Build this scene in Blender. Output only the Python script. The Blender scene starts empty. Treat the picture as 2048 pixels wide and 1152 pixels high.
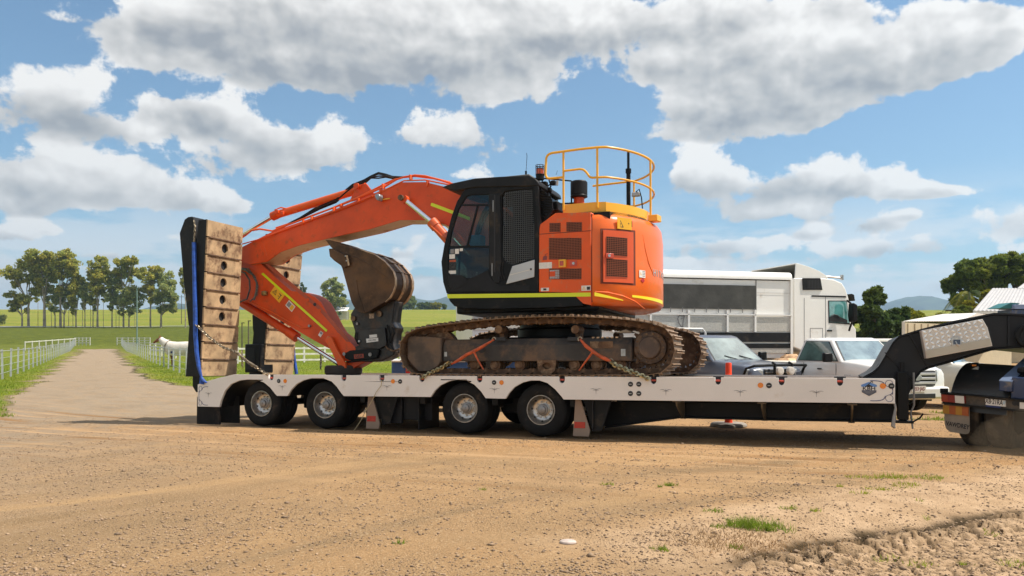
import bpy, math, random
import numpy as np
from mathutils import Vector, Matrix, noise as mnoise
from mathutils.geometry import tessellate_polygon

R = math.radians
SC = bpy.context.scene
COL = SC.collection
rnd = random.Random(11)
nr = np.random.RandomState(5)

# ------------------------------------------------------------------ camera
EYE = 1.37
FPX = 1550.0          # focal length in pixels of the 2048 px wide photograph
HORY = 689.0          # row of the horizon
cam_data = bpy.data.cameras.new('camera')
cam = bpy.data.objects.new('camera', cam_data)
COL.objects.link(cam)
cam.location = (0, 0, EYE)
cam.rotation_euler = (R(90), 0, 0)
cam_data.sensor_width = 36
cam_data.lens = 36 * FPX / 2048
cam_data.shift_y = (HORY - 576) / 2048
cam_data.clip_end = 20000
cam_data.clip_start = 0.05
SC.camera = cam
SC.render.resolution_x, SC.render.resolution_y = 1024, 576

# ------------------------------------------------------------------ sun
SUN_AZ, SUN_EL = R(93), R(57)       # azimuth from +Y towards +X
sun_dir = Vector((math.sin(SUN_AZ) * math.cos(SUN_EL), math.cos(SUN_AZ) * math.cos(SUN_EL), math.sin(SUN_EL)))
sd = bpy.data.lights.new('sun', 'SUN')
sd.energy = 3.5
sd.angle = R(0.5)
sd.color = (1.0, 0.93, 0.83)
sun = bpy.data.objects.new('sun', sd)
COL.objects.link(sun)
sun.rotation_euler = sun_dir.to_track_quat('Z', 'Y').to_euler()
sun.location = (0, 0, 50)

# ------------------------------------------------------------------ exposure
SC.view_settings.view_transform = 'Standard'
SC.view_settings.look = 'None'
SC.view_settings.exposure = 0.93
SC.view_settings.gamma = 1.0
try: SC.view_settings.use_curve_mapping = False
except Exception: pass

# ------------------------------------------------------------------ node helpers
class NT:
    def __init__(self, tree): self.t = tree
    def n(self, typ, **kw):
        nd = self.t.nodes.new(typ)
        for k, v in kw.items(): setattr(nd, k, v)
        return nd
    def put(self, sock, v):
        if hasattr(v, 'is_output') or isinstance(v, bpy.types.NodeSocket): self.t.links.new(v, sock)
        else: sock.default_value = v
    def math(self, op, a, b=0.0, c=None, clamp=False):
        nd = self.n('ShaderNodeMath', operation=op); nd.use_clamp = clamp
        self.put(nd.inputs[0], a); self.put(nd.inputs[1], b)
        if c is not None: self.put(nd.inputs[2], c)
        return nd.outputs[0]
    def mix(self, f, a, b, typ='RGBA', blend='MIX'):
        nd = self.n('ShaderNodeMix', data_type=typ)
        if typ == 'RGBA':
            nd.blend_type = blend
            i = (0, 6, 7); o = 2
        else: i = (0, 2, 3); o = 0
        self.put(nd.inputs[i[0]], f); self.put(nd.inputs[i[1]], a); self.put(nd.inputs[i[2]], b)
        return nd.outputs[o]
    def noise(self, vec, scale, detail=4, rough=0.55, dim='3D', dist=0.0):
        nd = self.n('ShaderNodeTexNoise', noise_dimensions=dim)
        if vec is not None: self.put(nd.inputs['Vector'], vec)
        nd.inputs['Scale'].default_value = scale
        nd.inputs['Detail'].default_value = detail
        nd.inputs['Roughness'].default_value = rough
        nd.inputs['Distortion'].default_value = dist
        return nd.outputs['Fac']
    def smooth(self, x, a, b, lo=0.0, hi=1.0):
        nd = self.n('ShaderNodeMapRange', interpolation_type='SMOOTHSTEP')
        self.put(nd.inputs[0], x)
        nd.inputs[1].default_value = a; nd.inputs[2].default_value = b
        nd.inputs[3].default_value = lo; nd.inputs[4].default_value = hi
        return nd.outputs[0]

# ------------------------------------------------------------------ world: sky with cumulus
W = bpy.data.worlds.new('World'); SC.world = W
W.use_nodes = True
wt = W.node_tree; wt.nodes.clear()
w = NT(wt)
SKYS = 0.13

tc = w.n('ShaderNodeTexCoord')
sp = w.n('ShaderNodeSeparateXYZ'); w.put(sp.inputs[0], tc.outputs['Generated'])
az = w.math('ARCTAN2', sp.outputs[0], sp.outputs[1])
el = w.math('ARCSINE', w.math('MINIMUM', w.math('MAXIMUM', sp.outputs[2], -1.0), 1.0))
ae = w.n('ShaderNodeCombineXYZ'); w.put(ae.inputs[0], az); w.put(ae.inputs[1], el)
def vm(op, a, b=None, c=None):
    nd = w.n('ShaderNodeVectorMath', operation=op)
    w.put(nd.inputs[0], a)
    if b is not None: w.put(nd.inputs[1], b)
    if c is not None: w.put(nd.inputs[2], c)
    return nd
# the big cumulus heaps of that day: direction of each, half width, half height, weight
heaps = [(310,80,80,56,.8),(470,60,170,90,.9),(700,50,230,110,1.1),(900,100,200,90,1.05),(640,150,150,40,.7),(1080,60,170,80,.95),(1060,180,110,46,.65),(1180,50,110,50,.7),
         (1440,90,190,90,1.0),(1640,140,200,90,1.05),(1820,130,130,70,.85),(1920,90,90,60,.8),(1990,60,50,50,.7),(1400,30,120,40,.7),(1320,140,60,26,.6),(1250,215,46,22,.3),
         (1400,215,110,38,.85),(1500,240,130,40,.8),(1290,268,80,18,.6),(1640,235,70,24,.4),
         (140,195,90,62,1.0),(40,235,90,50,.9),(240,262,60,26,.6),(400,222,90,44,.95),(500,275,130,46,.95),(430,325,120,26,.75),(640,305,110,36,.75),(730,270,60,30,.5),(830,262,50,34,.5),
         (90,345,150,44,1.0),(60,400,120,34,.85),(300,385,120,40,.95),(420,400,60,24,.6),
         (940,260,90,44,.55),(1050,290,70,30,.45),(900,350,60,14,.5),(780,345,50,12,.4),
         (1390,350,70,40,.95),(1470,385,120,46,.95),(1640,365,90,44,1.0),(1740,375,60,32,.8),(1560,430,120,22,.7),
         (1845,380,44,15,.9),(1905,384,40,10,.8),(1760,445,56,20,.9),(1820,430,24,10,.6),(1622,466,28,14,.85),(1990,440,110,34,.75),(1860,492,110,26,.7),(1700,500,150,18,.45),(1450,490,90,18,.55),
         (268,462,28,14,.85),(345,478,46,16,.8),(40,470,60,22,.85),(110,460,40,12,.5),(230,512,90,12,.7),(400,515,60,12,.5),(700,500,90,12,.4),(760,540,120,14,.5),(90,20,90,20,.6),(1700,18,60,34,.6),(1830,20,50,16,.3)]
acc = None; vac = None
for (px, py, rx, ry, wgt) in heaps:
    a0 = math.atan2(px - 1024, FPX); rr = math.hypot(px - 1024, FPX)
    e0 = math.atan2(HORY - py, rr)
    ra = rx / FPX * 1.12; re = ry / FPX * 1.12
    v0 = vm('MULTIPLY_ADD', ae.outputs[0], (1 / ra, 1 / re, 0), (-a0 / ra, -e0 / re, 0))
    v1 = vm('MAXIMUM', v0.outputs[0], vm('MULTIPLY', v0.outputs[0], (-1, -1.25, 0)).outputs[0])
    ln = vm('LENGTH', v1.outputs[0]).outputs['Value']
    ex = w.smooth(ln, 1.65, 0.0, 0.0, wgt)
    acc = ex if acc is None else w.math('ADD', acc, ex)
    sy = vm('DOT_PRODUCT', v0.outputs[0], (0.25, 1, 0)).outputs['Value']
    vac = w.math('MULTIPLY', ex, sy) if vac is None else w.math('MULTIPLY_ADD', ex, sy, vac)
# elsewhere, out of view: noise cumulus, its cover raised for brighter fill light
inv = w.math('DIVIDE', 1.0, w.math('ADD', w.math('MAXIMUM', sp.outputs[2], 0.0), 0.10))
cb = w.n('ShaderNodeCombineXYZ')
w.put(cb.inputs[0], w.math('MULTIPLY', sp.outputs[0], inv)); w.put(cb.inputs[1], w.math('MULTIPLY', sp.outputs[1], inv))
wide = w.noise(cb.outputs[0], 0.75, 4, 0.55, dim='2D')
inside = w.math('MULTIPLY', w.smooth(w.math('ABSOLUTE', az), 0.66, 0.80, 1, 0), w.smooth(el, 0.42, 0.52, 1, 0))
low = w.math('MULTIPLY', w.smooth(el, 0.03, 0.19, 1, 0), w.smooth(wide, 0.36, 0.56, 0.30, 0.80))
base = w.mix(inside, w.smooth(wide, 0.38, 0.58, 0.0, 1.15), w.math('MAXIMUM', acc, low), 'FLOAT')
base = w.math('MINIMUM', base, 1.5)
def billow(off, det=9):
    mp_ = w.n('ShaderNodeMapping'); w.put(mp_.inputs[0], ae.outputs[0])
    mp_.inputs['Scale'].default_value = (1, 1.3, 1); mp_.inputs['Location'].default_value = off
    return w.noise(mp_.outputs[0], 10.0, det, 0.60, dim='2D', dist=0.10)
b0 = billow((0, 0, 0)); b2 = billow((0, 0, 0), 3.5); b1 = billow((-0.010, -0.022, 0), 3.5)
big_ = w.noise(ae.outputs[0], 3.4, 2, 0.5, dim='2D')
dn_ = w.math('ADD', w.math('MULTIPLY', w.math('SUBTRACT', b0, 0.5), 3.0), w.math('MULTIPLY', w.math('SUBTRACT', big_, 0.5), 0.6))
dens = w.math('ADD', base, dn_)
cover = w.math('MULTIPLY', w.smooth(dens, 0.48, 0.76), w.smooth(el, -0.01, 0.10, 0.55, 1.0))
bump_ = w.math('MULTIPLY', w.math('SUBTRACT', b2, b1), 1.5)
vnorm = w.math('DIVIDE', vac, w.math('ADD', acc, 0.12))          # -1 at the flat base, +1 at the crown of a heap
vert = w.math('MULTIPLY', w.smooth(vnorm, -0.70, 0.55, -1.0, 1.0), 0.42)
grey = w.math('MULTIPLY', w.smooth(base, 0.75, 1.45), 0.30)
edge_ = w.smooth(dens, 0.95, 0.50, -0.02, 0.14)
lit = w.math('ADD', w.math('ADD', 0.66, vert), w.math('SUBTRACT', bump_, grey))
lit = w.math('ADD', lit, w.math('ADD', edge_, w.math('MULTIPLY', w.math('SUBTRACT', b0, 0.5), 0.45)), clamp=True)
ramp = w.n('ShaderNodeValToRGB')
w.put(ramp.inputs[0], lit)
cr = ramp.color_ramp
cr.elements[0].position = 0.0; cr.elements[0].color = (0.235, 0.245, 0.265, 1)
cr.elements[1].position = 1.0; cr.elements[1].color = (0.68, 0.665, 0.645, 1)
e_ = cr.elements.new(0.40); e_.color = (0.40, 0.395, 0.39, 1)
e_ = cr.elements.new(0.75); e_.color = (0.56, 0.545, 0.53, 1)
cloudc = w.mix(1.0, ramp.outputs[0], (1 / SKYS * 0.79,) * 3 + (1,), blend='MULTIPLY')
sky = w.n('ShaderNodeTexSky', sky_type='NISHITA')
sky.sun_disc = False; sky.sun_elevation = SUN_EL; sky.sun_rotation = SUN_AZ
sky.air_density = 1.0; sky.dust_density = 0.7; sky.ozone_density = 1.6
skyt = w.mix(1.0, sky.outputs[0], (0.42, 0.53, 0.56, 1), blend='MULTIPLY')
stm = w.n('ShaderNodeMapping'); w.put(stm.inputs[0], ae.outputs[0]); stm.inputs['Scale'].default_value = (5.5, 24.0, 1)
stn = w.noise(stm.outputs[0], 1.0, 5, 0.58, dim='2D')
stc = w.math('MULTIPLY', w.smooth(stn, 0.38, 0.58), w.smooth(el, 0.21, 0.08, 0.0, 0.90))
skyt = w.mix(stc, skyt, (0.47 / SKYS, 0.485 / SKYS, 0.50 / SKYS, 1))
colr = w.mix(cover, skyt, cloudc)
bg = w.n('ShaderNodeBackground'); bg.inputs[1].default_value = SKYS
w.put(bg.inputs[0], colr)
wo = w.n('ShaderNodeOutputWorld'); wt.links.new(bg.outputs[0], wo.inputs[0])
W.cycles.sampling_method = 'MANUAL'; W.cycles.sample_map_resolution = 512

# ------------------------------------------------------------------ materials
MATS = {}
def mat(name, col, rough=0.5, metal=0.0, var=0.12, vscale=2.0, bump=0.0, bscale=40.0, dirt=None, damt=0.0,
        dscale=3.0, coat=0.0, spec=0.5, island=0.0, stretch=None, emit=None):
    if name in MATS: return MATS[name]
    m = bpy.data.materials.new(name); m.use_nodes = True
    t = NT(m.node_tree); nt = m.node_tree
    b = nt.nodes['Principled BSDF']
    co = t.n('ShaderNodeTexCoord').outputs['Object']
    if stretch:
        mp = t.n('ShaderNodeMapping'); t.put(mp.inputs[0], co); mp.inputs['Scale'].default_value = stretch
        co2 = mp.outputs[0]
    else: co2 = co
    c4 = tuple(col) + (1,)
    v = t.noise(co2, vscale, 5, 0.6)
    dark = tuple(x * (1 - var * 1.6) for x in col) + (1,)
    lite = tuple(min(1, x * (1 + var)) for x in col) + (1,)
    c = t.mix(t.smooth(v, 0.25, 0.75), dark, lite)
    if island:
        gi = t.n('ShaderNodeNewGeometry')
        f = t.math('MULTIPLY_ADD', gi.outputs['Random Per Island'], island * 2, 1 - island)
        cb = t.n('ShaderNodeCombineColor')
        for i in range(3): t.put(cb.inputs[i], f)
        c = t.mix(1.0, c, cb.outputs[0], blend='MULTIPLY')
    rr = rough
    if dirt:
        dn = t.noise(co2, dscale, 8, 0.68)
        dm = t.smooth(dn, 0.62 - damt * 0.45, 0.80 - damt * 0.35)
        c = t.mix(dm, c, tuple(dirt) + (1,))
        rr = t.mix(dm, rough, 0.9, 'FLOAT')
    t.put(b.inputs['Base Color'], c)
    t.put(b.inputs['Roughness'], rr)
    b.inputs['Metallic'].default_value = metal
    b.inputs['Specular IOR Level'].default_value = spec
    b.inputs['Coat Weight'].default_value = coat
    b.inputs['Coat Roughness'].default_value = 0.08
    if bump:
        bn = t.noise(co2, bscale, 6, 0.65)
        bp = t.n('ShaderNodeBump'); bp.inputs['Strength'].default_value = 1.0; bp.inputs['Distance'].default_value = bump
        t.put(bp.inputs['Height'], bn); t.put(b.inputs['Normal'], bp.outputs[0])
    if emit:
        b.inputs['Emission Color'].default_value = tuple(emit[:3]) + (1,); b.inputs['Emission Strength'].default_value = emit[3]
    MATS[name] = m
    return m

def glass(name, tint, gloss=0.09, rough=0.02, ior=1.5):
    if name in MATS: return MATS[name]
    m = bpy.data.materials.new(name); m.use_nodes = True
    nt = m.node_tree; nt.nodes.clear(); t = NT(nt)
    tr = t.n('ShaderNodeBsdfTransparent'); tr.inputs[0].default_value = tuple(tint) + (1,)
    gl = t.n('ShaderNodeBsdfGlossy'); gl.inputs['Roughness'].default_value = rough
    lw = t.n('ShaderNodeFresnel'); lw.inputs[0].default_value = ior
    f = t.math('ADD', lw.outputs[0], gloss, clamp=True)
    mx = t.n('ShaderNodeMixShader'); t.put(mx.inputs[0], f)
    nt.links.new(tr.outputs[0], mx.inputs[1]); nt.links.new(gl.outputs[0], mx.inputs[2])
    o = t.n('ShaderNodeOutputMaterial'); nt.links.new(mx.outputs[0], o.inputs[0])
    MATS[name] = m
    return m

DUST = (0.33, 0.22, 0.13)
M_orange = mat('orange_paint', (0.80, 0.105, 0.010), 0.42, var=0.07, vscale=1.2, dirt=(0.50, 0.20, 0.09), damt=0.20, dscale=6, coat=0.12, spec=0.35)
M_orange2 = mat('orange_paint_arm', (0.72, 0.080, 0.009), 0.45, var=0.14, vscale=1.4, dirt=(0.40, 0.09, 0.03), damt=0.16, dscale=4.5, coat=0.08, spec=0.35)
M_orange3 = mat('orange_counterweight', (0.86, 0.150, 0.014), 0.34, var=0.05, vscale=1.2, dirt=(0.6, 0.2, 0.06), damt=0.1, dscale=2.2, coat=0.3, spec=0.4)
M_black = mat('black_paint', (0.009, 0.009, 0.009), 0.40, var=0.25, dirt=(0.06, 0.045, 0.03), damt=0.16, dscale=4, coat=0.0, spec=0.18)
M_charcoal = mat('charcoal_paint', (0.017, 0.017, 0.018), 0.45, var=0.2, dirt=(0.07, 0.055, 0.04), damt=0.18, dscale=3, bump=0.0006, bscale=200, spec=0.18)
M_goose = mat('gooseneck_paint', (0.013, 0.0135, 0.016), 0.42, var=0.2, dirt=(0.05, 0.042, 0.035), damt=0.15, dscale=3, bump=0.0006, bscale=160, spec=0.3)
M_rubber = mat('tyre_rubber', (0.010, 0.0095, 0.009), 0.75, var=0.25, vscale=5, dirt=(0.07, 0.05, 0.034), damt=0.16, dscale=5, spec=0.25)
M_chrome = mat('polished_alloy', (0.55, 0.53, 0.50), 0.30, metal=1.0, var=0.25, vscale=14, dirt=(0.16, 0.13, 0.09), damt=0.20, dscale=14)
M_rod = mat('chrome_rod', (0.85, 0.85, 0.86), 0.10, metal=1.0, var=0.02)
M_steel = mat('grey_steel', (0.30, 0.29, 0.28), 0.45, metal=0.7, var=0.15, dirt=(0.2, 0.14, 0.09), damt=0.2)
M_rust = mat('track_rust', (0.135, 0.070, 0.034), 0.68, metal=0.25, var=0.35, vscale=6, dirt=(0.30, 0.20, 0.12), damt=0.35, dscale=7, bump=0.003, bscale=50)
M_shoe = mat('track_shoe_worn', (0.27, 0.175, 0.105), 0.55, metal=0.35, var=0.3, vscale=9, dirt=(0.17, 0.10, 0.055), damt=0.35, dscale=10, bump=0.002, bscale=60)
M_frame = mat('track_frame_dirty', (0.040, 0.035, 0.031), 0.65, var=0.3, vscale=2, dirt=(0.15, 0.095, 0.06), damt=0.42, dscale=2.4, bump=0.002, bscale=50)
M_bucket = mat('bucket_steel', (0.095, 0.050, 0.024), 0.55, metal=0.15, var=0.4, vscale=2.2, dirt=(0.165, 0.088, 0.042), damt=0.34, dscale=3.0, bump=0.002, bscale=35, spec=0.35)
M_bright = mat('worn_edge', (0.55, 0.36, 0.22), 0.4, metal=0.6, var=0.3, vscale=10)
M_yellow = mat('yellow_paint', (0.88, 0.44, 0.022), 0.38, var=0.06, dirt=(0.6, 0.3, 0.05), damt=0.08, coat=0.2)
M_tape = mat('reflective_tape', (0.70, 0.78, 0.0), 0.4, var=0.03, coat=0.3)
M_tapey = mat('reflective_tape_rear', (0.85, 0.70, 0.01), 0.4, var=0.03, coat=0.3)
M_white = mat('white_rave_paint', (0.78, 0.735, 0.68), 0.42, var=0.03, vscale=1.5, dirt=(0.60, 0.50, 0.38), damt=0.05, dscale=2.5, coat=0.1)
M_ford = mat('white_car_paint', (0.80, 0.78, 0.74), 0.25, var=0.02, coat=0.6)
M_truckw = mat('white_truck_paint', (0.86, 0.84, 0.79), 0.32, var=0.04, vscale=0.8, dirt=(0.6, 0.53, 0.43), damt=0.1, dscale=1.5, coat=0.4)
M_cream = mat('cream_panel', (0.66, 0.62, 0.54), 0.5, var=0.05, vscale=1)
M_bluecar = mat('blue_car_paint', (0.085, 0.10, 0.135), 0.32, var=0.06, dirt=(0.3, 0.25, 0.2), damt=0.10, coat=0.5)
M_blue = mat('blue_chassis', (0.022, 0.045, 0.12), 0.35, var=0.15, dirt=(0.2, 0.17, 0.14), damt=0.25, dscale=6, coat=0.3)
M_strap = mat('blue_sleeve', (0.02, 0.09, 0.42), 0.55, var=0.3, vscale=14, bump=0.003, bscale=60)
M_wood = mat('ramp_timber', (0.49, 0.33, 0.18), 0.75, var=0.22, vscale=2.5, dirt=(0.13, 0.065, 0.035), damt=0.34, dscale=3.2, bump=0.002, bscale=30, stretch=(1.5, 1.2, 1))
M_woodb = mat('ramp_bar', (0.22, 0.14, 0.09), 0.6, var=0.4, vscale=9, metal=0.2)
M_deck = mat('deck_timber', (0.16, 0.12, 0.09), 0.8, var=0.3, vscale=5)
M_amber = mat('amber_lens', (0.80, 0.22, 0.01), 0.2, var=0.04, coat=0.6)
M_red = mat('red_lens', (0.45, 0.012, 0.010), 0.22, var=0.05, coat=0.6)
M_redp = mat('red_fitting', (0.48, 0.06, 0.035), 0.35, var=0.2, vscale=20, coat=0.4)
M_lensw = mat('white_lens', (0.62, 0.58, 0.52), 0.3, var=0.05, coat=0.4)
M_head = mat('headlamp_glass', (0.60, 0.62, 0.60), 0.08, metal=0.3, var=0.2, vscale=12, coat=1.0)
M_silver = mat('silver_panel', (0.50, 0.50, 0.49), 0.32, metal=0.3, var=0.05, coat=0.3)
M_alu = mat('aluminium_sheet', (0.64, 0.60, 0.54), 0.42, metal=0.25, var=0.06)
M_seat = mat('seat_cloth', (0.03, 0.035, 0.045), 0.9)
M_ink = mat('black_print', (0.02, 0.02, 0.022), 0.6, var=0.02)
M_inkblue = mat('navy_print', (0.03, 0.04, 0.14), 0.5, var=0.02)
M_inklight = mat('light_blue_print', (0.12, 0.26, 0.56), 0.5, var=0.1)
M_inkgrey = mat('grey_print', (0.24, 0.23, 0.23), 0.6, var=0.05)
M_paper = mat('white_sticker', (0.78, 0.74, 0.68), 0.5, var=0.08, vscale=30)
M_signy = mat('yellow_sticker', (0.82, 0.42, 0.015), 0.45, var=0.03)
M_plate = mat('number_plate_white', (0.72, 0.68, 0.62), 0.4, var=0.04)
M_maroon = mat('maroon_print', (0.22, 0.03, 0.04), 0.5, var=0.02)
M_chain = mat('chain_steel', (0.34, 0.28, 0.20), 0.45, metal=0.8, var=0.5, vscale=25)
M_binder = mat('binder_orange', (0.55, 0.095, 0.025), 0.45, var=0.3, vscale=12)
M_cone = mat('orange_rubber', (0.85, 0.06, 0.01), 0.45, var=0.04)
M_concrete = mat('cone_base', (0.28, 0.25, 0.21), 0.85, var=0.2, vscale=12)
M_tarp = mat('grey_tarp', (0.060, 0.058, 0.050), 0.55, var=0.25, vscale=2.2, bump=0.012, bscale=3.0)
M_galv = mat('galvanised_post', (0.46, 0.48, 0.47), 0.5, metal=0.3, var=0.2, vscale=6)
M_whiteboard = mat('white_rail', (0.62, 0.60, 0.52), 0.6, var=0.15, vscale=3)
M_bark = mat('gum_bark', (0.36, 0.29, 0.21), 0.85, var=0.4, vscale=0.6)
M_barkd = mat('dark_bark', (0.11, 0.085, 0.06), 0.9, var=0.4, vscale=1.5)
M_roofw = mat('white_roof_sheet', (0.74, 0.72, 0.69), 0.45, var=0.05)
M_roofg = mat('grey_roof_sheet', (0.44, 0.425, 0.42), 0.5, var=0.05)
M_wallc = mat('cream_wall_sheet', (0.50, 0.42, 0.28), 0.6, var=0.06)
M_sand = mat('sandstone', (0.55, 0.34, 0.19), 0.85, var=0.3, vscale=3, bump=0.03, bscale=5, island=0.2)
G_cab = glass('cab_glass', (0.62, 0.72, 0.62), 0.0)
G_cabw = glass('cab_windscreen', (0.80, 0.86, 0.80), 0.0, ior=1.08)
G_cabd = glass('cab_lower_glass', (0.20, 0.25, 0.24), 0.0)
G_wind = glass('windscreen_glass', (0.22, 0.30, 0.31), 0.42, 0.03)
G_truck = glass('truck_window', (0.30, 0.58, 0.56), 0.18)

def leafmat(name, col, var=0.35):
    if name in MATS: return MATS[name]
    m = bpy.data.materials.new(name); m.use_nodes = True
    t = NT(m.node_tree); b = m.node_tree.nodes['Principled BSDF']
    gi = t.n('ShaderNodeNewGeometry')
    co = t.n('ShaderNodeTexCoord').outputs['Object']
    f1 = t.math('MULTIPLY_ADD', gi.outputs['Random Per Island'], 2 * var, 1 - var)
    cb = t.n('ShaderNodeCombineColor')
    for i in range(3): t.put(cb.inputs[i], f1)
    yel = (col[0] * 1.6, col[1] * 1.25, col[2] * 0.9, 1)
    nz = t.noise(co, 0.45, 3)
    c = t.mix(t.smooth(nz, 0.35, 0.7), tuple(col) + (1,), yel)
    c = t.mix(1.0, c, cb.outputs[0], blend='MULTIPLY')
    t.put(b.inputs['Base Color'], c)
    b.inputs['Roughness'].default_value = 0.6
    b.inputs['Specular IOR Level'].default_value = 0.25
    tl = t.n('ShaderNodeBsdfTranslucent'); t.put(tl.inputs[0], c)
    mx = t.n('ShaderNodeMixShader'); mx.inputs[0].default_value = 0.45
    out = [n for n in m.node_tree.nodes if n.type == 'OUTPUT_MATERIAL'][0]
    m.node_tree.links.new(b.outputs[0], mx.inputs[1]); m.node_tree.links.new(tl.outputs[0], mx.inputs[2])
    m.node_tree.links.new(mx.outputs[0], out.inputs[0])
    MATS[name] = m
    return m
L_gum = leafmat('gum_leaves', (0.32, 0.35, 0.075))
L_gum2 = leafmat('pale_gum_leaves', (0.27, 0.33, 0.12))
L_dark = leafmat('dark_leaves', (0.070, 0.115, 0.030))
L_mid = leafmat('mid_leaves', (0.125, 0.175, 0.032))
L_yel = leafmat('yellow_green_leaves', (0.20, 0.21, 0.016))
L_palm = leafmat('palm_leaves', (0.05, 0.08, 0.02))
L_grass = leafmat('grass_blades', (0.19, 0.27, 0.028), 0.35)
L_dry = leafmat('dry_grass_blades', (0.28, 0.19, 0.10), 0.35)

# ------------------------------------------------------------------ mesh helpers
class G:
    def __init__(s): s.v = []; s.f = []
    def add(s, vs, fs, M=None):
        o = len(s.v)
        for p in vs:
            p = Vector(p)
            s.v.append(tuple(M @ p) if M is not None else tuple(p))
        s.f += [tuple(i + o for i in f) for f in fs]
        return s
    def box(s, x0, x1, y0, y1, z0, z1, M=None):
        vs = [(x, y, z) for x in (x0, x1) for y in (y0, y1) for z in (z0, z1)]
        return s.add(vs, [(0,1,3,2),(4,6,7,5),(0,4,5,1),(2,3,7,6),(0,2,6,4),(1,5,7,3)], M)
    def prism(s, pts, a0, a1, holes=(), M=None, axes='xz', taper=None):
        """polygon in (x,z) [or other axes], extruded along the third axis from a0 to a1, with holes"""
        loops = [list(pts)] + [list(h) for h in holes]
        flat = [p for l in loops for p in l]
        def to3(p, a):
            if axes == 'xz': return (p[0], a, p[1])
            if axes == 'yz': return (a, p[0], p[1])
            return (p[0], p[1], a)
        tr = tessellate_polygon([[Vector((p[0], p[1], 0)) for p in l] for l in loops])
        n = len(flat)
        fl1 = flat
        if taper:
            cx = sum(p[0] for p in pts) / len(pts); cz = sum(p[1] for p in pts) / len(pts)
            fl1 = [(cx + (p[0] - cx) * taper, cz + (p[1] - cz) * taper) for p in flat]
        vs = [to3(p, a0) for p in flat] + [to3(p, a1) for p in fl1]
        fs = []
        for t_ in tr:
            fs.append(tuple(t_)); fs.append(tuple(i + n for i in reversed(t_)))
        o = 0
        for l in loops:
            k = len(l)
            for i in range(k):
                j = (i + 1) % k
                fs.append((o + i, o + j, o + j + n, o + i + n))
            o += k
        return s.add(vs, fs, M)
    def tube(s, path, r, n=8, closed=False, M=None, caps=True):
        P = [Vector(p) for p in path]
        m = len(P); rs = r if isinstance(r, (list, tuple)) else [r] * m
        vs = []; up = None
        for i in range(m):
            if closed: d = P[(i + 1) % m] - P[i - 1]
            else: d = P[min(i + 1, m - 1)] - P[max(i - 1, 0)]
            if d.length < 1e-9: d = Vector((0, 0, 1))
            d.normalize()
            if up is None:
                up = Vector((0, 0, 1)) if abs(d.z) < 0.9 else Vector((1, 0, 0))
            a = d.cross(up)
            if a.length < 1e-6: a = d.orthogonal()
            a.normalize(); b = a.cross(d).normalized(); up = b
            for k in range(n):
                t_ = 2 * math.pi * k / n
                vs.append(P[i] + (a * math.cos(t_) + b * math.sin(t_)) * rs[i])
        fs = []
        for i in range(m if closed else m - 1):
            j = (i + 1) % m
            for k in range(n):
                l = (k + 1) % n
                fs.append((i * n + k, i * n + l, j * n + l, j * n + k))
        if not closed and caps:
            fs.append(tuple(range(n - 1, -1, -1))); fs.append(tuple((m - 1) * n + k for k in range(n)))
        return s.add(vs, fs, M)
    def cyl(s, p0, p1, r0, r1=None, n=16, M=None):
        return s.tube([p0, p1], [r0, r0 if r1 is None else r1], n, M=M)
    def lathe(s, prof, n=32, M=None, caps=False):
        """prof: (radius, height) pairs about the local Z axis"""
        vs = []; m = len(prof)
        for (r, h) in prof:
            for k in range(n):
                t_ = 2 * math.pi * k / n
                vs.append((r * math.cos(t_), r * math.sin(t_), h))
        fs = []
        for i in range(m - 1):
            for k in range(n):
                l = (k + 1) % n
                fs.append((i * n + k, i * n + l, (i + 1) * n + l, (i + 1) * n + k))
        if caps and prof[0][0] > 1e-6: fs.append(tuple(range(n - 1, -1, -1)))
        if caps and prof[-1][0] > 1e-6: fs.append(tuple((m - 1) * n + k for k in range(n)))
        return s.add(vs, fs, M)
    def loft(s, rings, M=None, capends=True, close=True):
        n = len(rings[0]); vs = [p for r_ in rings for p in r_]; fs = []
        for i in range(len(rings) - 1):
            for k in range(n if close else n - 1):
                l = (k + 1) % n
                fs.append((i * n + k, i * n + l, (i + 1) * n + l, (i + 1) * n + k))
        if capends:
            fs.append(tuple(range(n - 1, -1, -1))); fs.append(tuple((len(rings) - 1) * n + k for k in range(n)))
        return s.add(vs, fs, M)
    def grille(s, poly, pitch, wd, y0, y1, M=None, pz=None):
        """bars clipped to a convex or concave polygon in (x,z)"""
        xs = [p[0] for p in poly]; zs = [p[1] for p in poly]
        def spans(val, ax):
            out = []
            k = len(poly)
            for i in range(k):
                a, b = poly[i], poly[(i + 1) % k]
                if (a[ax] - val) * (b[ax] - val) < 0:
                    t_ = (val - a[ax]) / (b[ax] - a[ax]); out.append(a[1 - ax] + t_ * (b[1 - ax] - a[1 - ax]))
            out.sort()
            return [(out[i], out[i + 1]) for i in range(0, len(out) - 1, 2)]
        x = min(xs) + pitch / 2
        while x < max(xs):
            for a, b in spans(x, 0): s.box(x - wd / 2, x + wd / 2, y0, y1, a, b, M)
            x += pitch
        z = min(zs) + (pz or pitch) / 2
        while z < max(zs):
            for a, b in spans(z, 1): s.box(a, b, y0 - 0.001, y1 - 0.001, z - wd / 2, z + wd / 2, M)
            z += (pz or pitch)
        return s
    def mesh(s, name, m, smooth=True, ang=32):
        me = bpy.data.meshes.new(name)
        me.from_pydata(s.v, [], s.f)
        me.validate()
        import bmesh
        bm = bmesh.new(); bm.from_mesh(me); bmesh.ops.recalc_face_normals(bm, faces=bm.faces); bm.to_mesh(me); bm.free()
        if smooth:
            me.polygons.foreach_set('use_smooth', [True] * len(me.polygons))
            me.set_sharp_from_angle(angle=R(ang))
        if m: me.materials.append(m)
        return me
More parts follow.
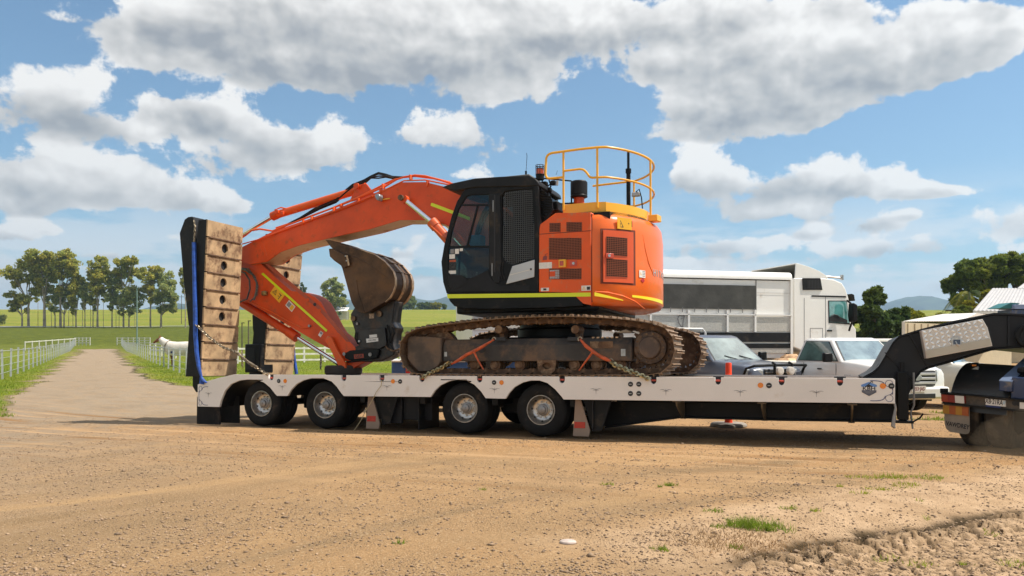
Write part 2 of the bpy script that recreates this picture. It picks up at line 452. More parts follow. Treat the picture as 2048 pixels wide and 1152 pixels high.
    def build(s, name, m, parent=None, bevel=0, smooth=True, ang=32, seg=2, label=None, kind=None):
        me = s.mesh(name, m, smooth, ang)
        o = bpy.data.objects.new(name, me)
        COL.objects.link(o)
        if parent: o.parent = parent
        if bevel:
            b = o.modifiers.new('bevel', 'BEVEL'); b.width = bevel; b.segments = seg; b.limit_method = 'ANGLE'; b.angle_limit = R(40)
            b.harden_normals = False
        if label: o['label'] = label
        if kind: o['kind'] = kind
        return o

def tag(o, label, cat, group=None):
    o['label'] = label; o['category'] = cat
    if group: o['group'] = group
    return o
def thing(name, label, cat, M=None, group=None):
    o = bpy.data.objects.new(name, None); COL.objects.link(o)
    o.empty_display_size = 0.3
    if M is not None: o.matrix_world = M
    return tag(o, label, cat, group)
def structure(o): o['kind'] = 'structure'; return o
def inst(name, me, parent, M):
    o = bpy.data.objects.new(name, me); COL.objects.link(o); o.parent = parent; o.matrix_local = M
    return o
def text(body, size, m, parent, M, name='lettering', depth=0.001, align='CENTER', squash=1.0, bold=0.0):
    cu = bpy.data.curves.new(name, 'FONT'); cu.body = body; cu.size = size; cu.align_x = align; cu.align_y = 'CENTER'
    cu.extrude = depth; cu.offset = bold
    cu.resolution_u = 3
    to = bpy.data.objects.new(name + '_tmp', cu); COL.objects.link(to)
    dg = bpy.context.evaluated_depsgraph_get(); dg.update()
    me = bpy.data.meshes.new_from_object(to.evaluated_get(dg))
    bpy.data.objects.remove(to)
    me.materials.clear(); me.materials.append(m)
    o = bpy.data.objects.new(name, me); COL.objects.link(o); o.parent = parent
    o.matrix_local = M @ Matrix.Diagonal((squash, 1, 1, 1))
    return o
def T(x, y, z): return Matrix.Translation((x, y, z))
def RX(a): return Matrix.Rotation(R(a), 4, 'X')
def RY(a): return Matrix.Rotation(R(a), 4, 'Y')
def RZ(a): return Matrix.Rotation(R(a), 4, 'Z')
FACE = RX(90)      # text lying in XY turned to stand up and face -Y

class Frame:
    """a thing's own axes; px() tells where a line of sight of the photograph meets one of its planes"""
    def __init__(s, M): s.M = M; s.I = M.inverted()
    def ray(s, x, y):
        o = s.I @ Vector((0, 0, EYE))
        p = s.I @ Vector(((x - 1024) / FPX, 1, EYE + (HORY - y) / FPX))
        return o, p - o
    def px(s, x, y, yv):
        o, d = s.ray(x, y); t_ = (yv - o.y) / d.y; p = o + d * t_
        return (p.x, p.z)
    def pts(s, lst, yv): return [s.px(x, y, yv) for x, y in lst]
    def pX(s, x, y, xv):
        o, d = s.ray(x, y); t_ = (xv - o.x) / d.x; p = o + d * t_
        return (p.y, p.z)
    def pZ(s, x, y, zv):
        o, d = s.ray(x, y); t_ = (zv - o.z) / d.z; p = o + d * t_
        return (p.x, p.y)
def at(x, y, D):
    return Vector(((x - 1024) / FPX * D, D, EYE + (HORY - y) / FPX * D))

A_T = R(22.3)
O_T = Vector((57 / FPX * 11.4, 11.4, 0))
GY = -0.027           # the yard falls away from the camera under the trailer
ux = Vector((math.cos(A_T), -math.sin(A_T), -math.sin(A_T) * GY)).normalized()
vy = Vector((math.sin(A_T), math.cos(A_T), math.cos(A_T) * GY)).normalized()
wz = ux.cross(vy).normalized()
TM = Matrix(((ux.x, vy.x, wz.x, O_T.x), (ux.y, vy.y, wz.y, O_T.y), (ux.z, vy.z, wz.z, O_T.z), (0, 0, 0, 1)))
TF = Frame(TM)
EM = TM @ T(-0.21, 1.495, 0.885)
EF = Frame(EM)
# ------------------------------------------------------------------ ground
_perm = np.random.RandomState(3).rand(512, 512)
def vn(x, y):
    xi = np.floor(x).astype(int); yi = np.floor(y).astype(int)
    fx = x - xi; fy = y - yi
    fx = fx * fx * (3 - 2 * fx); fy = fy * fy * (3 - 2 * fy)
    a = _perm[xi % 512, yi % 512]; b = _perm[(xi + 1) % 512, yi % 512]
    c = _perm[xi % 512, (yi + 1) % 512]; d = _perm[(xi + 1) % 512, (yi + 1) % 512]
    return (a * (1 - fx) + b * fx) * (1 - fy) + (c * (1 - fx) + d * fx) * fy
def fbm(x, y, o=4):
    s = 0; a = 0.5; t_ = 0
    for i in range(o):
        s = s + a * vn(x * 2 ** i + 17.3 * i, y * 2 ** i + 9.1 * i); t_ += a; a *= 0.55
    return s / t_ - 0.5
def sst(x, a, b):
    t_ = np.clip((x - a) / (b - a), 0, 1); return t_ * t_ * (3 - 2 * t_)

# line of the broken mud edge (world X,Y) taken from the photograph on the ground plane
def gp(px, py, z=0.0):
    D = (EYE - z) * FPX / (py - HORY); return ((px - 1024) / FPX * D, D)
MUD = [gp(1380, 1190), gp(1500, 1132), gp(1600, 1105), gp(1700, 1082), gp(1800, 1066), gp(1900, 1050), gp(2050, 1026), gp(2300, 985)]
def mudside(x, y):
    """signed distance, positive towards the camera side of the edge"""
    best = np.full(np.shape(x), 1e9); sg = np.zeros(np.shape(x)); along = np.zeros(np.shape(x))
    acc = 0
    for i in range(len(MUD) - 1):
        ax, ay = MUD[i]; bx, by = MUD[i + 1]
        dx, dy = bx - ax, by - ay; L = math.hypot(dx, dy)
        t_ = ((x - ax) * dx + (y - ay) * dy) / L / L
        tc_ = np.clip(t_, 0 if i else -5, 1 if i < len(MUD) - 2 else 6)
        qx = ax + tc_ * dx; qy = ay + tc_ * dy
        d = np.hypot(x - qx, y - qy)
        cr_ = dx * (y - ay) - dy * (x - ax)
        m = d < best
        best = np.where(m, d, best); sg = np.where(m, np.where(cr_ < 0, 1, -1), sg); along = np.where(m, acc + tc_ * L, along)
        acc += L
    return best * sg, along
_vp = np.random.RandomState(8)
VC = 0.125
_jx = _vp.rand(256, 256); _jy = _vp.rand(256, 256); _jh = _vp.rand(256, 256)
def voro(x, y):
    gx = np.floor(x / VC).astype(int); gy = np.floor(y / VC).astype(int)
    f1 = np.full(x.shape, 9.0); f2 = np.full(x.shape, 9.0); hh = np.zeros(x.shape)
    for i in (-1, 0, 1):
        for j in (-1, 0, 1):
            cx_ = gx + i; cy_ = gy + j
            qx = (cx_ + _jx[cx_ % 256, cy_ % 256]) * VC; qy = (cy_ + _jy[cx_ % 256, cy_ % 256]) * VC
            d = np.hypot(x - qx, y - qy)
            nw = d < f1
            f2 = np.where(nw, f1, np.minimum(f2, d)); hh = np.where(nw, _jh[cx_ % 256, cy_ % 256], hh); f1 = np.minimum(f1, d)
    return f2 - f1, hh
def jagf(al): return fbm(al * 1.4, al * 0 + 3.3, 2) * 0.26 + fbm(al * 7.0, al * 0 + 8.3, 3) * 0.22
def hgt(x, y, fine=True):
    x = np.asarray(x, float); y = np.asarray(y, float)
    u = (x - O_T.x) * ux.x + (y - O_T.y) * ux.y; v = (x - O_T.x) * vy.x + (y - O_T.y) * vy.y
    z = GY * (np.clip(y - 11.4, -2.4, 7.6) + 0.0 * x) * sst(x, -14, -7) * (1 - sst(y, 45, 90))
    z = z + 0.45 * sst(y, 30, 110) * (x < 60)
    # field rises behind
    r = y
    zz = np.interp(r, [0, 105, 140, 250, 285, 430, 520, 900, 6000], [0, 0, 1.2, 6.5, 7.4, 20.3, 21, 10, 0])
    z = z + zz
    z = z + fbm(x / 60, y / 60, 3) * 1.2 * sst(y, 110, 300)
    if fine:
        near = 1 - sst(np.hypot(x, y), 30, 90)
        z = z + near * (fbm(x / 1.7, y / 1.7, 3) * 0.022 + fbm(x * 2.2, y * 2.2, 3) * 0.010)
        # wheel ruts along the trailer's way and sweeping across the yard
        for (v0, wd, dp) in ((-1.15, 0.14, .030), (-1.45, .10, .026), (-1.9, .15, .024), (-3.0, .16, .014), (-2.3, .22, .016), (0.3, .25, .02)):
            vv = v - v0 - 0.0045 * (u + 1) ** 2 + 0.08 * fbm(u / 3, u * 0 + v0 * 7, 2)
            e = np.exp(-(vv / wd) ** 2)
            z = z - dp * e * near * (0.4 + vn(u * 0.7, u * 0 + v0 * 5)) + dp * 0.55 * np.exp(-((np.abs(vv) - wd * 1.6) / (wd * 0.5)) ** 2) * near
        d, al = mudside(x, y)
        amp = sst(np.hypot(x, y), 40, 20)
        bank = np.exp(-((d + 0.9) / 0.8) ** 2)
        z = z - 0.05 * amp * sst(d, -0.5, 0.0) * sst(al, 0.0, 1.2)
        jag = jagf(al)
        z = z - (0.055 + 0.05 * fbm(al * 4, al * 0, 2)) * amp * np.exp(-((d + jag) / 0.055) ** 2) * sst(al, 0.2, 1.0) - 0.03 * amp * sst(d + jag, -0.05, 0.1) * sst(al, 0.2, 1.2)
        e, hh = voro(x + 0.25 * fbm(x * 2, y * 2, 2), y * 1.35 + 0.25 * fbm(x * 2 + 9, y * 2, 2))
        crk = amp * sst(d + jag, -0.10, 0.15) * sst(al, -0.2, 1.0)
        z = z + crk * (sst(e, 0.0, 0.016) * 0.032 + hh * 0.006 - 0.02) + crk * (1 - sst(d, 0.15, 0.45)) * (sst(e, 0.0, .03) * .05 + (hh - .5) * 0.05)
        bandn = fbm(d * 1.3, al * 0.12, 3)
        z = z + amp * sst(d, -5.0, -3.5) * (1 - sst(d, -.7, -.3)) * bandn * 0.05
    return z
def h1(x, y): return float(hgt(np.array([x]), np.array([y]), False)[0])

YARD = [(-57.6, 112), (-23, 47.2), (-13.5, 29), (-12, 27.4), (-11.1, 27.0), (-9, 29.5), (-6.2, 33), (-3.9, 38), (-2.6, 44), (0, 52), (12, 55), (40, 60), (40, 22), (9.5, 17.5),
        (9.3, 15.8), (7.7, 15.5), (8.4, 14.6), (10.5, 13.4), (40, 13), (60, -40), (-60, -40), (-30, -8), (-11.5, 6), (-9.6, 12), (-10.3, 15.6), (-12.7, 19.7), (-15.3, 24.4), (-24.2, 40.8), (-62.3, 112)]
def sdf_poly(x, y, P):
    ins = np.zeros(x.shape, bool); best = np.full(x.shape, 1e9)
    k = len(P)
    for i in range(k):
        ax, ay = P[i]; bx, by = P[(i + 1) % k]
        dx, dy = bx - ax, by - ay
        t_ = np.clip(((x - ax) * dx + (y - ay) * dy) / (dx * dx + dy * dy), 0, 1)
        best = np.minimum(best, np.hypot(x - ax - t_ * dx, y - ay - t_ * dy))
        c = ((ay > y) != (by > y))
        with np.errstate(divide='ignore', invalid='ignore'):
            xi = dx * (y - ay) / (dy if dy else 1e-9) + ax
        ins ^= c & (x < xi)
    return np.where(ins, best, -best)

def make_ground():
    rs = [0.6, 1.5, 2.6, 3.4]
    r = 4.0
    while r < 6500:
        rs.append(r)
        r *= 1.0045 if r < 9 else (1.009 if r < 34 else 1.03)
    rs = np.array(rs)
    ang = np.concatenate([np.arange(-42, 42.01, 0.17), np.arange(46, 318, 6.0)])
    A = np.radians(ang); NA = len(A)
    RR, AA = np.meshgrid(rs, A, indexing='ij')
    X = (RR * np.sin(AA)).ravel(); Y = (RR * np.cos(AA)).ravel()
    Z = hgt(X, Y)
    X = np.append(X, 0.0); Y = np.append(Y, 0.0); Z = np.append(Z, 0.0)
    NR = len(rs)
    i, j = np.meshgrid(np.arange(NR - 1), np.arange(NA), indexing='ij')
    jn = (j + 1) % NA
    F = np.stack([i * NA + j, (i + 1) * NA + j, (i + 1) * NA + jn, i * NA + jn], -1).reshape(-1, 4)
    c = len(X) - 1
    me = bpy.data.meshes.new('ground')
    nv = len(X); nq = len(F); ntr = NA
    me.vertices.add(nv); me.vertices.foreach_set('co', np.stack([X, Y, Z], -1).astype(np.float32).ravel())
    tri = np.stack([np.full(NA, c), np.arange(NA), (np.arange(NA) + 1) % NA], -1)
    me.loops.add(nq * 4 + ntr * 3)
    me.loops.foreach_set('vertex_index', np.concatenate([F[:, ::-1].ravel(), tri[:, ::-1].ravel()]).astype(np.int32))
    me.polygons.add(nq + ntr)
    me.polygons.foreach_set('loop_start', np.concatenate([np.arange(nq) * 4, nq * 4 + np.arange(ntr) * 3]).astype(np.int32))
    me.polygons.foreach_set('loop_total', np.concatenate([np.full(nq, 4), np.full(ntr, 3)]).astype(np.int32))
    me.polygons.foreach_set('use_smooth', np.ones(nq + ntr, bool))
    me.update(calc_edges=True); me.validate()
    # colour masks: r gravel yard, g cracked mud / bank, b fine orange dust tracks
    sd_ = sdf_poly(X, Y, YARD)
    wig = fbm(X / 1.3, Y / 1.3, 3) * 1.5 * np.clip(np.hypot(X, Y) / 40, 0.3, 2)
    rr_ = np.clip(0.5 + (sd_ + wig) * 0.9 / np.clip(np.hypot(X, Y) / 30, 0.6, 3), 0, 1)
    d, al = mudside(X, Y)
    g_ = np.clip(sst(d + 0.9 * fbm(X, Y, 3), -1.35, -0.75) * sst(al, -0.4, 0.8), 0, 1) * sst(np.hypot(X, Y), 40, 20)
    u = (X - O_T.x) * ux.x + (Y - O_T.y) * ux.y; v = (X - O_T.x) * vy.x + (Y - O_T.y) * vy.y
    vv = v - 0.0045 * (u + 1) ** 2
    b_ = np.exp(-((vv + 0.9) / 1.3) ** 2) + 0.6 * np.exp(-((v - 3.5) / 2.5) ** 2) * sst(u, -9, -3)
    b_ = b_ * sst(u, -11, -4)
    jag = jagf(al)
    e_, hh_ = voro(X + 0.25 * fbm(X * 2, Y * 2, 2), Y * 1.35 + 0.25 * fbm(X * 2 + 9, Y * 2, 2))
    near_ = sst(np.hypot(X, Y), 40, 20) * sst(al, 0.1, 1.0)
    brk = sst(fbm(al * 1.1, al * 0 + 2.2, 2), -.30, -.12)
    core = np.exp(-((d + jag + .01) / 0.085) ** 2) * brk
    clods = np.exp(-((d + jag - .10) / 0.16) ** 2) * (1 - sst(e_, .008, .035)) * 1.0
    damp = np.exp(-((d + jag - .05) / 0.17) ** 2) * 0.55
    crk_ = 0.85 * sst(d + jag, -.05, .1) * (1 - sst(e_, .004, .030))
    dk = near_ * np.clip(np.maximum.reduce([core * 1.2, clods, damp, crk_]), 0, 1)  # damp soil, plus shade of clod gaps and cracks put into the colour
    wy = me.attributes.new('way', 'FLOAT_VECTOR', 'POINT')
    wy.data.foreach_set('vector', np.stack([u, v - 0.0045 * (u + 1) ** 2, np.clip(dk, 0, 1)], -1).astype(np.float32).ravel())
    bk_ = me.attributes.new('bank', 'FLOAT_VECTOR', 'POINT')
    bk_.data.foreach_set('vector', np.stack([al, d, al * 0], -1).astype(np.float32).ravel())
    print('DK', float(dk.max()), int((dk > .5).sum()))
    ca = me.color_attributes.new('masks', 'FLOAT_COLOR', 'POINT')
    ca.data.foreach_set('color', np.stack([rr_, g_, np.clip(b_, 0, 1), np.ones(nv)], -1).astype(np.float32).ravel())
    o = bpy.data.objects.new('ground', me); COL.objects.link(o)
    m = bpy.data.materials.new('ground_mix'); m.use_nodes = True
    t = NT(m.node_tree); b = m.node_tree.nodes['Principled BSDF']
    co = t.n('ShaderNodeTexCoord').outputs['Object']
    at_ = t.n('ShaderNodeAttribute', attribute_name='masks')
    sp_ = t.n('ShaderNodeSeparateColor'); t.put(sp_.inputs[0], at_.outputs['Color'])
    mr, mg, mb = sp_.outputs[0], sp_.outputs[1], sp_.outputs[2]
    sxyz = t.n('ShaderNodeSeparateXYZ'); t.put(sxyz.inputs[0], co)
    # gravel colour
    big = t.noise(co, 0.45, 5, 0.6); midn = t.noise(co, 3.0, 5, 0.65); fin = t.noise(co, 34.0, 6, 0.75); grit = t.noise(co, 150.0, 3, 0.7)
    grav = t.mix(t.smooth(big, 0.35, 0.68), (0.405, 0.258, 0.138, 1), (0.345, 0.235, 0.138, 1))
    # greyer crushed stone to the left and up the drive
    lft = t.smooth(sxyz.outputs[0], -1.5, -8.5)
    grav = t.mix(t.math('MULTIPLY', lft, 0.9), grav, (0.300, 0.250, 0.200, 1))
    grav = t.mix(t.math('MULTIPLY', t.smooth(midn, 0.42, 0.7), 0.45), grav, (0.43, 0.285, 0.158, 1))
    grav = t.mix(t.math('MULTIPLY', mb, t.smooth(midn, 0.25, 0.6)), grav, (0.45, 0.272, 0.138, 1))
    vo = t.n('ShaderNodeTexVoronoi'); t.put(vo.inputs['Vector'], co); vo.inputs['Scale'].default_value = 55
    stones = t.math('MULTIPLY', t.smooth(vo.outputs['Distance'], 0.55, 0.15), t.smooth(t.noise(co, 1.1, 4, 0.6), 0.42, 0.62))
    cbw = t.n('ShaderNodeSeparateColor'); t.put(cbw.inputs[0], vo.outputs['Color'])
    scol = t.mix(cbw.outputs[0], (0.22, 0.155, 0.10, 1), (0.52, 0.39, 0.26, 1))
    grav = t.mix(t.math('MULTIPLY', stones, 0.38), grav, scol)
    grav = t.mix(0.75, grav, t.mix(t.smooth(fin, 0.25, 0.75), (0.72, 0.72, 0.72, 1), (1.25, 1.25, 1.25, 1)), blend='MULTIPLY')
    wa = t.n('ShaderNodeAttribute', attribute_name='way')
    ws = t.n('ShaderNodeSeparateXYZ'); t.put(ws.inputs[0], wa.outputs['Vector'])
    w2 = t.n('ShaderNodeAttribute', attribute_name='bank')
    b2m = t.n('ShaderNodeMapping'); t.put(b2m.inputs[0], w2.outputs['Vector']); b2m.inputs['Scale'].default_value = (0.14, 1.5, 0.0)
    bn2 = t.noise(b2m.outputs[0], 1.0, 5, 0.6)
    nearm = t.smooth(sxyz.outputs[1], 13.0, 8.0)
    grav = t.mix(t.math('MULTIPLY', nearm, t.smooth(bn2, 0.50, 0.64)), grav, (0.315, 0.215, 0.125, 1))
    grav = t.mix(t.math('MULTIPLY', t.math('MULTIPLY', nearm, 0.8), t.smooth(bn2, 0.46, 0.34)), grav, (0.46, 0.305, 0.165, 1))
    sp1 = t.noise(co, 75.0, 3, 0.8); sp2 = t.noise(co, 48.0, 2, 0.6)
    grav = t.mix(t.math('MULTIPLY', t.smooth(sp1, 0.56, 0.66), 0.75), grav, (0.13, 0.085, 0.045, 1))
    grav = t.mix(t.math('MULTIPLY', t.smooth(sp2, 0.42, 0.30), 0.7), grav, (0.56, 0.43, 0.29, 1))
    wm_ = t.n('ShaderNodeMapping'); t.put(wm_.inputs[0], wa.outputs['Vector']); wm_.inputs['Scale'].default_value = (0.22, 3.2, 0.0)
    wn = t.noise(wm_.outputs[0], 1.0, 6, 0.62)
    wz_ = t.smooth(t.math('ABSOLUTE', t.math('ADD', ws.outputs[1], 1.2)), 4.5, 1.2)
    grav = t.mix(t.math('MULTIPLY', wz_, t.smooth(wn, 0.54, 0.66)), grav, (0.30, 0.175, 0.085, 1))
    grav = t.mix(t.math('MULTIPLY', t.math('MULTIPLY', wz_, 0.8), t.smooth(wn, 0.47, 0.38)), grav, (0.50, 0.33, 0.19, 1))
    # mud bank
    mud = t.mix(t.smooth(midn, 0.3, 0.7), (0.43, 0.295, 0.185, 1), (0.60, 0.43, 0.29, 1))
    mud = t.mix(0.5, mud, t.mix(t.smooth(fin, 0.3, 0.7), (0.75, 0.75, 0.75, 1), (1.15, 1.15, 1.15, 1)), blend='MULTIPLY')
    # grass
    gb = t.noise(co, 0.035, 4, 0.6); gm = t.noise(co, 0.55, 6, 0.7)
    mp = t.n('ShaderNodeMapping'); t.put(mp.inputs[0], co); mp.inputs['Scale'].default_value = (0.02, 0.11, 0.0)
    gband = t.noise(mp.outputs[0], 1.0, 4, 0.6)
    gr = t.mix(t.smooth(gb, 0.35, 0.65), (0.135, 0.190, 0.012, 1), (0.215, 0.235, 0.022, 1))
    gr = t.mix(t.math('MULTIPLY', t.smooth(gband, 0.42, 0.66), 0.55), gr, (0.24, 0.215, 0.055, 1))
    yw = t.math('MULTIPLY_ADD', t.math('SUBTRACT', gb, 0.5), 90.0, sxyz.outputs[1])
    dist = t.smooth(yw, 75, 150)
    far2 = t.smooth(yw, 255, 290)
    gr = t.mix(t.math('MULTIPLY', dist, t.math('SUBTRACT', 1.0, far2)), gr, t.mix(t.smooth(gm, 0.3, 0.7), (0.066, 0.088, 0.006, 1), (0.120, 0.135, 0.010, 1)))
    gr = t.mix(t.math('MULTIPLY', far2, 0.8), gr, t.mix(t.smooth(gband, 0.35, 0.65), (0.165, 0.195, 0.014, 1), (0.25, 0.235, 0.038, 1)))
    gr = t.mix(0.6, gr, t.mix(t.smooth(gm, 0.25, 0.75), (0.68, 0.70, 0.6, 1), (1.3, 1.28, 1.2, 1)), blend='MULTIPLY')
    edge = t.noise(co, 0.9, 6, 0.7)
    mk = t.smooth(t.math('ADD', mr, t.math('MULTIPLY', t.math('SUBTRACT', edge, 0.5), 0.9)), 0.40, 0.60)
    dry = t.smooth(t.math('ADD', mr, t.math('MULTIPLY', t.math('SUBTRACT', edge, 0.5), 0.9)), 0.12, 0.5)
    gr = t.mix(t.math('MULTIPLY', dry, 0.6), gr, (0.30, 0.22, 0.10, 1))
    gm_ = t.mix(mg, grav, mud)
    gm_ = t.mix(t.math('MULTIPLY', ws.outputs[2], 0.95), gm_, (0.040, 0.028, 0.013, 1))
    gm_ = t.mix(1.0, gm_, (0.93, 0.89, 0.80, 1), blend='MULTIPLY')
    c = t.mix(mk, gr, gm_)
    t.put(b.inputs['Base Color'], c)
    b.inputs['Roughness'].default_value = 0.92
    b.inputs['Specular IOR Level'].default_value = 0.15
    hsum = t.math('ADD', t.math('MULTIPLY', fin, 0.020), t.math('MULTIPLY', grit, 0.006))
    hsum = t.math('ADD', hsum, t.math('MULTIPLY', stones, 0.010))
    hsum = t.math('ADD', hsum, t.math('MULTIPLY', t.math('MULTIPLY', gm, 0.9), t.math('SUBTRACT', 1.0, mk)))
    bp = t.n('ShaderNodeBump'); bp.inputs['Strength'].default_value = 0.9; bp.inputs['Distance'].default_value = 1.0
    t.put(bp.inputs['Height'], hsum); t.put(b.inputs['Normal'], bp.outputs[0])
    me.materials.append(m)
    return structure(o)
ground = make_ground()

def npmesh(name, V, F, m, smooth=False):
    me = bpy.data.meshes.new(name)
    k = F.shape[1]
    me.vertices.add(len(V)); me.vertices.foreach_set('co', V.astype(np.float32).ravel())
    me.loops.add(F.size); me.loops.foreach_set('vertex_index', F.astype(np.int32).ravel())
    me.polygons.add(len(F)); me.polygons.foreach_set('loop_start', (np.arange(len(F)) * k).astype(np.int32))
    me.polygons.foreach_set('loop_total', np.full(len(F), k, np.int32))
    if smooth: me.polygons.foreach_set('use_smooth', np.ones(len(F), bool))
    me.update(calc_edges=True); me.validate()
    if m: me.materials.append(m)
    return me
def npobj(name, V, F, m, parent=None, kind=None, smooth=False):
    o = bpy.data.objects.new(name, npmesh(name, V, F, m, smooth)); COL.objects.link(o)
    if parent: o.parent = parent
    if kind: o['kind'] = kind
    return o

# loose stones on the yard
def make_gravel():
    octv = np.array([(1,0,0),(-1,0,0),(0,1,0),(0,-1,0),(0,0,1),(0,0,-1)], float)
    octf = np.array([(0,2,4),(2,1,4),(1,3,4),(3,0,4),(2,0,5),(1,2,5),(3,1,5),(0,3,5)])
    n = 60000
    D = 4.3 * (nr.rand(n) ** 1.4 * 2.6 + 1) ** 1.0
    x_ = nr.uniform(-0.72, 0.72, n) * D
    md, mal = mudside(x_, D)
    bd = fbm(md * 1.3, mal * 0.12, 3)
    keep = (fbm(x_ / 1.1 + 5, D / 0.8, 3) * 0.8 + bd * 1.3 + nr.uniform(-0.30, 0.30, n)) > 0.02
    x_ = x_[keep]; D = D[keep]; n = len(D)
    z_ = hgt(x_, D)
    s_ = 0.0028 + 0.0095 * nr.rand(n) ** 3.5 + 0.003 * nr.rand(n)
    s_ = np.where(nr.rand(n) < 0.012, s_ * 1.9, s_)
    V = octv[None] * (1 + 0.5 * (nr.rand(n, 6, 1) - 0.5)) * s_[:, None, None]
    V[:, :, 0] *= (0.8 + 0.7 * nr.rand(n))[:, None]; V[:, :, 2] *= (0.45 + 0.35 * nr.rand(n))[:, None]
    a = nr.rand(n) * 6.28
    c, s = np.cos(a)[:, None], np.sin(a)[:, None]
    X = V[:, :, 0] * c - V[:, :, 1] * s + x_[:, None]; Y = V[:, :, 0] * s + V[:, :, 1] * c + D[:, None]
    Z = V[:, :, 2] + (z_ + s_ * 0.25)[:, None]
    P = np.stack([X, Y, Z], -1).reshape(-1, 3)
    F = (octf[None] + (np.arange(n) * 6)[:, None, None]).reshape(-1, 3)
    mg = mat('loose_stone', (0.31, 0.21, 0.13), 0.85, var=0.2, vscale=8, island=0.35)
    o = npobj('gravel_stones', P, F, mg, kind='stuff')
    tag(o, 'loose gravel stones strewn over the brown dirt yard', 'gravel')
make_gravel()

def blades(name, xs, ys, hh, wd, m, label, lean=0.35, parent=None, cat='grass', kind='stuff', zoff=0.0):
    n = len(xs); z = hgt(xs, ys) + zoff
    a = nr.rand(n) * 6.28; h_ = hh * (0.5 + nr.rand(n)); l = nr.normal(0, lean, (n, 2)) * h_[:, None]
    dx = np.cos(a) * wd / 2; dy = np.sin(a) * wd / 2
    V = np.stack([np.stack([xs - dx, ys - dy, z], -1), np.stack([xs + dx, ys + dy, z], -1),
                  np.stack([xs + l[:, 0], ys + l[:, 1], z + h_], -1)], 1).reshape(-1, 3)
    F = np.arange(n * 3).reshape(-1, 3)
    o = npobj(name, V, F, m, kind=kind)
    tag(o, label, cat)
    return o
# verge grass between yard and fences
def verge():
    n = 150000
    y = 13 + 60 * nr.rand(n) ** 1.7; x = y * nr.uniform(-0.70, -0.02, n)
    sd_ = sdf_poly(x, y, YARD) + fbm(x / 1.3, y / 1.3, 3) * 1.2
    k = sd_ < nr.uniform(-0.7, 0.15, n)
    x, y = x[k], y[k]
    blades('verge_grass', x, y, 0.05, 0.022, L_grass, 'short green grass on the drive verges and in the paddocks')
    n = 9000
    x = nr.uniform(7.2, 16, n); y = nr.uniform(13.2, 19, n)
    k = sdf_poly(x, y, YARD) < 0.1
    blades('grass_strip', x[k], y[k], 0.05, 0.018, L_grass, 'patchy green grass around the front wheel of the white ute')
verge()
def tuft(cx, cy, rad, n, h_, m=None):
    a = nr.rand(n) * 6.28; r_ = rad * np.sqrt(nr.rand(n)) * (0.3 + 1.1 * vn(a * 1.3 + cx * 9, a * 0 + cy * 7))
    return cx + np.cos(a) * r_ * 1.5, cy + np.sin(a) * r_
xs, ys = [], []
for (px, py, rad, n) in ((1340,985,.06,90),(1320,988,.03,30),(1750,971,.16,200),(1790,966,.12,150),(1860,968,.12,150),(1810,985,.10,110),(1760,992,.08,60),(1720,1002,.05,40),
                         (1680,988,.03,25),(1430,1040,.06,60),(1630,1040,.04,40),(1580,1036,.06,50),(1325,1123,.05,60),(1440,1075,.05,50),(1470,1108,.05,40),
                         (1840,1018,.03,16),(1980,1072,.05,30),(1855,1045,.03,14),(1770,1120,.07,35),(1840,1130,.08,40),(2030,1130,.08,50),(1930,1130,.04,20),(965,997,.03,25),(800,1108,.03,25),(1215,984,.05,40)):
    x_, y_ = gp(px, py); a_, b_ = tuft(x_, y_, rad, n, .05); xs.append(a_); ys.append(b_)
blades('yard_weeds', np.concatenate(xs), np.concatenate(ys), 0.026, 0.007, L_grass, 'small green weeds scattered over the dirt yard', 0.6)
x_, y_ = gp(1530, 1075); a_, b_ = tuft(x_, y_, .13, 300, .05); x2, y2 = gp(1490, 1072); a2, b2 = tuft(x2, y2, .09, 350, .05)
o = blades('grass_tuft', np.concatenate([a_, a2]), np.concatenate([b_, b2]), 0.055, 0.006, L_grass, 'largest bright green grass tuft at the edge of the dirt bank', 0.7, kind=None, cat='grass tuft')
if 'kind' in o: del o['kind']
x_, y_ = gp(1480, 1100); a_ = x_ + nr.normal(0, .26, 1100); b_ = y_ + nr.normal(0, .16, 1100)
blades('dry_grass', a_, b_, 0.028, 0.006, L_dry, 'dry brown grass clump on the bank below the green tuft', 0.8)

# flat white lid lying in the foreground
g = G()
prof = [(0.001, 0.018)] + [(0.05, 0.017), (0.062, 0.012), (0.066, 0.004), (0.062, -0.004)]
g.lathe(prof, 14)
x_, y_ = gp(1136, 1108)
o = g.build('flat_stone', mat('pale_stone', (0.52, 0.43, 0.37), 0.6, var=0.15, vscale=20), None)
o.location = (x_, y_, float(hgt(np.array([x_]), np.array([y_]))[0]) + .002); o.scale = (0.85, 0.7, 1)
tag(o, 'flat round pale stone lying alone on the foreground gravel', 'stone')

# ------------------------------------------------------------------ hills
def hillgrid(name, x0, x1, y0, depth, ridge, m, z0):
    nx, ny = 160, 26
    xs = np.linspace(x0, x1, nx); ts = np.linspace(0, 1, ny)
    X, Tt = np.meshgrid(xs, ts, indexing='ij')
    rz = np.array([ridge(x) for x in xs])[:, None]
    prof = np.sin(np.clip(Tt, 0, 1) * math.pi) ** 0.9
    Y = y0 + (Tt - 0.5) * depth
    k_ = .35 if name == 'mountain' else 1
    Z = z0 + rz * prof * ((1.03 if k_ < 1 else 1) + k_ * 0.16 * fbm(X / 90, Y / 90, 4)) + k_ * 18 * fbm(X / 60, Y / 60, 3) * prof
    V = np.stack([X, Y, Z], -1).reshape(-1, 3)
    i, j = np.meshgrid(np.arange(nx - 1), np.arange(ny - 1), indexing='ij')
    F = np.stack([i * ny + j, (i + 1) * ny + j, (i + 1) * ny + j + 1, i * ny + j + 1], -1).reshape(-1, 4)
    return structure(npobj(name, V, F, m, smooth=True))
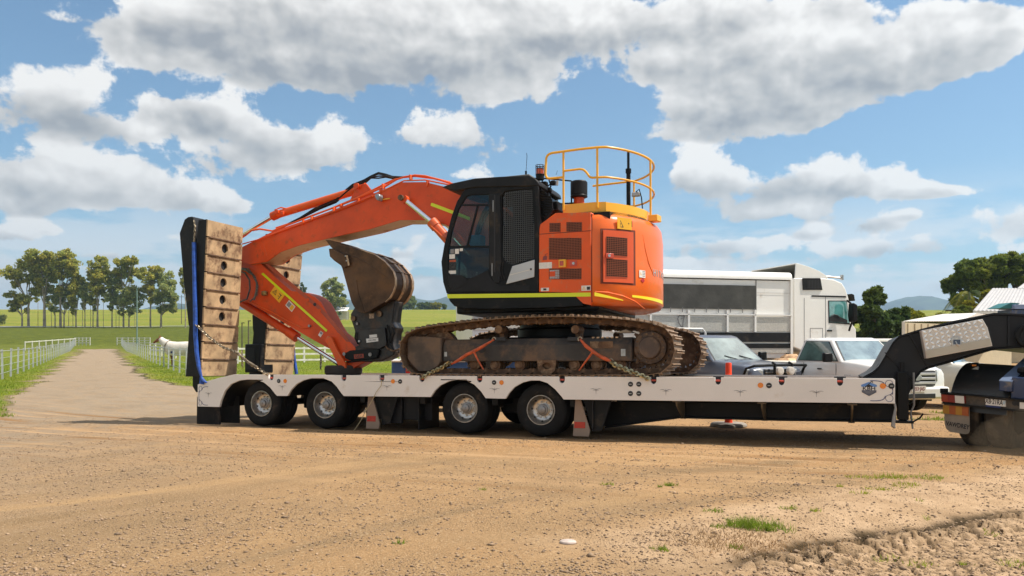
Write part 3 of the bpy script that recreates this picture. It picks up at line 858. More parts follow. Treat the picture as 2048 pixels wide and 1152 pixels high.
M_hill = mat('forested_hill', (0.045, 0.065, 0.032), 0.95, var=0.5, vscale=0.012, spec=0.05, bump=6.0, bscale=0.03)
DH = 4200.0
def prof_px(tbl, D):
    xs = [(p[0] - 1024) / FPX * D for p in tbl]; zs = [(HORY - p[1]) / FPX * D + EYE for p in tbl]
    return lambda x: float(np.interp(x, xs, zs))
hillgrid('mountain', (1730 - 1024) / FPX * DH, (2200 - 1024) / FPX * DH, DH, 1500,
         prof_px([(1730, 672), (1760, 628), (1785, 606), (1805, 600), (1820, 596.5), (1833, 595), (1845, 598), (1870, 606), (1900, 617), (1940, 632), (2000, 650), (2200, 680)], DH), M_hill, 0)
DH2 = 3600.0
hillgrid('hills', (-700 - 1024) / FPX * DH2, (1250 - 1024) / FPX * DH2, DH2, 1300,
         prof_px([(-700, 640), (0, 632), (180, 626), (290, 620), (330, 614), (365, 607), (420, 604), (520, 608), (600, 606), (625, 592), (660, 604), (700, 600), (760, 612), (800, 598), (822, 592), (850, 602), (872, 604), (890, 598), (930, 586), (1000, 600), (1100, 630), (1250, 660)], DH2), M_hill, 0)
def treeline(name, px0, px1, D, hpx, label, m):
    xs, ys, zs, ss = [], [], [], []
    n = int((px1 - px0) * 30)
    P = []
    px = nr.uniform(px0, px1, n)
    k = fbm(px / 9.0, px * 0 + D, 3)
    x = (px - 1024) / FPX * D; y = D + nr.uniform(-15, 15, n)
    base = hgt(x, y, False)
    hh = np.clip(hpx * (0.75 + 1.4 * k), 1, None) / FPX * D
    z = base + hh * nr.rand(n) ** 0.7
    s = D * 0.0011
    V = np.stack([x, y, z], -1)[:, None, :] + nr.normal(0, s, (n, 4, 3))
    F = np.arange(n * 4).reshape(-1, 4)
    o = npobj(name, V.reshape(-1, 3), F, m, kind='stuff'); tag(o, label, 'trees')
treeline('distant_trees', -80, 1250, 560, 13, 'low distant line of trees along the top of the far field', L_mid)

# ------------------------------------------------------------------ haze
HAZE = True
if HAZE:
    g = G(); g.box(-7000, 7000, -300, 6900, -3.0, 420)
    m = bpy.data.materials.new('haze'); m.use_nodes = True
    nt = m.node_tree; nt.nodes.clear(); t = NT(nt)
    pv = t.n('ShaderNodeVolumePrincipled')
    pv.inputs['Color'].default_value = (0.55, 0.78, 1.0, 1); pv.inputs['Density'].default_value = 0.00020
    pv.inputs['Anisotropy'].default_value = 0.25
    oo = t.n('ShaderNodeOutputMaterial'); nt.links.new(pv.outputs[0], oo.inputs['Volume'])
    o = g.build('haze', m, None, smooth=False, kind='stuff')
    tag(o, 'thin blue haze over the whole valley', 'haze')
# ================================================================== low loader trailer
trailer = thing('low_loader_trailer', 'white sided four axle low loader trailer carrying the orange excavator', 'trailer', TM)
P = TF.px
def off(lst, yv=0.0): return TF.pts(lst, yv)

outline = [(395.4,813),(395.4,769),(408.7,764),(441.5,755),(468,748.9)]
notches = [542, 687.5, 763.5, 844, 959, 1124, 1307, 1436, 1563, 1680]
def topy(x): return 748.9 + (x - 468) * (757 - 748.9) / (1790 - 468)
bigoutline = list(outline)
for nx in notches:
    s_ = (134.3 * (1 + .00025 * (nx - 1024))) / 134.3
    y0 = topy(nx); hw = 5.4 * s_; hh = 13.5 * s_
    bigoutline += [(nx - hw, y0), (nx - hw, y0 + hh * .55), (nx - hw * .7, y0 + hh * .85), (nx, y0 + hh), (nx + hw * .7, y0 + hh * .85), (nx + hw, y0 + hh * .55), (nx + hw, topy(nx + hw))]
bigoutline += [(1786, 757), (1790, 760), (1790, 807)]
arch4 = [(1127,799),(1123.7,794),(1110,778.4),(1094.5,766),(1078.7,761),(1060.8,761),(1045,765),(1029,774),(1018,786),(1011,797.5)]
arch3 = [(971,796.4),(962,783),(948.5,769.4),(932.7,761),(915,759),(897,762.7),(881,770.5),(870,780.6),(861,794)]
arch2 = [(687.6,792.2),(683.5,787.7),(673,773),(663,763),(646.6,756.5),(622,756.5),(605.6,761),(593,768),(582,779.5),(574.8,791.8)]
arch1 = [(554,791.8),(550,787.7),(540,775),(527.7,765),(513,759.4),(495,759),(478.4,761),(462,768),(449.7,781.5),(441.5,802),(438.5,814)]
for ar in (arch4, arch3, arch2, arch1): bigoutline += ar
ov = off(bigoutline)
g = G(); g.prism(ov, 0.0, 0.045)
rave = g.build('side_rave', M_white, trailer, bevel=0.006)
g = G(); g.prism(off(outline + [(1790, 757), (1790, 807)] + arch4 + arch3 + arch2 + arch1), 2.955, 3.0)
g.build('side_rave', M_white, trailer, bevel=0.004)
# wheel arch liners
for ar in (arch1, arch2, arch3, arch4):
    pts = off(ar)
    for v0 in (0.046, 2.25):
        g = G(); n = len(pts)
        inner = [(a, v0, z - .0) for a, z in pts]; outer = [(a, v0 + .70, z) for a, z in pts]
        up = [(a, v0, z + .012) for a, z in pts]; up2 = [(a, v0 + .70, z + .012) for a, z in pts]
        g.loft([[inner[i], outer[i], up2[i], up[i]] for i in range(n)])
        g.build('mudguard', M_black, trailer)
# deck and chassis
zt = 0.883
x0, x1 = P(470, 749, 0)[0], P(1789, 757, 0)[0]
g = G()
for k in range(14):
    pass
npl = 15
for k in range(npl):
    a = 0.06 + (2.94 - .06) / npl * k
    gg = G(); gg.box(x0 + .1, x1 - .02, a, a + (2.88 / npl) - .008, zt - .045, zt - .004)
    gg.build('deck_plank', M_deck, trailer)
g = G()
g.box(x0 - .6, x1, 0.90, 1.06, 0.56, 0.83); g.box(x0 - .6, x1, 1.95, 2.11, 0.56, 0.83)
g.build('chassis_rail', M_black, trailer, bevel=.01)
# deep front beams between the axles and the gooseneck
bm_pts = [P(1186, 803, .70), P(1790, 809, .70), P(1793, 841, .70), P(1560, 838, .70), P(1362, 833, .70), P(1212, 853, .70), P(1190, 846, .70)]
for v0 in (.70, 2.1):
    g = G(); g.prism(bm_pts, v0, v0 + .05)
    g.box(P(1215, 850, .7)[0], P(1362, 833, .7)[0], v0 - .09, v0 + .14, bm_pts[5][1] - .012, bm_pts[5][1] + .0) if False else None
    g.build('main_beam', M_charcoal, trailer, bevel=.004)
    lo = [bm_pts[5], bm_pts[4], bm_pts[3], bm_pts[2]]
    g = G(); g.loft([[(a, v0 - .08, z - .002), (a, v0 + .13, z - .002), (a, v0 + .13, z - .022), (a, v0 - .08, z - .022)] for a, z in lo])
    g.build('beam_flange', M_black, trailer)
# outriggers under the rave
for px_ in (1352, 1522, 1703):
    a = P(px_, 810, .1)[0]
    g = G(); g.prism([(0.06, .56), (.70, .56), (.70, .30), (.55, .30), (.10, .50)], a, a + .02, axes='yz')
    g.box(a - .045, a + .065, .06, .70, .555, .567)
    g.box(a - .03, a + .05, .60, .70, .29, .305)
    g.build('outrigger', mat('outrigger_paint', (.16, .125, .085), .6, var=.2), trailer)
for px_ in (745, 862, 1003, 1155):
    a = P(px_, 810, .5)[0]
    g = G(); g.box(a, a + .10, .12, 2.88, .45, .60)
    g.build('cross_member', M_black, trailer, bevel=.01)
# suspension: axles, rams, struts
AX = [P(521.5, 810, .08)[0], P(648.5, 812, .08)[0], P(928, 817, .08)[0], P(1081, 820, .08)[0]]
for a in AX:
    g = G(); g.cyl((a, .5, .40), (a, 2.5, .40), .06, n=12); g.box(a - .08, a + .08, .62, .80, .40, .62); g.box(a - .08, a + .08, 2.2, 2.38, .40, .62)
    g.build('axle', M_black, trailer)
for a, b in ((AX[0], AX[1]), (AX[1], AX[2]), (AX[2], AX[3])):
    m_ = (a + b) / 2
    g = G(); g.box(m_ - .25, m_ + .25, .72, .95, .30, .56); g.box(m_ - .25, m_ + .25, 2.1, 2.3, .30, .56)
    g.build('suspension_hanger', M_black, trailer, bevel=.02)
m_ = (AX[1] + AX[2]) / 2
g = G(); g.box(m_ - .62, m_ + .62, .30, .34, .18, .60, None); g.box(m_ - .15, m_ + .1, .24, .30, .12, .56)
g.build('ride_frame', M_charcoal, trailer, bevel=.01)
# tapered stands with red and white reflectors behind wheel two and wheel four
for (pl, pb) in ((735, 853), (1149, 861)):
    a, zb = P(pl, pb, .12)
    wd = .20
    g = G(); g.prism([(a + .02, .565), (a + .10, .565), (a + .24, .12), (a + .22, .03), (a - .02, .03)], .10, .13)
    st = g.build('mudflap_stay', mat('pale_bracket', (.30, .21, .15), .6, var=.1), trailer, bevel=.004)
    g = G(); g.box(a + .005, a + .17, .095, .0995, .15, .24); g.build('reflector', M_red, st)
    g = G(); g.prism([(a + .12, .565), (a + .55, .565), (a + .40, .12), (a + .26, .10)], .16, .18); g.build('gusset', M_black, st)
for px_, w_ in ((838, .14), (1185, .10)):
    a = P(px_, 820, .15)[0]
    g = G(); g.box(a, a + .02, .12, .80, .04 if px_ < 900 else .14, .56); g.build('mudflap', M_black if px_ < 900 else M_charcoal, trailer)
for (xa, xb, zb, v_) in ((393, 440, 848, .10), (436, 478, 845, .35)):
    a, z = P(xa, zb, v_); b, _ = P(xb, zb, v_)
    g = G(); g.box(a, b, v_, v_ + .03, z, .50); g.build('mudflap', M_rubber, trailer, bevel=.01)
g = G(); a = P(470, 800, .9)[0]; g.box(a - .5, a - .44, .9, 2.9, .35, .60); g.build('rear_bar', M_black, trailer, bevel=.01)
# wheels
gt = G(); gt.lathe([(.222,-.012),(.25,.000),(.29,.004),(.335,.002),(.370,-.010),(.392,-.032),(.3985,-.055),(.3985,-.075),(.388,-.078),(.388,-.090),(.3985,-.093),(.3985,-.122),(.388,-.125),(.388,-.137),(.3985,-.140),(.3985,-.168),(.388,-.171),(.388,-.183),(.3985,-.186),(.3985,-.200),(.385,-.225),(.34,-.242),(.26,-.242),(.222,-.23)], 56)
tyre_me = gt.mesh('tyre', M_rubber, ang=40)
gr_ = G(); gr_.lathe([(.222,-.23),(.224,-.014),(.221,-.004),(.214,-.004),(.209,-.014),(.203,-.05),(.192,-.075),(.182,-.10),(.160,-.122),(.145,-.128),(.098,-.128),(.095,-.10),(.088,-.098)], 48)
rim_me = gr_.mesh('wheel', M_chrome, ang=25)
gh = G(); gh.lathe([(.086,-.13),(.086,-.085),(.078,-.075),(.062,-.070),(.060,-.035),(.050,-.028),(.018,-.026),(.016,-.018),(.0001,-.017)], 28)
hub_me = gh.mesh('hub', M_steel)
gn = G()
for k in range(10):
    a = k * math.pi / 5
    gn.cyl((.118 * math.cos(a), .118 * math.sin(a), -.130), (.118 * math.cos(a), .118 * math.sin(a), -.098), .013, .011, n=6)
nut_me = gn.mesh('wheel_nut', M_chrome)
gk = G()
for k in range(8):
    a = k * math.pi / 4 + .3
    c_ = Vector((.176 * math.cos(a), .176 * math.sin(a), -.106)); nrm = Vector((-math.cos(a) * .6, -math.sin(a) * .6, .8))
    gk.cyl(c_ - nrm * .008, c_ + nrm * .004, .017, n=12)
hole_me = gk.mesh('hand_hole', M_ink)
for i, a in enumerate(AX):
    for (v_, flip) in ((.085, 0), (.375, 0), (2.90, 1), (2.61, 1)):
        Mx = T(a, v_, .40) @ (RX(90) if not flip else RX(-90)) @ RZ(23 * i + 40 * flip)
        wh = inst('wheel', rim_me, trailer, Mx)
        ty = inst('tyre', tyre_me, wh, Matrix.Identity(4))
        if v_ < .1 or flip:
            inst('hub', hub_me, wh, Matrix.Identity(4))
            inst('wheel_nut', nut_me, wh, Matrix.Identity(4))['kind'] = 'stuff'
            inst('hand_hole', hole_me, wh, Matrix.Identity(4))['kind'] = 'stuff'
# marker lamps, black reflectors and red chain hooks in the notches
def disc(px_, py_, m_, name, r_=.036, parent=rave, th=.008):
    a, z = P(px_, py_, 0)
    g = G(); g.cyl((a, -.001 - th, z), (a, -.001, z), r_ * .93, r_, n=20)
    return g.build(name, m_, parent), a, z
for px_, py_ in ((570.5,762),(786,762.6),(1003,765),(1521,770.5),(1765.8,772)): disc(px_, py_, M_amber, 'marker_lamp')
for px_, py_ in ((557.6,762),(800.4,763),(988.2,765),(1261,768.4),(1277.6,768.4),(1261,787),(1277.6,787),(1538,771),(1783,772)):
    o, a, z = disc(px_, py_, M_ink, 'round_plug')
    g = G(); g.box(a - .018, a + .018, -.0105, -.0092, z - .005, z + .005); g.build('plug_mark', M_galv, rave)
for nx in notches:
    a, z = P(nx, topy(nx) + 6.5, 0)
    g = G(); g.cyl((a - .032, .022, z), (a + .032, .022, z), .014, n=10); g.build('tie_bar', M_redp, rave)
    g = G(); g.box(a - .07, a + .07, .050, .062, z - .10, z + .06); g.build('pocket', M_ink, rave)
# pin-striped ornaments on the rave
def stroke(path, r_, m_, parent=rave, name='pinstripe', v=-.002):
    g = G(); g.tube([(p[0], v, p[1]) for p in path], r_, 5); return g.build(name, m_, parent)
def bez(p0, p1, p2, n=8): return [((1-t)**2*p0[0]+2*(1-t)*t*p1[0]+t*t*p2[0], (1-t)**2*p0[1]+2*(1-t)*t*p1[1]+t*t*p2[1]) for t in [i / n for i in range(n + 1)]]
for px_, py_ in ((417,787.7),(564.6,773.7),(773.8,773.7),(989,779),(1192,780),(1331.8,781.8),(1480.5,783.8),(1632.8,785)):
    a, z = P(px_, py_, 0)
    g = G()
    for s in (-1, 1):
        g.tube([(a, -.001, z)] + [(x_, -.001, y_) for x_, y_ in bez((a + s * .01, z + .005), (a + s * .04, z + .028), (a + s * .085, z + .012))], [.0035] * 6 + [.0032, .0025, .002, .0015], 5)
        g.tube([(x_, -.001, y_) for x_, y_ in bez((a, z - .005), (a + s * .02, z + .0), (a + s * .045, z - .004))], [.003] * 6 + [.002] * 3, 5)
    g.tube([(a, -.001, z + .03), (a, -.001, z), (a, -.001, z - .06)], [.0015, .004, .0015], 5)
    g.build('pinstripe_cross', M_inkgrey, rave)
def scroll(xc, zc, sx, sz):
    def q(x, z): return (xc + sx * x, zc + sz * z)
    circ = [q(.045 + .042 * math.cos(t), -.045 + .042 * math.sin(t)) for t in [i * math.pi / 8 for i in range(17)]]
    stroke(circ, .0028, M_inkblue)
    stroke([q(*p) for p in bez((.26, -.012), (.16, -.005), (.115, -.03)) + bez((.11, -.033), (.095, -.05), (.088, -.075))], .0045, M_inkblue)
    stroke([q(*p) for p in bez((.005, -.09), (.004, -.15), (.006, -.17))], .0035, M_inkblue)
    stroke([q(*p) for p in bez((.04, -.088), (.02, -.093), (.006, -.12))], .0045, M_inkblue)
xr, zr = P(1787, 760, 0); xrb, zrb = P(1787, 804, 0)
scroll(xr - .005, zr, -1, 1); scroll(xr - .005, zrb, -1, -1)
xl, zl = P(398, 772, 0); xlb, zlb = P(398, 811, 0)
scroll(xl, zl, .8, 1); scroll(xl, zlb, .8, -1)
# hexagon badge
a, z = P(1738, 777, 0)
hexa = [(a - .092, z + .045), (a, z + .085), (a + .092, z + .045), (a + .085, z - .048), (a, z - .098), (a - .085, z - .048)]
g = G(); g.prism(hexa, -.003, -.001); bad = g.build('badge', M_plate, rave)
g = G(); g.prism([(a - .090, z + .046), (a, z + .082), (a + .090, z + .046), (a + .088, z + .022), (a - .088, z + .022)], -.004, -.0031); g.build('badge_sky', M_inklight, bad)
g = G(); g.prism([(a - .05, z + .022), (a - .02, z + .045), (a + .0, z + .052), (a + .05, z + .022)], -.0052, -.0042); g.tube([(a - .01, -.005, z + .05), (a + .04, -.005, z + .098), (a + .042, -.005, z + .07)], .004, 5); g.build('badge_digger', M_ink, bad)
g = G(); g.prism([(a - .084, z - .022), (a + .084, z - .022), (a + .083, z - .048), (a, z - .096), (a - .083, z - .048)], -.0052, -.0032); g.build('badge_base', mat('badge_grey', (.09, .10, .13), .5), bad)
text('KBH', .062, M_ink, bad, T(a, -.0036, z - .001) @ FACE, squash=1.25, bold=.0015)
for k in range(3):
    g = G(); g.box(a - .062 + .012 * k, a + .062 - .012 * k, -.0062, -.0054, z - .037 - .011 * k, z - .033 - .011 * k); g.build('badge_line', M_inkgrey, bad)

# ---- gooseneck
Vg = 0.62
top_ = [(1726,757),(1745,747),(1757,736),(1768,718),(1778,700),(1786,687),(1797,676),(1812,671),(1838,663),(1900,647),(1987,630),(2048,632.5),(2130,636)]
bot_ = [(2130,700),(2048,692),(1988,696),(1900,722),(1857,734),(1842,741),(1832,754),(1824,776),(1812,800),(1800,808),(1790,808)]
gp_pts = TF.pts(top_ + bot_, Vg)
g = G(); g.prism(gp_pts, Vg, Vg + .05); goose = g.build('gooseneck', M_goose, trailer, bevel=.006)
g = G(); g.prism(gp_pts, 2.33, 2.38); g.build('side_plate', M_goose, goose, bevel=.006)
topc = TF.pts(top_, Vg)
g = G(); g.loft([[(x, Vg - .04, z + .004), (x, 2.42, z + .004), (x, 2.42, z + .026), (x, Vg - .04, z + .026)] for x, z in topc]); g.build('top_flange', M_goose, goose)
botc = TF.pts(bot_, Vg)
g = G(); g.loft([[(x, Vg - .04, z - .004), (x, 2.42, z - .004), (x, 2.42, z - .022), (x, Vg - .04, z - .022)] for x, z in botc[:8]]); g.build('bottom_flange', M_black, goose)
for p_, q_ in (((1770,705),(1827,762)), ((1819,668),(1857,735)), ((2017,632),(2017,692))):
    a, b = P(*p_, Vg), P(*q_, Vg)
    g = G(); g.loft([[(a[0] - .01, Vg - .035, a[1]), (a[0] + .01, Vg - .035, a[1]), (a[0] + .01, Vg - .001, a[1]), (a[0] - .01, Vg - .001, a[1])],
                     [(b[0] - .01, Vg - .035, b[1]), (b[0] + .01, Vg - .035, b[1]), (b[0] + .01, Vg - .001, b[1]), (b[0] - .01, Vg - .001, b[1])]])
    g.build('stiffener', M_goose, goose)
# curved air pipe at the right edge
c_ = P(2058, 672, Vg - .08)
g = G(); g.tube([(c_[0] + .12 * math.cos(t), Vg - .08, c_[1] + .13 * math.sin(t)) for t in [math.pi * (.55 + .09 * i) for i in range(11)]], .03, 10); g.build('air_pipe', M_black, goose)
# landing leg
a, z = P(1803, 745, .45); zb = P(1803, 846, .45)[1]
leg = G().box(a - .055, a + .075, .40, .55, .36, .98).build('landing_leg', M_black, trailer, bevel=.012)
G().cyl((a + .01, .475, zb + .03), (a + .01, .475, .40), .050, n=14).build('leg_ram', M_charcoal, leg)
G().box(a - .10, a + .13, .38, .57, zb, zb + .03).build('foot', M_black, leg, bevel=.006)
G().tube([(a + .12, .42, zb + .02), (a + .20, .42, zb + .07), (a + .24, .42, zb + .13)], .012, 6).build('foot_hook', M_black, leg)
G().tube([(a + .14, .45, .97), (a + .14, .45, .55), (a + .10, .45, .46), (a + .12, .45, .25)], .013, 6).build('hose', M_steel, leg)
G().cyl((a + .01, .475, .98), (a + .01, .475, 1.10), .025, n=10).build('grease_cap', M_charcoal, leg)
g = G(); a2, z2 = P(1790, 770, .05); 
g.tube([P(1787, 800, .05)[:1] + (.05,) + P(1787, 800, .05)[1:], (P(1791, 815, .05)[0], .05, P(1791, 815, .05)[1]), (P(1788, 835, .05)[0], .05, P(1788, 835, .05)[1]), (P(1786, 852, .05)[0], .05, P(1786, 852, .05)[1]), (P(1790, 856, .05)[0], .05, P(1790, 856, .05)[1])], [.012, .013, .022, .024, .015], 8)
g.build('crank_handle', M_steel, trailer)
# checker plate toolbox
TBv = .34
tb = TF.pts([(1843,661),(1965,638),(1975,655),(1985,692),(1853,717)], TBv)
g = G(); g.prism(tb, TBv, Vg - .002); tbox = g.build('toolbox', M_alu, goose, bevel=.004)
fr = TF.pts([(1838,664),(1843,661),(1853,717),(1842,700)], TBv)
A0, A1, A3 = Vector((tb[0][0], 0, tb[0][1])), Vector((tb[1][0], 0, tb[1][1])), Vector((tb[4][0], 0, tb[4][1]))
A2 = Vector((tb[3][0], 0, tb[3][1]))
g = G()
for i in range(11):
    for j in range(5):
        s_ = (i + .5 + .0) / 11; r_ = (j + .55) / 7
        top = A0.lerp(A1, s_); bo = A3.lerp(A2, s_); c = top.lerp(bo, r_)
        ang = (45 if (i + j) % 2 else -45) + 11
        L = .036; Wd = .017
        ca_, sa_ = math.cos(R(ang)), math.sin(R(ang))
        q = [(-L, 0), (0, -Wd), (L, 0), (0, Wd)]
        ring0 = [(c.x + x * ca_ - y * sa_, TBv - .0005, c.z + x * sa_ + y * ca_) for x, y in q]
        ring1 = [(c.x + (x * ca_ - y * sa_) * .6, TBv - .006, c.z + (x * sa_ + y * ca_) * .55) for x, y in q]
        g.loft([ring0, ring1])
g.build('tread_pattern', mat('tread_bright', (.86, .84, .80), .22, metal=.6, var=.02), tbox, kind='stuff', smooth=False)
l0 = A0.lerp(A3, .72); l1 = A1.lerp(A2, .72)
g = G(); g.loft([[(l0.x, TBv - .012, l0.z), (l0.x, TBv - .001, l0.z), (A3.x + .01, TBv - .001, A3.z + .01), (A3.x + .01, TBv - .006, A3.z + .01)], [(l1.x, TBv - .012, l1.z), (l1.x, TBv - .001, l1.z), (A2.x - .01, TBv - .001, A2.z + .01), (A2.x - .01, TBv - .006, A2.z + .01)]])
g.build('lid_lip', mat('alu_lip', (.50, .48, .42), .4, metal=.6, var=.06), tbox)
a, z = P(1913, 684, TBv)
g = G(); g.prism([(a - .058, z - .05), (a + .058, z - .035), (a + .06, z + .035), (a + .02, z + .068), (a - .035, z + .062), (a - .065, z + .03)], TBv - .014, TBv - .004); lk = g.build('latch', M_chrome, tbox, bevel=.004)
g = G(); g.box(a - .038, a + .040, TBv - .018, TBv - .0145, z - .03, z + .03); g.build('latch_dish', mat('latch_dark_metal', (.10, .12, .16), .25, metal=.9), lk)  # dark metal face of the latch dish
g = G(); g.tube([(a - .01, TBv - .02, z + .01), (a, TBv - .035, z - .03), (a + .03, TBv - .03, z - .055)], .008, 6); g.build('latch_handle', M_chrome, lk)

# ---- ramps: steel box frames faced with planks between cleats
def ramp(v0, v1, ub, ut, ztop, holes, name='ramp'):
    n = 9; zb = .86
    H_ = ztop - zb
    lean = (ut - ub) / H_
    Mr = Matrix(((1, 0, lean, ub), (0, 1, 0, v0), (0, 0, 1, zb), (0, 0, 0, 1)))
    wdt = v1 - v0
    g = G(); g.prism([(-.36, 0), (-.03, 0), (-.03, H_), (-.22, H_), (-.31, H_ * .5)], 0, .03, M=Mr); g.prism([(-.36, 0), (-.03, 0), (-.03, H_), (-.22, H_), (-.31, H_ * .5)], wdt - .03, wdt, M=Mr)
    g.box(-.10, -.05, 0.03, wdt - .03, 0, H_ - .01, Mr)
    fr_ = g.build(name, M_charcoal, trailer, bevel=.006)
    h_ = H_ / n
    for k in range(n):
        z0, z1 = k * h_ + .012, (k + 1) * h_ - .012
        zc = (z0 + z1) / 2
        hs = [[(wdt / 2 + .082 * math.cos(t), zc + .085 * math.sin(t)) for t in [i * math.pi / 9 for i in range(18)]]] if k in holes else []
        g = G(); g.prism([(0, z0), (wdt, z0), (wdt, z1), (0, z1)], -.03, .0 + .003 * (k % 2), holes=hs, axes='yz')
        for i_, v_ in enumerate(g.v): g.v[i_] = tuple(Mr @ Vector(v_))
        g.build('plank', M_wood, fr_)
        if hs:
            g = G(); g.cyl((-.049, wdt / 2, zc), (-.045, wdt / 2, zc), .10, n=18, M=Mr); g.build('hole_backing', M_ink, fr_)
    for k in range(1, n):
        g = G(); g.box(-.028, .022, .03, wdt - .05, k * h_ - .010, k * h_ + .010, Mr); g.build('cleat', M_woodb, fr_)
    return fr_, Mr, H_
zr1 = P(448, 447, .48)[1]
r1, Mr1, H1 = ramp(.03, .93, P(402, 757, .03)[0] + .0, P(416, 446, .03)[0], zr1, (3, 4, 5, 6, 7))
r2, Mr2, H2 = ramp(1.63, 2.54, P(527, 748, 1.63)[0], P(590, 470, 2.2)[0] - .05, P(600, 480, 2.5)[1], (3, 4, 5, 6, 7))
g = G(); g.prism(TF.pts([(359,466),(369,439),(376,434),(385,433),(390,441),(392,470),(398,650),(377,652),(367,560)], .05), .05, .62); fl = g.build('ramp_flap', M_charcoal, trailer, bevel=.01)
g = G(); g.prism(TF.pts([(383,650),(398,650),(398,782),(392,785),(385,773)], .05), .05, .14); po = g.build('hinge_post', M_black, trailer, bevel=.01)
a, z = P(391, 722, .05); g = G(); g.cyl((a, .035, z), (a, .049, z), .028, n=16); g.build('marker_lamp', M_amber, po)
for yy in (737, 750):
    a, z = P(391, yy, .05); g = G(); g.box(a - .03, a + .03, .045, .049, z - .014, z + .014); g.build('number_sticker', M_galv, po)
g = G(); g.prism(TF.pts([(508,630),(530,630),(530,748),(527,748),(512,745),(515,690),(509,658)], 1.75), 1.70, 1.80); g.build('ramp_flap', M_charcoal, trailer, bevel=.01)
a, z = P(496, 745, 1.6); b, zt2 = P(527, 688, 1.6)
g = G(); g.box(a, b, 1.5, 1.9, z, zt2); pk = g.build('power_pack', M_black, trailer, bevel=.02)
g = G(); g.box(a + .03, b - .12, 1.49, 1.499, z + .06, zt2 - .08); g.build('cover', M_charcoal, pk, bevel=.01)

# ---- blue sleeved ramp springs
def poly3(lst, v): return [(P(x, y, v)[0], v, P(x, y, v)[1]) for x, y in lst]
g = G(); g.tube(poly3([(388,485),(388.5,520),(389.5,570),(390.5,620),(391,670),(394,710),(398,735),(403,755)], -.02), [.036,.039,.038,.040,.040,.038,.034,.022], 10)
g.tube(poly3([(403,755),(407,762),(413,765)], -.02), [.022, .035, .012], 8); g.tube(poly3([(402,755),(402,766),(408,768)], -.02), [.02, .03, .010], 8)
o = g.build('sleeve', M_strap, None); o.parent = None; o.matrix_world = TM; o.name = 'blue_sleeve'
tag(o, 'long blue fabric sleeve over a chain hanging down the near ramp', 'chain sleeve')
g = G(); g.tube(poly3([(586,690),(588,715),(591,735),(593,748)], 2.62), .036, 10)
o = g.build('blue_sleeve', M_strap, None); o.matrix_world = TM
tag(o, 'short blue sleeve beside the foot of the far ramp', 'chain sleeve')

# ---- chains
def chain(path, r_, pitch, name, label, m_=M_chain, jitter=0.0):
    Pp = [Vector(p) for p in path]
    L = [0]
    for i in range(1, len(Pp)): L.append(L[-1] + (Pp[i] - Pp[i - 1]).length)
    n = max(2, int(L[-1] / pitch)); g = G(); rr_ = random.Random(len(path) * 7 + n)
    for k in range(n):
        s = (k + .5) * pitch; i = max(j for j in range(len(L) - 1) if L[j] <= s + 1e-6) if s < L[-1] else len(L) - 2
        t = (s - L[i]) / max(1e-6, L[i + 1] - L[i]); c = Pp[i].lerp(Pp[i + 1], min(1, t)); d = (Pp[i + 1] - Pp[i]).normalized()
        side = d.cross(Vector((0, 1, 0))).normalized()
        ax = side if k % 2 else Vector((0, 1, 0))
        ax = (ax + side * rr_.uniform(-.3, .3) + Vector((0, 1, 0)) * rr_.uniform(-.3, .3)).normalized()
        a = pitch * .72; b = r_ * 2.1
        pts = [c + d * (a * math.cos(t_)) + ax * (b * math.sin(t_)) for t_ in [j * math.pi / 4 for j in range(8)]]
        g.tube(pts, r_, 4, closed=True)
    o = g.build(name, m_, None); o.matrix_world = TM
    tag(o, label, 'chain'); return o
chain(poly3([(388,441),(390,452),(389,470),(388,487)], -.03), .007, .036, 'chain', 'short chain hanging from the top of the near ramp')
chain(poly3([(392,649),(420,676),(447,695),(474,705)], -.03) + [(P(500,728,-.03)[0], -.03, P(500,728,-.03)[1]), (P(541,751,0)[0], -.015, P(541,751,0)[1])], .010, .044, 'chain', 'tie down chain across the near ramp to the rave')
g = G(); g.tube(poly3([(474,705),(492,720),(515,735)], -.04), [.022, .016, .022], 8); o = g.build('chain_binder', M_chain, None); o.matrix_world = TM; tag(o, 'rusty chain tensioner at the foot of the near ramp', 'binder')
chain(poly3([(484,703),(484,715),(485,735)], 0.0), .008, .034, 'chain', 'short loose chain end dangling beside the near ramp')
chain(poly3([(641,708),(642,722),(641,740)], .9), .009, .038, 'chain', 'loose chain hanging under the polished cylinder rod')
chain(poly3([(843,757),(855,748),(868,742),(884,735),(893,729),(899,722)], -.03), .011, .042, 'chain', 'tie down chain at the front end of the near track', mat('chain_new', (.50, .44, .26), .4, metal=.8, var=.5, vscale=25))
for dy in (0, 2.4):
    chain(poly3([(1222,724 + dy),(1240,733 + dy),(1262,742 + dy * .8),(1285,752 - dy * .3),(1302,762 - dy)], -.035 - dy * .01), .011, .042, 'chain', ('upper' if dy == 0 else 'lower') + ' strand of the chain from the red binder to the rave by the sprocket', MATS['chain_new'])
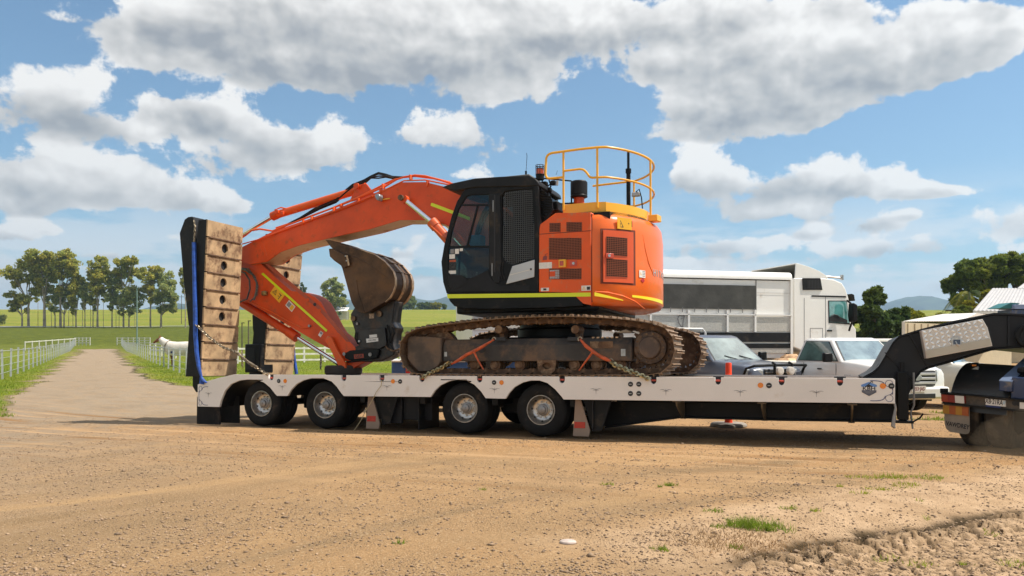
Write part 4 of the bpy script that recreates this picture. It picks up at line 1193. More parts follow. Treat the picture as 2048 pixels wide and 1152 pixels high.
# ---- load binders (orange)
def binder(pts, lever, label):
    v = -.02
    g = G(); g.tube(poly3(pts, v), [.014] + [.026] * (len(pts) - 2) + [.014], 8)
    root = thing('load_binder', label, 'load binder', TM)
    g.build('barrel', M_binder, root)
    g = G(); g.tube(poly3(lever, v - .02), [.018, .014, .010], 8); g.build('lever', M_binder, root)
    g = G()
    for p in (pts[0], pts[-1]):
        a, z = P(*p, v); g.tube([(a + .03 * math.cos(t), v, z + .03 * math.sin(t)) for t in [j * .7 for j in range(7)]], .010, 6)
    g.build('hook', M_chain, root)
binder([(988,679),(962,695),(945,704),(932,710),(918,720),(903,728)], [(947,702),(957,722),(967,739)], 'orange load binder crossing the left half of the near track frame')
binder([(1160,678),(1172,692),(1186,703),(1200,713),(1214,719),(1222,722)], [(1186,703),(1172,722),(1158,741)], 'orange load binder crossing the right half of the near track frame')
# thin yellow strap hanging off the rave
g = G(); g.tube(poly3([(764,760),(762,772),(752,785),(745,800),(730,825),(721,842),(712,856),(704,866)], -.03), .006, 5); o = g.build('loose_cord', mat('cord', (.45, .36, .20), .8), None); o.matrix_world = TM
tag(o, 'thin pale cord trailing from the rave to the dirt behind the second wheel', 'cord')
# tyre lying flat under the arm tip
g = G(); a, z = P(687, 747, 1.5); g.lathe([(.20, 0), (.31, 0), (.345, .03), (.35, .10), (.345, .15), (.31, .18), (.20, .18), (.19, .09), (.20, 0)], 36, M=T(a, 1.5, .885))
o = g.build('old_tyre', mat('old_rubber', (.065, .048, .036), .85, var=.2), None); o.matrix_world = TM
tag(o, 'worn brown tyre lying flat on the deck under the arm tip', 'tyre')
# ================================================================== excavator
ex = thing('excavator', 'orange tracked excavator with black cab and yellow roof rails chained on the trailer', 'excavator', EM)
def E(lst, y): return EF.pts(lst, y)
def e1(x, y, v): return EF.px(x, y, v)
def e3(lst, v): return [(EF.px(x, y, v)[0], v, EF.px(x, y, v)[1]) for x, y in lst]

# ---- tracks
loop_px = [(830,751),(900,751.5),(1000,752),(1100,752.5),(1200,753),(1300,753.5),(1328,745),(1345,727),(1352,705),(1351,684),(1342,663),(1325,649),(1300,641),(1250,634.5),(1180,629.5),(1100,628.5),(1000,632.5),(920,641),(850,650),(822,658),(803,673),(796,696),(800,722),(812,741)]
near = EF.pts(loop_px, -1.495)
def smooth_loop(pts, it=2):
    for _ in range(it):
        q = []
        for i in range(len(pts)):
            a, b = pts[i], pts[(i + 1) % len(pts)]
            q += [(a[0] * .75 + b[0] * .25, a[1] * .75 + b[1] * .25), (a[0] * .25 + b[0] * .75, a[1] * .25 + b[1] * .75)]
        pts = q
    return pts
lp = smooth_loop(near)
zmin = min(p[1] for p in lp)
lp = [(x, z - zmin + .012) for x, z in lp]
per = sum(math.dist(lp[i], lp[(i + 1) % len(lp)]) for i in range(len(lp)))
NS = 49; pitch = per / NS
def along(s):
    s %= per
    for i in range(len(lp)):
        a, b = lp[i], lp[(i + 1) % len(lp)]; d = math.dist(a, b)
        if s <= d: return (a[0] + (b[0] - a[0]) * s / d, a[1] + (b[1] - a[1]) * s / d)
        s -= d
    return lp[0]
# shoe: plate with three grouser bars, its outside face towards +z
g = G(); hw = .30
sec = [(-.096, -.008), (.096, -.008), (.096, .002), (.091, .034), (.078, .034), (.068, .000), (.012, .000), (.004, .030), (-.007, .030), (-.014, .000), (-.070, .000), (-.078, .032), (-.090, .032), (-.096, .002)]
sec = [(x * pitch / .192 * .985, z) for x, z in sec]
g.prism(sec, -hw, hw)
shoe_me = g.mesh('track_shoe', M_shoe, ang=20)
shoe_me.materials.append(mat('grouser_tip', (.46, .31, .20), .45, metal=.3, var=.25, vscale=12))
for p_ in shoe_me.polygons:
    if all(shoe_me.vertices[i].co.z > .025 for i in p_.vertices): p_.material_index = 1
g = G()
for s in (-1, 1):
    y_ = s * .085
    g.prism([(-.105, -.055), (-.085, -.014), (.06, -.014), (.105, -.045), (.10, -.085), (.07, -.105), (.02, -.085), (-.04, -.085), (-.08, -.105), (-.10, -.09)], y_ - .022, y_ + .022)
g.cyl((-.085, -.11, -.062), (-.085, .11, -.062), .028, n=8)
link_me = g.mesh('track_link', M_rust, ang=35)
def pxc(x, y, v): return EF.px(x, y, v)
idc = pxc(848, 702, -1.3); spc = pxc(1302, 697, -1.3)
for side, yc in ((0, -1.195), (1, 1.195)):
    sg = -1 if side == 0 else 1
    yo = yc + sg * .0
    # long frame beam (its outline as seen), sloped upper face
    fo = EF.pts([(884,682),(905,672),(985,671),(1052,668),(1240,668),(1262,676),(1262,716),(1240,722),(905,722),(884,716)], -1.40)
    g = G()
    yf = yc + sg * .17
    zb_, ztp = .24, .585
    xa, xb = fo[0][0], fo[5][0]
    secf = [(yc - .17, zb_), (yc + .17, zb_), (yc + .17, ztp - .10), (yc + .10, ztp), (yc - .10, ztp), (yc - .17, ztp - .10)]
    g.loft([[(xa, y, z) for y, z in secf], [(xb, y, z) for y, z in secf]])
    tf_ = g.build('track_frame', M_frame, ex, bevel=.012)
    # idler guard plate at the front
    gp_ = EF.pts([(817,680),(822,673),(850,673),(884,676),(884,722),(876,734),(862,742),(838,742),(826,730),(817,716)], -1.36)
    g = G(); g.prism(gp_, yc - .20, yc + .20); g.build('idler_guard', mat('guard_plate', (.095, .068, .048), .6, var=.3, vscale=3, dirt=(.17, .11, .07), damt=.4, bump=.002, bscale=40), tf_, bevel=.012)
    # idler wheel behind it
    cc = ((near[-1][0] + .46), 0.44)
    g = G(); g.cyl((cc[0], yc - .07, cc[1]), (cc[0], yc + .07, cc[1]), .31, n=28); g.build('idler', M_rust, ex)
    # sprocket and drive cover
    sc_ = (max(p[0] for p in lp) - .40, 0.43)
    g = G(); n = 21; ring = []
    for k in range(n * 4):
        a = 2 * math.pi * k / (n * 4); r_ = .315 if k % 4 in (0, 1) else .265
        ring.append((sc_[0] + r_ * math.cos(a), sc_[1] + r_ * math.sin(a)))
    g.prism(ring, yc - .03, yc + .03); sp_ = g.build('sprocket', M_rust, ex)
    g = G(); g.lathe([(.235, -.02), (.235, .10), (.228, .112), (.165, .125), (.155, .165), (.14, .175), (.0001, .178)], 32, M=T(sc_[0], yc, sc_[1]) @ RX(90 if side == 0 else -90)); dc = g.build('drive_cover', mat('drive_cover', (.085, .055, .040), .55, var=.3, dirt=(.19, .12, .075), damt=.4, dscale=6), sp_)
    for k in range(14):
        a = 2 * math.pi * k / 14
        g = G(); c_ = (sc_[0] + .198 * math.cos(a), yc + sg * .117, sc_[1] + .198 * math.sin(a)); g.cyl(c_, (c_[0], c_[1] + sg * .016, c_[2]), .016, n=6)
        if side == 0: g.build('bolt', M_rust, sp_)
    # bottom rollers, carrier rollers
    for px_ in (948, 990, 1039, 1096, 1148, 1193, 1240) if True else ():
        x_ = pxc(px_, 730, -1.33)[0]
        g = G(); g.lathe([(.0001, .145), (.05, .145), (.062, .13), (.085, .125), (.085, .05), (.07, .045), (.07, -.045), (.085, -.05), (.085, -.125), (.0001, -.13)], 20, M=T(x_, yc, .185) @ RX(90)); g.build('bottom_roller', M_rust, tf_)
    x_ = pxc(1096, 730, -1.33)[0]
    g = G(); g.prism([(x_ - .15, .26), (x_ + .15, .26), (x_ + .13, .10), (x_ + .06, .045), (x_ - .06, .045), (x_ - .13, .10)], yc - .20, yc - .17, holes=[[(x_ + .07 * math.cos(t), .17 + .05 * math.sin(t)) for t in [i * math.pi / 5 for i in range(10)]]]); g.build('track_guide', M_rust, tf_)
    for px_ in (999, 1152):
        x_, z_ = pxc(px_, 659, -1.30)
        g = G(); g.cyl((x_, yc - .15, z_), (x_, yc + .12, z_), .062, n=18); g.box(x_ - .035, x_ + .035, yc - .02, yc + .15, .50, z_); g.build('carrier_roller', M_rust, tf_)
    # small bits on the near frame
    if side == 0:
        for (a_, b_, nm, m_) in (((889,704),(894,713),'sticker',M_galv), ((1242,698),(1251,712),'sticker',M_galv)):
            p_, q_ = pxc(*a_, yc - .17), pxc(*b_, yc - .17); G().box(p_[0], q_[0], yc - .174, yc - .1715, q_[1], p_[1]).build(nm, m_, tf_)
        p_, q_ = pxc(1180, 683, -1.37), pxc(1226, 696, -1.37); G().box(p_[0], q_[0], yc - .177, yc - .1715, q_[1], p_[1]).build('step_plate', M_rust, tf_, bevel=.003)
        p_ = pxc(1135, 677, -1.37); G().box(p_[0] - .0, p_[0] + .17, yc - .174, yc - .1715, p_[1] - .035, p_[1] + .02).build('slot', M_ink, tf_)
        p_ = pxc(990, 677, -1.37); G().box(p_[0] - .0, p_[0] + .17, yc - .174, yc - .1715, p_[1] - .035, p_[1] + .02).build('slot', M_ink, tf_)
        p_ = pxc(963, 699, -1.37); G().cyl((p_[0], yc - .176, p_[1]), (p_[0], yc - .171, p_[1]), .055, n=16).build('slot', M_ink, tf_)
        for k in range(6):
            p_ = pxc(1184 + 9.5 * k, 677 + .0 * k, -1.37)
            G().box(p_[0] - .015, p_[0] + .02, yc - .13, yc - .085, .572, .592).build('tread_stud', M_bright, tf_)
        p_ = EF.pts([(1231,666),(1252,659),(1266,665)], yc - .1); G().prism(p_, yc - .12, yc + .1).build('mud_shelf', mat('mud_pile', (.33, .28, .22), .9), tf_)
    # chain with shoes
    cp = [along(per * i / 120) for i in range(120)]
    cen = (sum(p[0] for p in cp) / 120, sum(p[1] for p in cp) / 120)
    ins = []
    for i in range(120):
        a, b = cp[i - 1], cp[(i + 1) % 120]; tx, tz = b[0] - a[0], b[1] - a[1]; l_ = math.hypot(tx, tz); nx_, nz_ = -tz / l_, tx / l_
        if (cen[0] - cp[i][0]) * nx_ + (cen[1] - cp[i][1]) * nz_ < 0: nx_, nz_ = -nx_, -nz_
        ins.append((cp[i][0] + nx_ * .085, cp[i][1] + nz_ * .085))
    g = G(); g.tube([(x, yc, z) for x, z in ins], .026, 6, closed=True); chn = g.build('track_chain', M_rust, ex)
    for k in range(NS):
        a, b, c = along(pitch * k - .03), along(pitch * k), along(pitch * k + .03)
        tx, tz = c[0] - a[0], c[1] - a[1]; l_ = math.hypot(tx, tz); tx /= l_; tz /= l_
        # outward normal (loop runs bottom left to right: counter clockwise seen from -y)
        nx_, nz_ = tz, -tx
        if (b[0] - cen[0]) * nx_ + (b[1] - cen[1]) * nz_ < 0: nx_, nz_ = -nx_, -nz_
        q = Vector((b[0] - nx_ * .020, yc, b[1] - nz_ * .020))
        yv = Vector((nz_ * tx - nx_ * tz, 0, 0))
        X_, Z_ = Vector((tx, 0, tz)), Vector((nx_, 0, nz_)); Y_ = Z_.cross(X_)
        Mx = Matrix(((X_.x, Y_.x, Z_.x, q.x), (X_.y, Y_.y, Z_.y, q.y), (X_.z, Y_.z, Z_.z, q.z), (0, 0, 0, 1)))
        inst('track_shoe', shoe_me, chn, Mx)
        inst('track_link', link_me, chn, Mx)
# carbody and slew ring
g = G(); g.box(-.85, .85, -1.0, 1.0, .38, .62); g.cyl((0, 0, .60), (0, 0, .78), .70, n=40); g.build('undercarriage_centre', M_black, ex, bevel=.03)
g = G(); g.cyl((0, 0, .785), (0, 0, .93), .66, .66, n=48); g.build('slew_ring', M_black, ex)

# ---- upper structure: plan outline of the house
Y0 = -1.27
xs_seam = e1(1184, 560, Y0)[0]
xcab = e1(1077.5, 560, Y0)[0]
RT = 1.70
def arcpt(phi, r_=RT): return (r_ * math.cos(R(phi)), r_ * math.sin(R(phi)))
plan = [(xs_seam, Y0), (1.06, -1.265), (1.115, -1.235)]
plan += [arcpt(a) for a in range(-45, 46, 5)]
plan += [(1.115, 1.235), (1.06, 1.265), (xs_seam, 1.27)]
zcb, zct = e1(1190, 611, Y0)[1], e1(1186, 425, Y0)[1]
def ringz(pl, z, ins=0.0, cx=.3):
    out = []
    for (x, y) in pl:
        d = math.hypot(x - cx, y); k = (d - ins) / d
        out.append(((x - cx) * k + cx, y * k, z))
    return out
g = G()
g.loft([ringz(plan, zcb - .0, .12), ringz(plan, zcb + .02, .05), ringz(plan, zcb + .08, .0), ringz(plan, zcb + .5, -.0), ringz(plan, zct - .30, 0), ringz(plan, zct - .10, .025), ringz(plan, zct - .03, .07), ringz(plan, zct, .14)])
cw = g.build('counterweight', M_orange3, ex, ang=42)
# belly
def proj_cyl(px_, py_, r_):
    """where the line of sight meets the round back of the counterweight: angle and height"""
    o, d = EF.ray(px_, py_)
    a = d.x ** 2 + d.y ** 2; b = 2 * (o.x * d.x + o.y * d.y); c = o.x ** 2 + o.y ** 2 - r_ ** 2
    disc_ = b * b - 4 * a * c
    t_ = (-b - math.sqrt(max(disc_, 0))) / (2 * a)
    p = o + d * t_
    return math.degrees(math.atan2(p.y, p.x)), p.z
def curved(name, x0, x1, zlo, zhi, r_out, m_, parent, n=8, th=.012):
    """curved plate on the counterweight between two picture columns at given heights"""
    f0 = proj_cyl(x0, 560, RT)[0]; f1 = proj_cyl(x1, 560, RT)[0]
    g = G(); rings = []
    for i in range(n + 1):
        f = f0 + (f1 - f0) * i / n
        zl = zlo[0] + (zlo[1] - zlo[0]) * i / n; zh = zhi[0] + (zhi[1] - zhi[0]) * i / n
        a, b = arcpt(f, r_out - th), arcpt(f, r_out)
        rings.append([(a[0], a[1], zl), (b[0], b[1], zl), (b[0], b[1], zh), (a[0], a[1], zh)])
    g.loft(rings); return g.build(name, m_, parent), f0, f1
def zc(px_, py_): return proj_cyl(px_, py_, RT)[1]
# side of the round back: access door (with grilles)
z0d, z1d = zc(1232, 567), zc(1232, 461)
door, fa, fb = curved('access_door', 1206, 1266, (zc(1206, 564), zc(1266, 567)), (zc(1206, 460), zc(1266, 465)), RT + .014, mat('orange_door', (0.66, 0.085, 0.010), 0.36, var=.05, coat=.2), ex, th=.03)
curved('door_seal', 1202, 1271, (zc(1202, 567), zc(1271, 571)), (zc(1202, 457), zc(1271, 461)), RT + .002, mat('seam_line', (.16, .03, .01), .7), door, th=.02)  # dark red joint line round the door
M_grin = mat('grille_dark', (.030, .016, .011), .8); M_gbar = mat('grille_bar', (.26, .065, .022), .5)
def cgrille(x0, x1, y0, y1, parent, name='grille'):
    f0 = proj_cyl(x0, 520, RT)[0]; f1 = proj_cyl(x1, 520, RT)[0]; za, zb_ = zc(x0, y1), zc(x0, y0)
    back, _, _ = curved('grille_backing', x0, x1, (za, za), (zb_, zb_), RT + .017, M_grin, parent, th=.002)
    g = G(); nv_ = max(6, int((x1 - x0) / 3.2)); nh = max(5, int((y1 - y0) / 3.4))
    for i in range(nv_ + 1):
        f = f0 + (f1 - f0) * i / nv_; a, b = arcpt(f - .10, RT + .023), arcpt(f + .10, RT + .023); g.loft([[(a[0], a[1], za), (b[0], b[1], za), (b[0] * .996, b[1] * .996, za)], [(a[0], a[1], zb_), (b[0], b[1], zb_), (b[0] * .996, b[1] * .996, zb_)]])
    for j in range(nh + 1):
        z_ = za + (zb_ - za) * j / nh
        rings = [[(arcpt(f0 + (f1 - f0) * i / 5, RT + .024)[0], arcpt(f0 + (f1 - f0) * i / 5, RT + .024)[1], z_ + q) for q in (-.003, .003)] + [(arcpt(f0 + (f1 - f0) * i / 5, RT + .019)[0], arcpt(f0 + (f1 - f0) * i / 5, RT + .019)[1], z_)] for i in range(6)]
        g.loft(rings)
    return g.build(name, M_gbar, parent, smooth=False, kind='stuff')
cgrille(1212, 1253, 473.5, 510, door); cgrille(1212, 1253, 518, 552.5, door)
# door latch
f_, z_ = proj_cyl(1217, 512, RT)
def onback(px_, py_, off_=.0):
    f, z = proj_cyl(px_, py_, RT); p = arcpt(f, RT + off_)
    return T(p[0], p[1], z) @ RZ(f + 90)
g = G(); g.box(-.075, .055, -.016, 0, -.035, .035, onback(1219, 512, .016)); dl = g.build('latch', M_red and mat('latch_red', (.55, .06, .02), .35, coat=.3), door, bevel=.004)
g = G(); g.cyl((-.025, -.026, 0), (-.025, -.014, 0), .022, n=14, M=onback(1219, 512, .016)); g.build('latch_knob', M_chrome, dl)
# yellow crossbar warning sign, small stickers, name
g = G(); g.box(-.135, .135, -.006, 0, -.085, .085, onback(1248.5, 447.5, .002)); sg_ = g.build('warning_sign', M_signy, ex)
def tri_sign(M0, s, parent, m_=M_ink, y=-.008):
    g = G(); g.prism([(-s, -s * .8), (s, -s * .8), (0, s * .95)], y, y + .001, holes=[[(-s * .72, -s * .65), (s * .72, -s * .65), (0, s * .62)]], M=M0); g.box(-s * .09, s * .09, y, y + .001, -s * .3, s * .25, M0); g.box(-s * .09, s * .09, y, y + .001, -s * .52, -s * .38, M0)
    return g.build('warning_triangle', m_, parent)
tri_sign(onback(1240, 448, .002), .060, sg_)
g = G(); M0 = onback(1260, 448, .002); g.box(-.045, .01, -.008, -.0065, -.006, .004, M0); g.prism([(-.05, 0), (-.03, .014), (-.03, -.014)], -.008, -.0065, M=M0); g.box(.022, .040, -.008, -.0065, -.045, .045, M0); g.box(.015, .022, -.008, -.0065, .0, .04, M0); g.build('person_mark', M_ink, sg_)
g = G(); M0 = onback(1284, 548, .002); g.box(-.075, .075, -.005, 0, -.055, .055, M0); st_ = g.build('sticker', M_paper, ex)
tri_sign(M0 @ T(-.04, .002, 0), .026, st_, M_signy)
g = G()
for k in range(4): g.box(.005, .065, -.0065, -.0055, .035 - .024 * k, .045 - .024 * k, M0)
g.build('sticker_print', M_inkgrey, st_)
g = G(); M0 = onback(1285, 561, .002); g.prism([(-.05, 0), (0, .036), (.05, 0), (0, -.036)], -.005, 0, M=M0); g.build('hazard_diamond', M_red, ex)
for i, ch in enumerate('HITACHI'):
    f = proj_cyl(1309, 547, RT)[0] + i * 4.0
    p = arcpt(f, RT + .004); text(ch, .16, M_silver, cw, T(p[0], p[1], zc(1312, 547)) @ RZ(f + 90) @ FACE, name='name_letter', depth=.002)
# reflective tapes on the back
curved('reflective_strip', 1189, 1246, (zc(1189, 592), zc(1246, 601.5)), (zc(1189, 584.5), zc(1246, 600)), RT + .004, M_tapey, cw)
curved('reflective_strip', 1264, 1324.6, (zc(1264, 594.5), zc(1322, 608)), (zc(1264, 590), zc(1322, 600.5)), RT + .004, M_tapey, cw, n=14)
# raised crease sweeping over the counterweight
g = G(); pts = []
for (px_, py_) in ((1286,470),(1291,500),(1297,525),(1306,548),(1318,566)):
    f, z = proj_cyl(px_, py_, RT); p = arcpt(f, RT - .004); pts.append((p[0], p[1], z))
g.tube(pts, [.004, .012, .014, .012, .004], 8); g.build('crease', M_orange3, cw)
g = G(); pts = []
for (px_, py_) in ((1190,583),(1215,585),(1245,592),(1270,603),(1290,618)):
    f, z = proj_cyl(px_, py_, RT); p = arcpt(f, RT - .003); pts.append((p[0], p[1], z))
g.tube(pts, [.006, .014, .015, .013, .005], 8); g.build('crease', M_orange3, cw)
# inner hollow at the far right of the round back
# engine side panel between cab and counterweight
ep = E([(1078,450),(1110.5,426),(1183,424.5),(1183,611),(1146,586),(1077.7,584)], Y0)
g = G(); g.prism(ep, Y0, Y0 + .06); side = g.build('side_panel', M_orange, ex, bevel=.012)
g = G(); g.prism(E([(1104,586),(1182,586),(1182,610),(1165,607)], Y0), Y0 + .002, Y0 + .05); 
g = G(); zt1 = ep[1][1]
g.box(xcab + .25, xs_seam + .25, -1.18, 1.25, zcb + .1, zt1 - .02); g.build('engine_bay', M_black, ex)
g = G(); g.loft([[(ep[0][0], y, ep[0][1]), (ep[1][0], y, ep[1][1]), (ep[2][0] + .01, y, ep[2][1]), (ep[2][0] + .01, y, ep[2][1] - .05), (ep[1][0] + .02, y, ep[1][1] - .06), (ep[0][0] + .03, y, ep[0][1] - .05)] for y in (Y0 + .055, 1.25)]); g.build('engine_hood', M_orange, ex, bevel=.02)
a, z = e1(1078, 468.5, Y0); b, _ = e1(1182, 467, Y0)
G().box(a, b, Y0 - .002, Y0 + .003, z - .005, z + .005).build('panel_seam', MATS['seam_line'], side)
a, z = e1(1184, 560, Y0)
G().box(a - .008, a + .004, Y0 - .002, Y0 + .02, zcb + .05, zct - .02).build('panel_seam', MATS['seam_line'], side)
def sgrille(x0, y0, x1, y1):
    q = [e1(x0, y0, Y0), e1(x1, y0, Y0), e1(x1, y1, Y0), e1(x0, y1, Y0)]
    g = G(); g.prism(q, Y0 - .0015, Y0 - .0005); bk = g.build('grille_backing', M_grin, side)
    g = G(); g.grille(q, .0245, .0075, Y0 - .006, Y0 - .002); g.build('grille', M_gbar, side, smooth=False, kind='stuff')
sgrille(1099, 446, 1121, 464); sgrille(1133, 444.5, 1164, 463); sgrille(1098, 476, 1163, 519); sgrille(1098, 537, 1163, 558.5)
# badge, latch, lamp, stickers on the side panel
def sbox(x0, y0, x1, y1, m_, name, d=.006, parent=side, y=Y0):
    p_, q_ = e1(x0, y0, y), e1(x1, y1, y)
    return G().box(p_[0], q_[0], y - d, y - .0005, q_[1], p_[1]).build(name, m_, parent)
sbox(1078.5, 525.5, 1104, 536.5, M_paper, 'blank_sticker')
o = sbox(1119.5, 520, 1133, 534.5, M_yellow, 'emergency_stop_box', .05); sbox(1121.5, 523, 1129, 532, M_redp, 'switch', .055, o)
o = sbox(1140, 522, 1154, 532, MATS['latch_red'], 'latch', .012); a, z = e1(1147.5, 527, Y0); G().cyl((a, Y0 - .022, z), (a, Y0 - .012, z), .020, n=12).build('latch_knob', M_chrome, o)
o = sbox(1100, 540, 1119, 557, M_silver, 'sticker'); sbox(1099.5, 543, 1110.5, 553, M_orange2, 'sticker_print', .008, o)
o = sbox(1163, 571.5, 1181.5, 581, M_paper, 'sticker'); p_ = e1(1168, 576.5, Y0); tri_sign(T(p_[0], Y0, p_[1]), .028, o, M_signy, -.008); sbox(1174, 573.5, 1180.5, 579.5, M_ink, 'sticker_print', .008, o)
o = sbox(1082, 576, 1098, 582, M_paper, 'sticker'); sbox(1087, 577, 1093, 580.5, M_ink, 'sticker_print', .008, o)
g = G(); c_ = e1(1090, 514, Y0)
g.prism([(c_[0] - .035, c_[1] - .045), (c_[0] + .03, c_[1] - .045), (c_[0] + .035, c_[1] + .01), (c_[0] + .0, c_[1] + .02), (c_[0] - .03, c_[1] + .005)], Y0 - .004, Y0 - .001); g.tube([(c_[0] + .02, Y0 - .003, c_[1] + .01), (c_[0], Y0 - .003, c_[1] + .035), (c_[0] + .04, Y0 - .003, c_[1] + .05)], .004, 5); g.build('faded_mark', mat('faded_print', (.22, .05, .05), .6), side)

# black lower skirt with the long reflective strip
sk = E([(893,587.5),(1077.7,584.5),(1146,583.5),(1183,611),(1150,616),(1000,618),(925,617),(908,612),(899,602)], Y0)
g = G(); g.prism(E([(893,587.5),(1077.7,584.5),(1140,584),(1163,602),(1166,612),(1100,615.5),(1000,618),(925,617),(908,612),(899,602)], Y0), Y0 + .004, Y0 + .12); skirt = g.build('lower_skirt', M_black, ex, bevel=.02)
g = G(); g.box(e1(905, 600, Y0)[0], 1.0, Y0 + .13, 1.22, zcb - .06, e1(1000, 600, Y0)[1]); g.build('deck_frame', M_black, ex, bevel=.03)
g = G(); g.prism(E([(1142,583.8),(1183,583.5),(1183,610.5),(1166,607)], Y0), Y0 + .001, Y0 + .05); g.build('skirt_end', M_orange, ex, bevel=.004)
g = G(); g.prism(E([(894,588.6),(1181.5,585.2),(1181.5,593.0),(895.5,596.6)], Y0), Y0 - .004, Y0 + .0035); g.build('reflective_strip', M_tape, skirt)

# ---- cab
CY = -1.255; CD = 1.0      # near face, depth
co_ = E([(893,587),(886,564),(882.4,524),(888,491),(903,432),(914,402),(927.6,381),(942.5,371.5),(1002,369.5),(1071,369),(1079,445),(1077,584)], CY)
h_door = E([(933,392.5),(946,389.5),(977.5,389),(977.5,538.5),(968,544),(940,556.5),(905,552),(896.5,545),(896,505),(903,462),(917,418)], CY)
h_rear = E([(1009,383),(1030,380),(1064,378),(1068.7,471.5),(1068.7,517),(1027.5,530),(1010,523.5),(1004.7,510.5),(1003.6,393)], CY)
g = G(); g.prism(co_, CY, CY + .05, holes=[h_door, h_rear]); cab = g.build('cab', M_black, ex, bevel=.008)
g = G(); g.prism(co_, CY + CD, CY + CD + .05, holes=[h_door]); g.build('cab_far_side', M_black, cab)
# roof, rear wall, front posts, floor
def strip(pts, y0, y1, th, name, m_, parent=cab):
    """sheet following a side profile between two depths"""
    g = G(); out = []
    for i, (x, z) in enumerate(pts):
        a = pts[max(0, i - 1)]; b = pts[min(len(pts) - 1, i + 1)]
        tx, tz = b[0] - a[0], b[1] - a[1]; l_ = math.hypot(tx, tz) or 1; nx_, nz_ = -tz / l_ * th, tx / l_ * th
        out.append([(x, y0, z), (x, y1, z), (x + nx_, y1, z + nz_), (x + nx_, y0, z + nz_)])
    g.loft(out); return g.build(name, m_, parent)
strip(co_[6:10], CY + .05, CY + CD, .04, 'roof_panel', M_black)
strip([co_[1], co_[0]], CY + .05, CY + CD, .04, 'front_panel', M_black)
strip([co_[6], co_[5], co_[4], co_[3], co_[2], co_[1]], CY + .05, CY + CD, .006, 'windscreen', G_cabw)
rw = [co_[9], co_[10], co_[11]]
strip([(rw[1][0], rw[1][1]), rw[2]], CY + .05, CY + CD, .04, 'rear_panel', M_black)
strip([rw[0], rw[1]], CY + .05, CY + CD, .006, 'rear_window', G_cabd)
for a_, b_ in ((CY + .05, CY + .09), (CY + CD - .05, CY + CD)):
    strip([co_[7], co_[6], co_[5], co_[4], co_[3], co_[2], co_[1]], a_, b_, .05, 'front_pillar', M_black)
G().box(co_[1][0] + .1, co_[11][0], CY + .05, CY + CD, co_[0][1], co_[0][1] + .08).build('floor', M_black, cab)
# glass panes (own door split by a bar)
bar1 = e1(900, 493, CY)[1]
gl_up = E([(933,391.5),(946,388.5),(978.5,388),(978.5,493),(896.5,493),(903,461),(916,417)], CY + .02)
gl_lo = E([(896,493),(978.5,493),(978.5,539),(968,545),(940,557.5),(904,553),(895.5,546)], CY + .02)
door2 = G().prism(gl_up, CY + .02, CY + .026).build('door_window', G_cab, cab, smooth=False)
G().prism(gl_lo, CY + .02, CY + .026).build('door_lower_window', G_cabd, cab, smooth=False)
p_ = E([(896,491.5),(978.5,491),(978.5,495),(896,495.5)], CY); G().prism(p_, CY + .008, CY + .02).build('door_bar', M_black, cab)
p_ = E([(925,408),(977,408),(977,411.5),(924,411.5)], CY); G().prism(p_, CY + .008, CY + .02).build('window_slide_bar', M_black, cab)
p_ = E([(953,411),(956.5,411),(936,492),(931.5,492)], CY); G().prism(p_, CY + .010, CY + .024).build('diagonal_bar', M_black, cab)
G().prism(E([(1008,382),(1030,379),(1065,377),(1069.7,472),(1069.7,518),(1027,531),(1009,524),(1003.7,511),(1002.6,392)], CY), CY + .03, CY + .035).build('side_window', G_cabd, cab, smooth=False)
g = G(); g.grille(E([(1009,384),(1064,379),(1068,471),(1068,516),(1027.5,528),(1010,522),(1005,510)], CY), .031, .009, CY + .008, CY + .016); g.build('window_guard', mat('guard_mesh', (.05, .052, .052), .5), cab, smooth=False, kind='stuff')
# door post with hinge line, lower vents, panel, mirror foot
G().prism(E([(978.5,388),(1001,388),(1003,512),(1004,520),(1000,566),(990,566),(984,553),(980,540)], CY), CY - .018, CY - .001).build('door_pillar', M_charcoal, cab, bevel=.01)
G().prism(E([(989,390),(991.5,390),(991.5,545),(989,545)], CY), CY - .021, CY - .0185).build('hinge_line', M_ink, cab)
G().prism(E([(986.5,401),(988.5,401),(988.5,424),(986.5,424)], CY), CY - .028, CY - .0185).build('hinge', M_steel, cab)
G().prism(E([(984.5,527),(986.5,527),(986.5,552),(984.5,552)], CY), CY - .028, CY - .0185).build('hinge', M_steel, cab)
for k in range(4):
    x_ = 994 + 4.2 * k
    G().tube(e3([(x_, 523), (x_ - 2.5, 540), (x_ + 2, 560)], CY - .012), .010, 6).build('vent_slat', M_charcoal, cab)
G().prism(E([(896,553),(905,549),(926,551),(936,561),(928,572),(912,579),(902,577),(897,568)], CY), CY - .014, CY - .001).build('door_handle_recess', M_charcoal, cab, bevel=.01)
G().prism(E([(1025,532.5),(1069.5,519.5),(1069,554),(1012.5,568.5)], CY), CY - .012, CY - .001).build('silver_panel', M_silver, cab, bevel=.006)
G().prism(E([(1020,549.5),(1068,537),(1068,538.3),(1019.5,551)], CY), CY - .014, CY - .0125).build('panel_crease', M_cream, cab)
p_ = e1(1062.5, 538.5, CY); G().cyl((p_[0], CY - .02, p_[1]), (p_[0], CY - .012, p_[1]), .016, n=10).build('lock', M_ink, cab)
G().prism(E([(936,560),(975,541),(985,560),(1000,571),(1060,571),(1060,583),(900,583),(905,577)], CY), CY - .010, CY - .0005).build('door_lower_panel', M_charcoal, cab, bevel=.008)
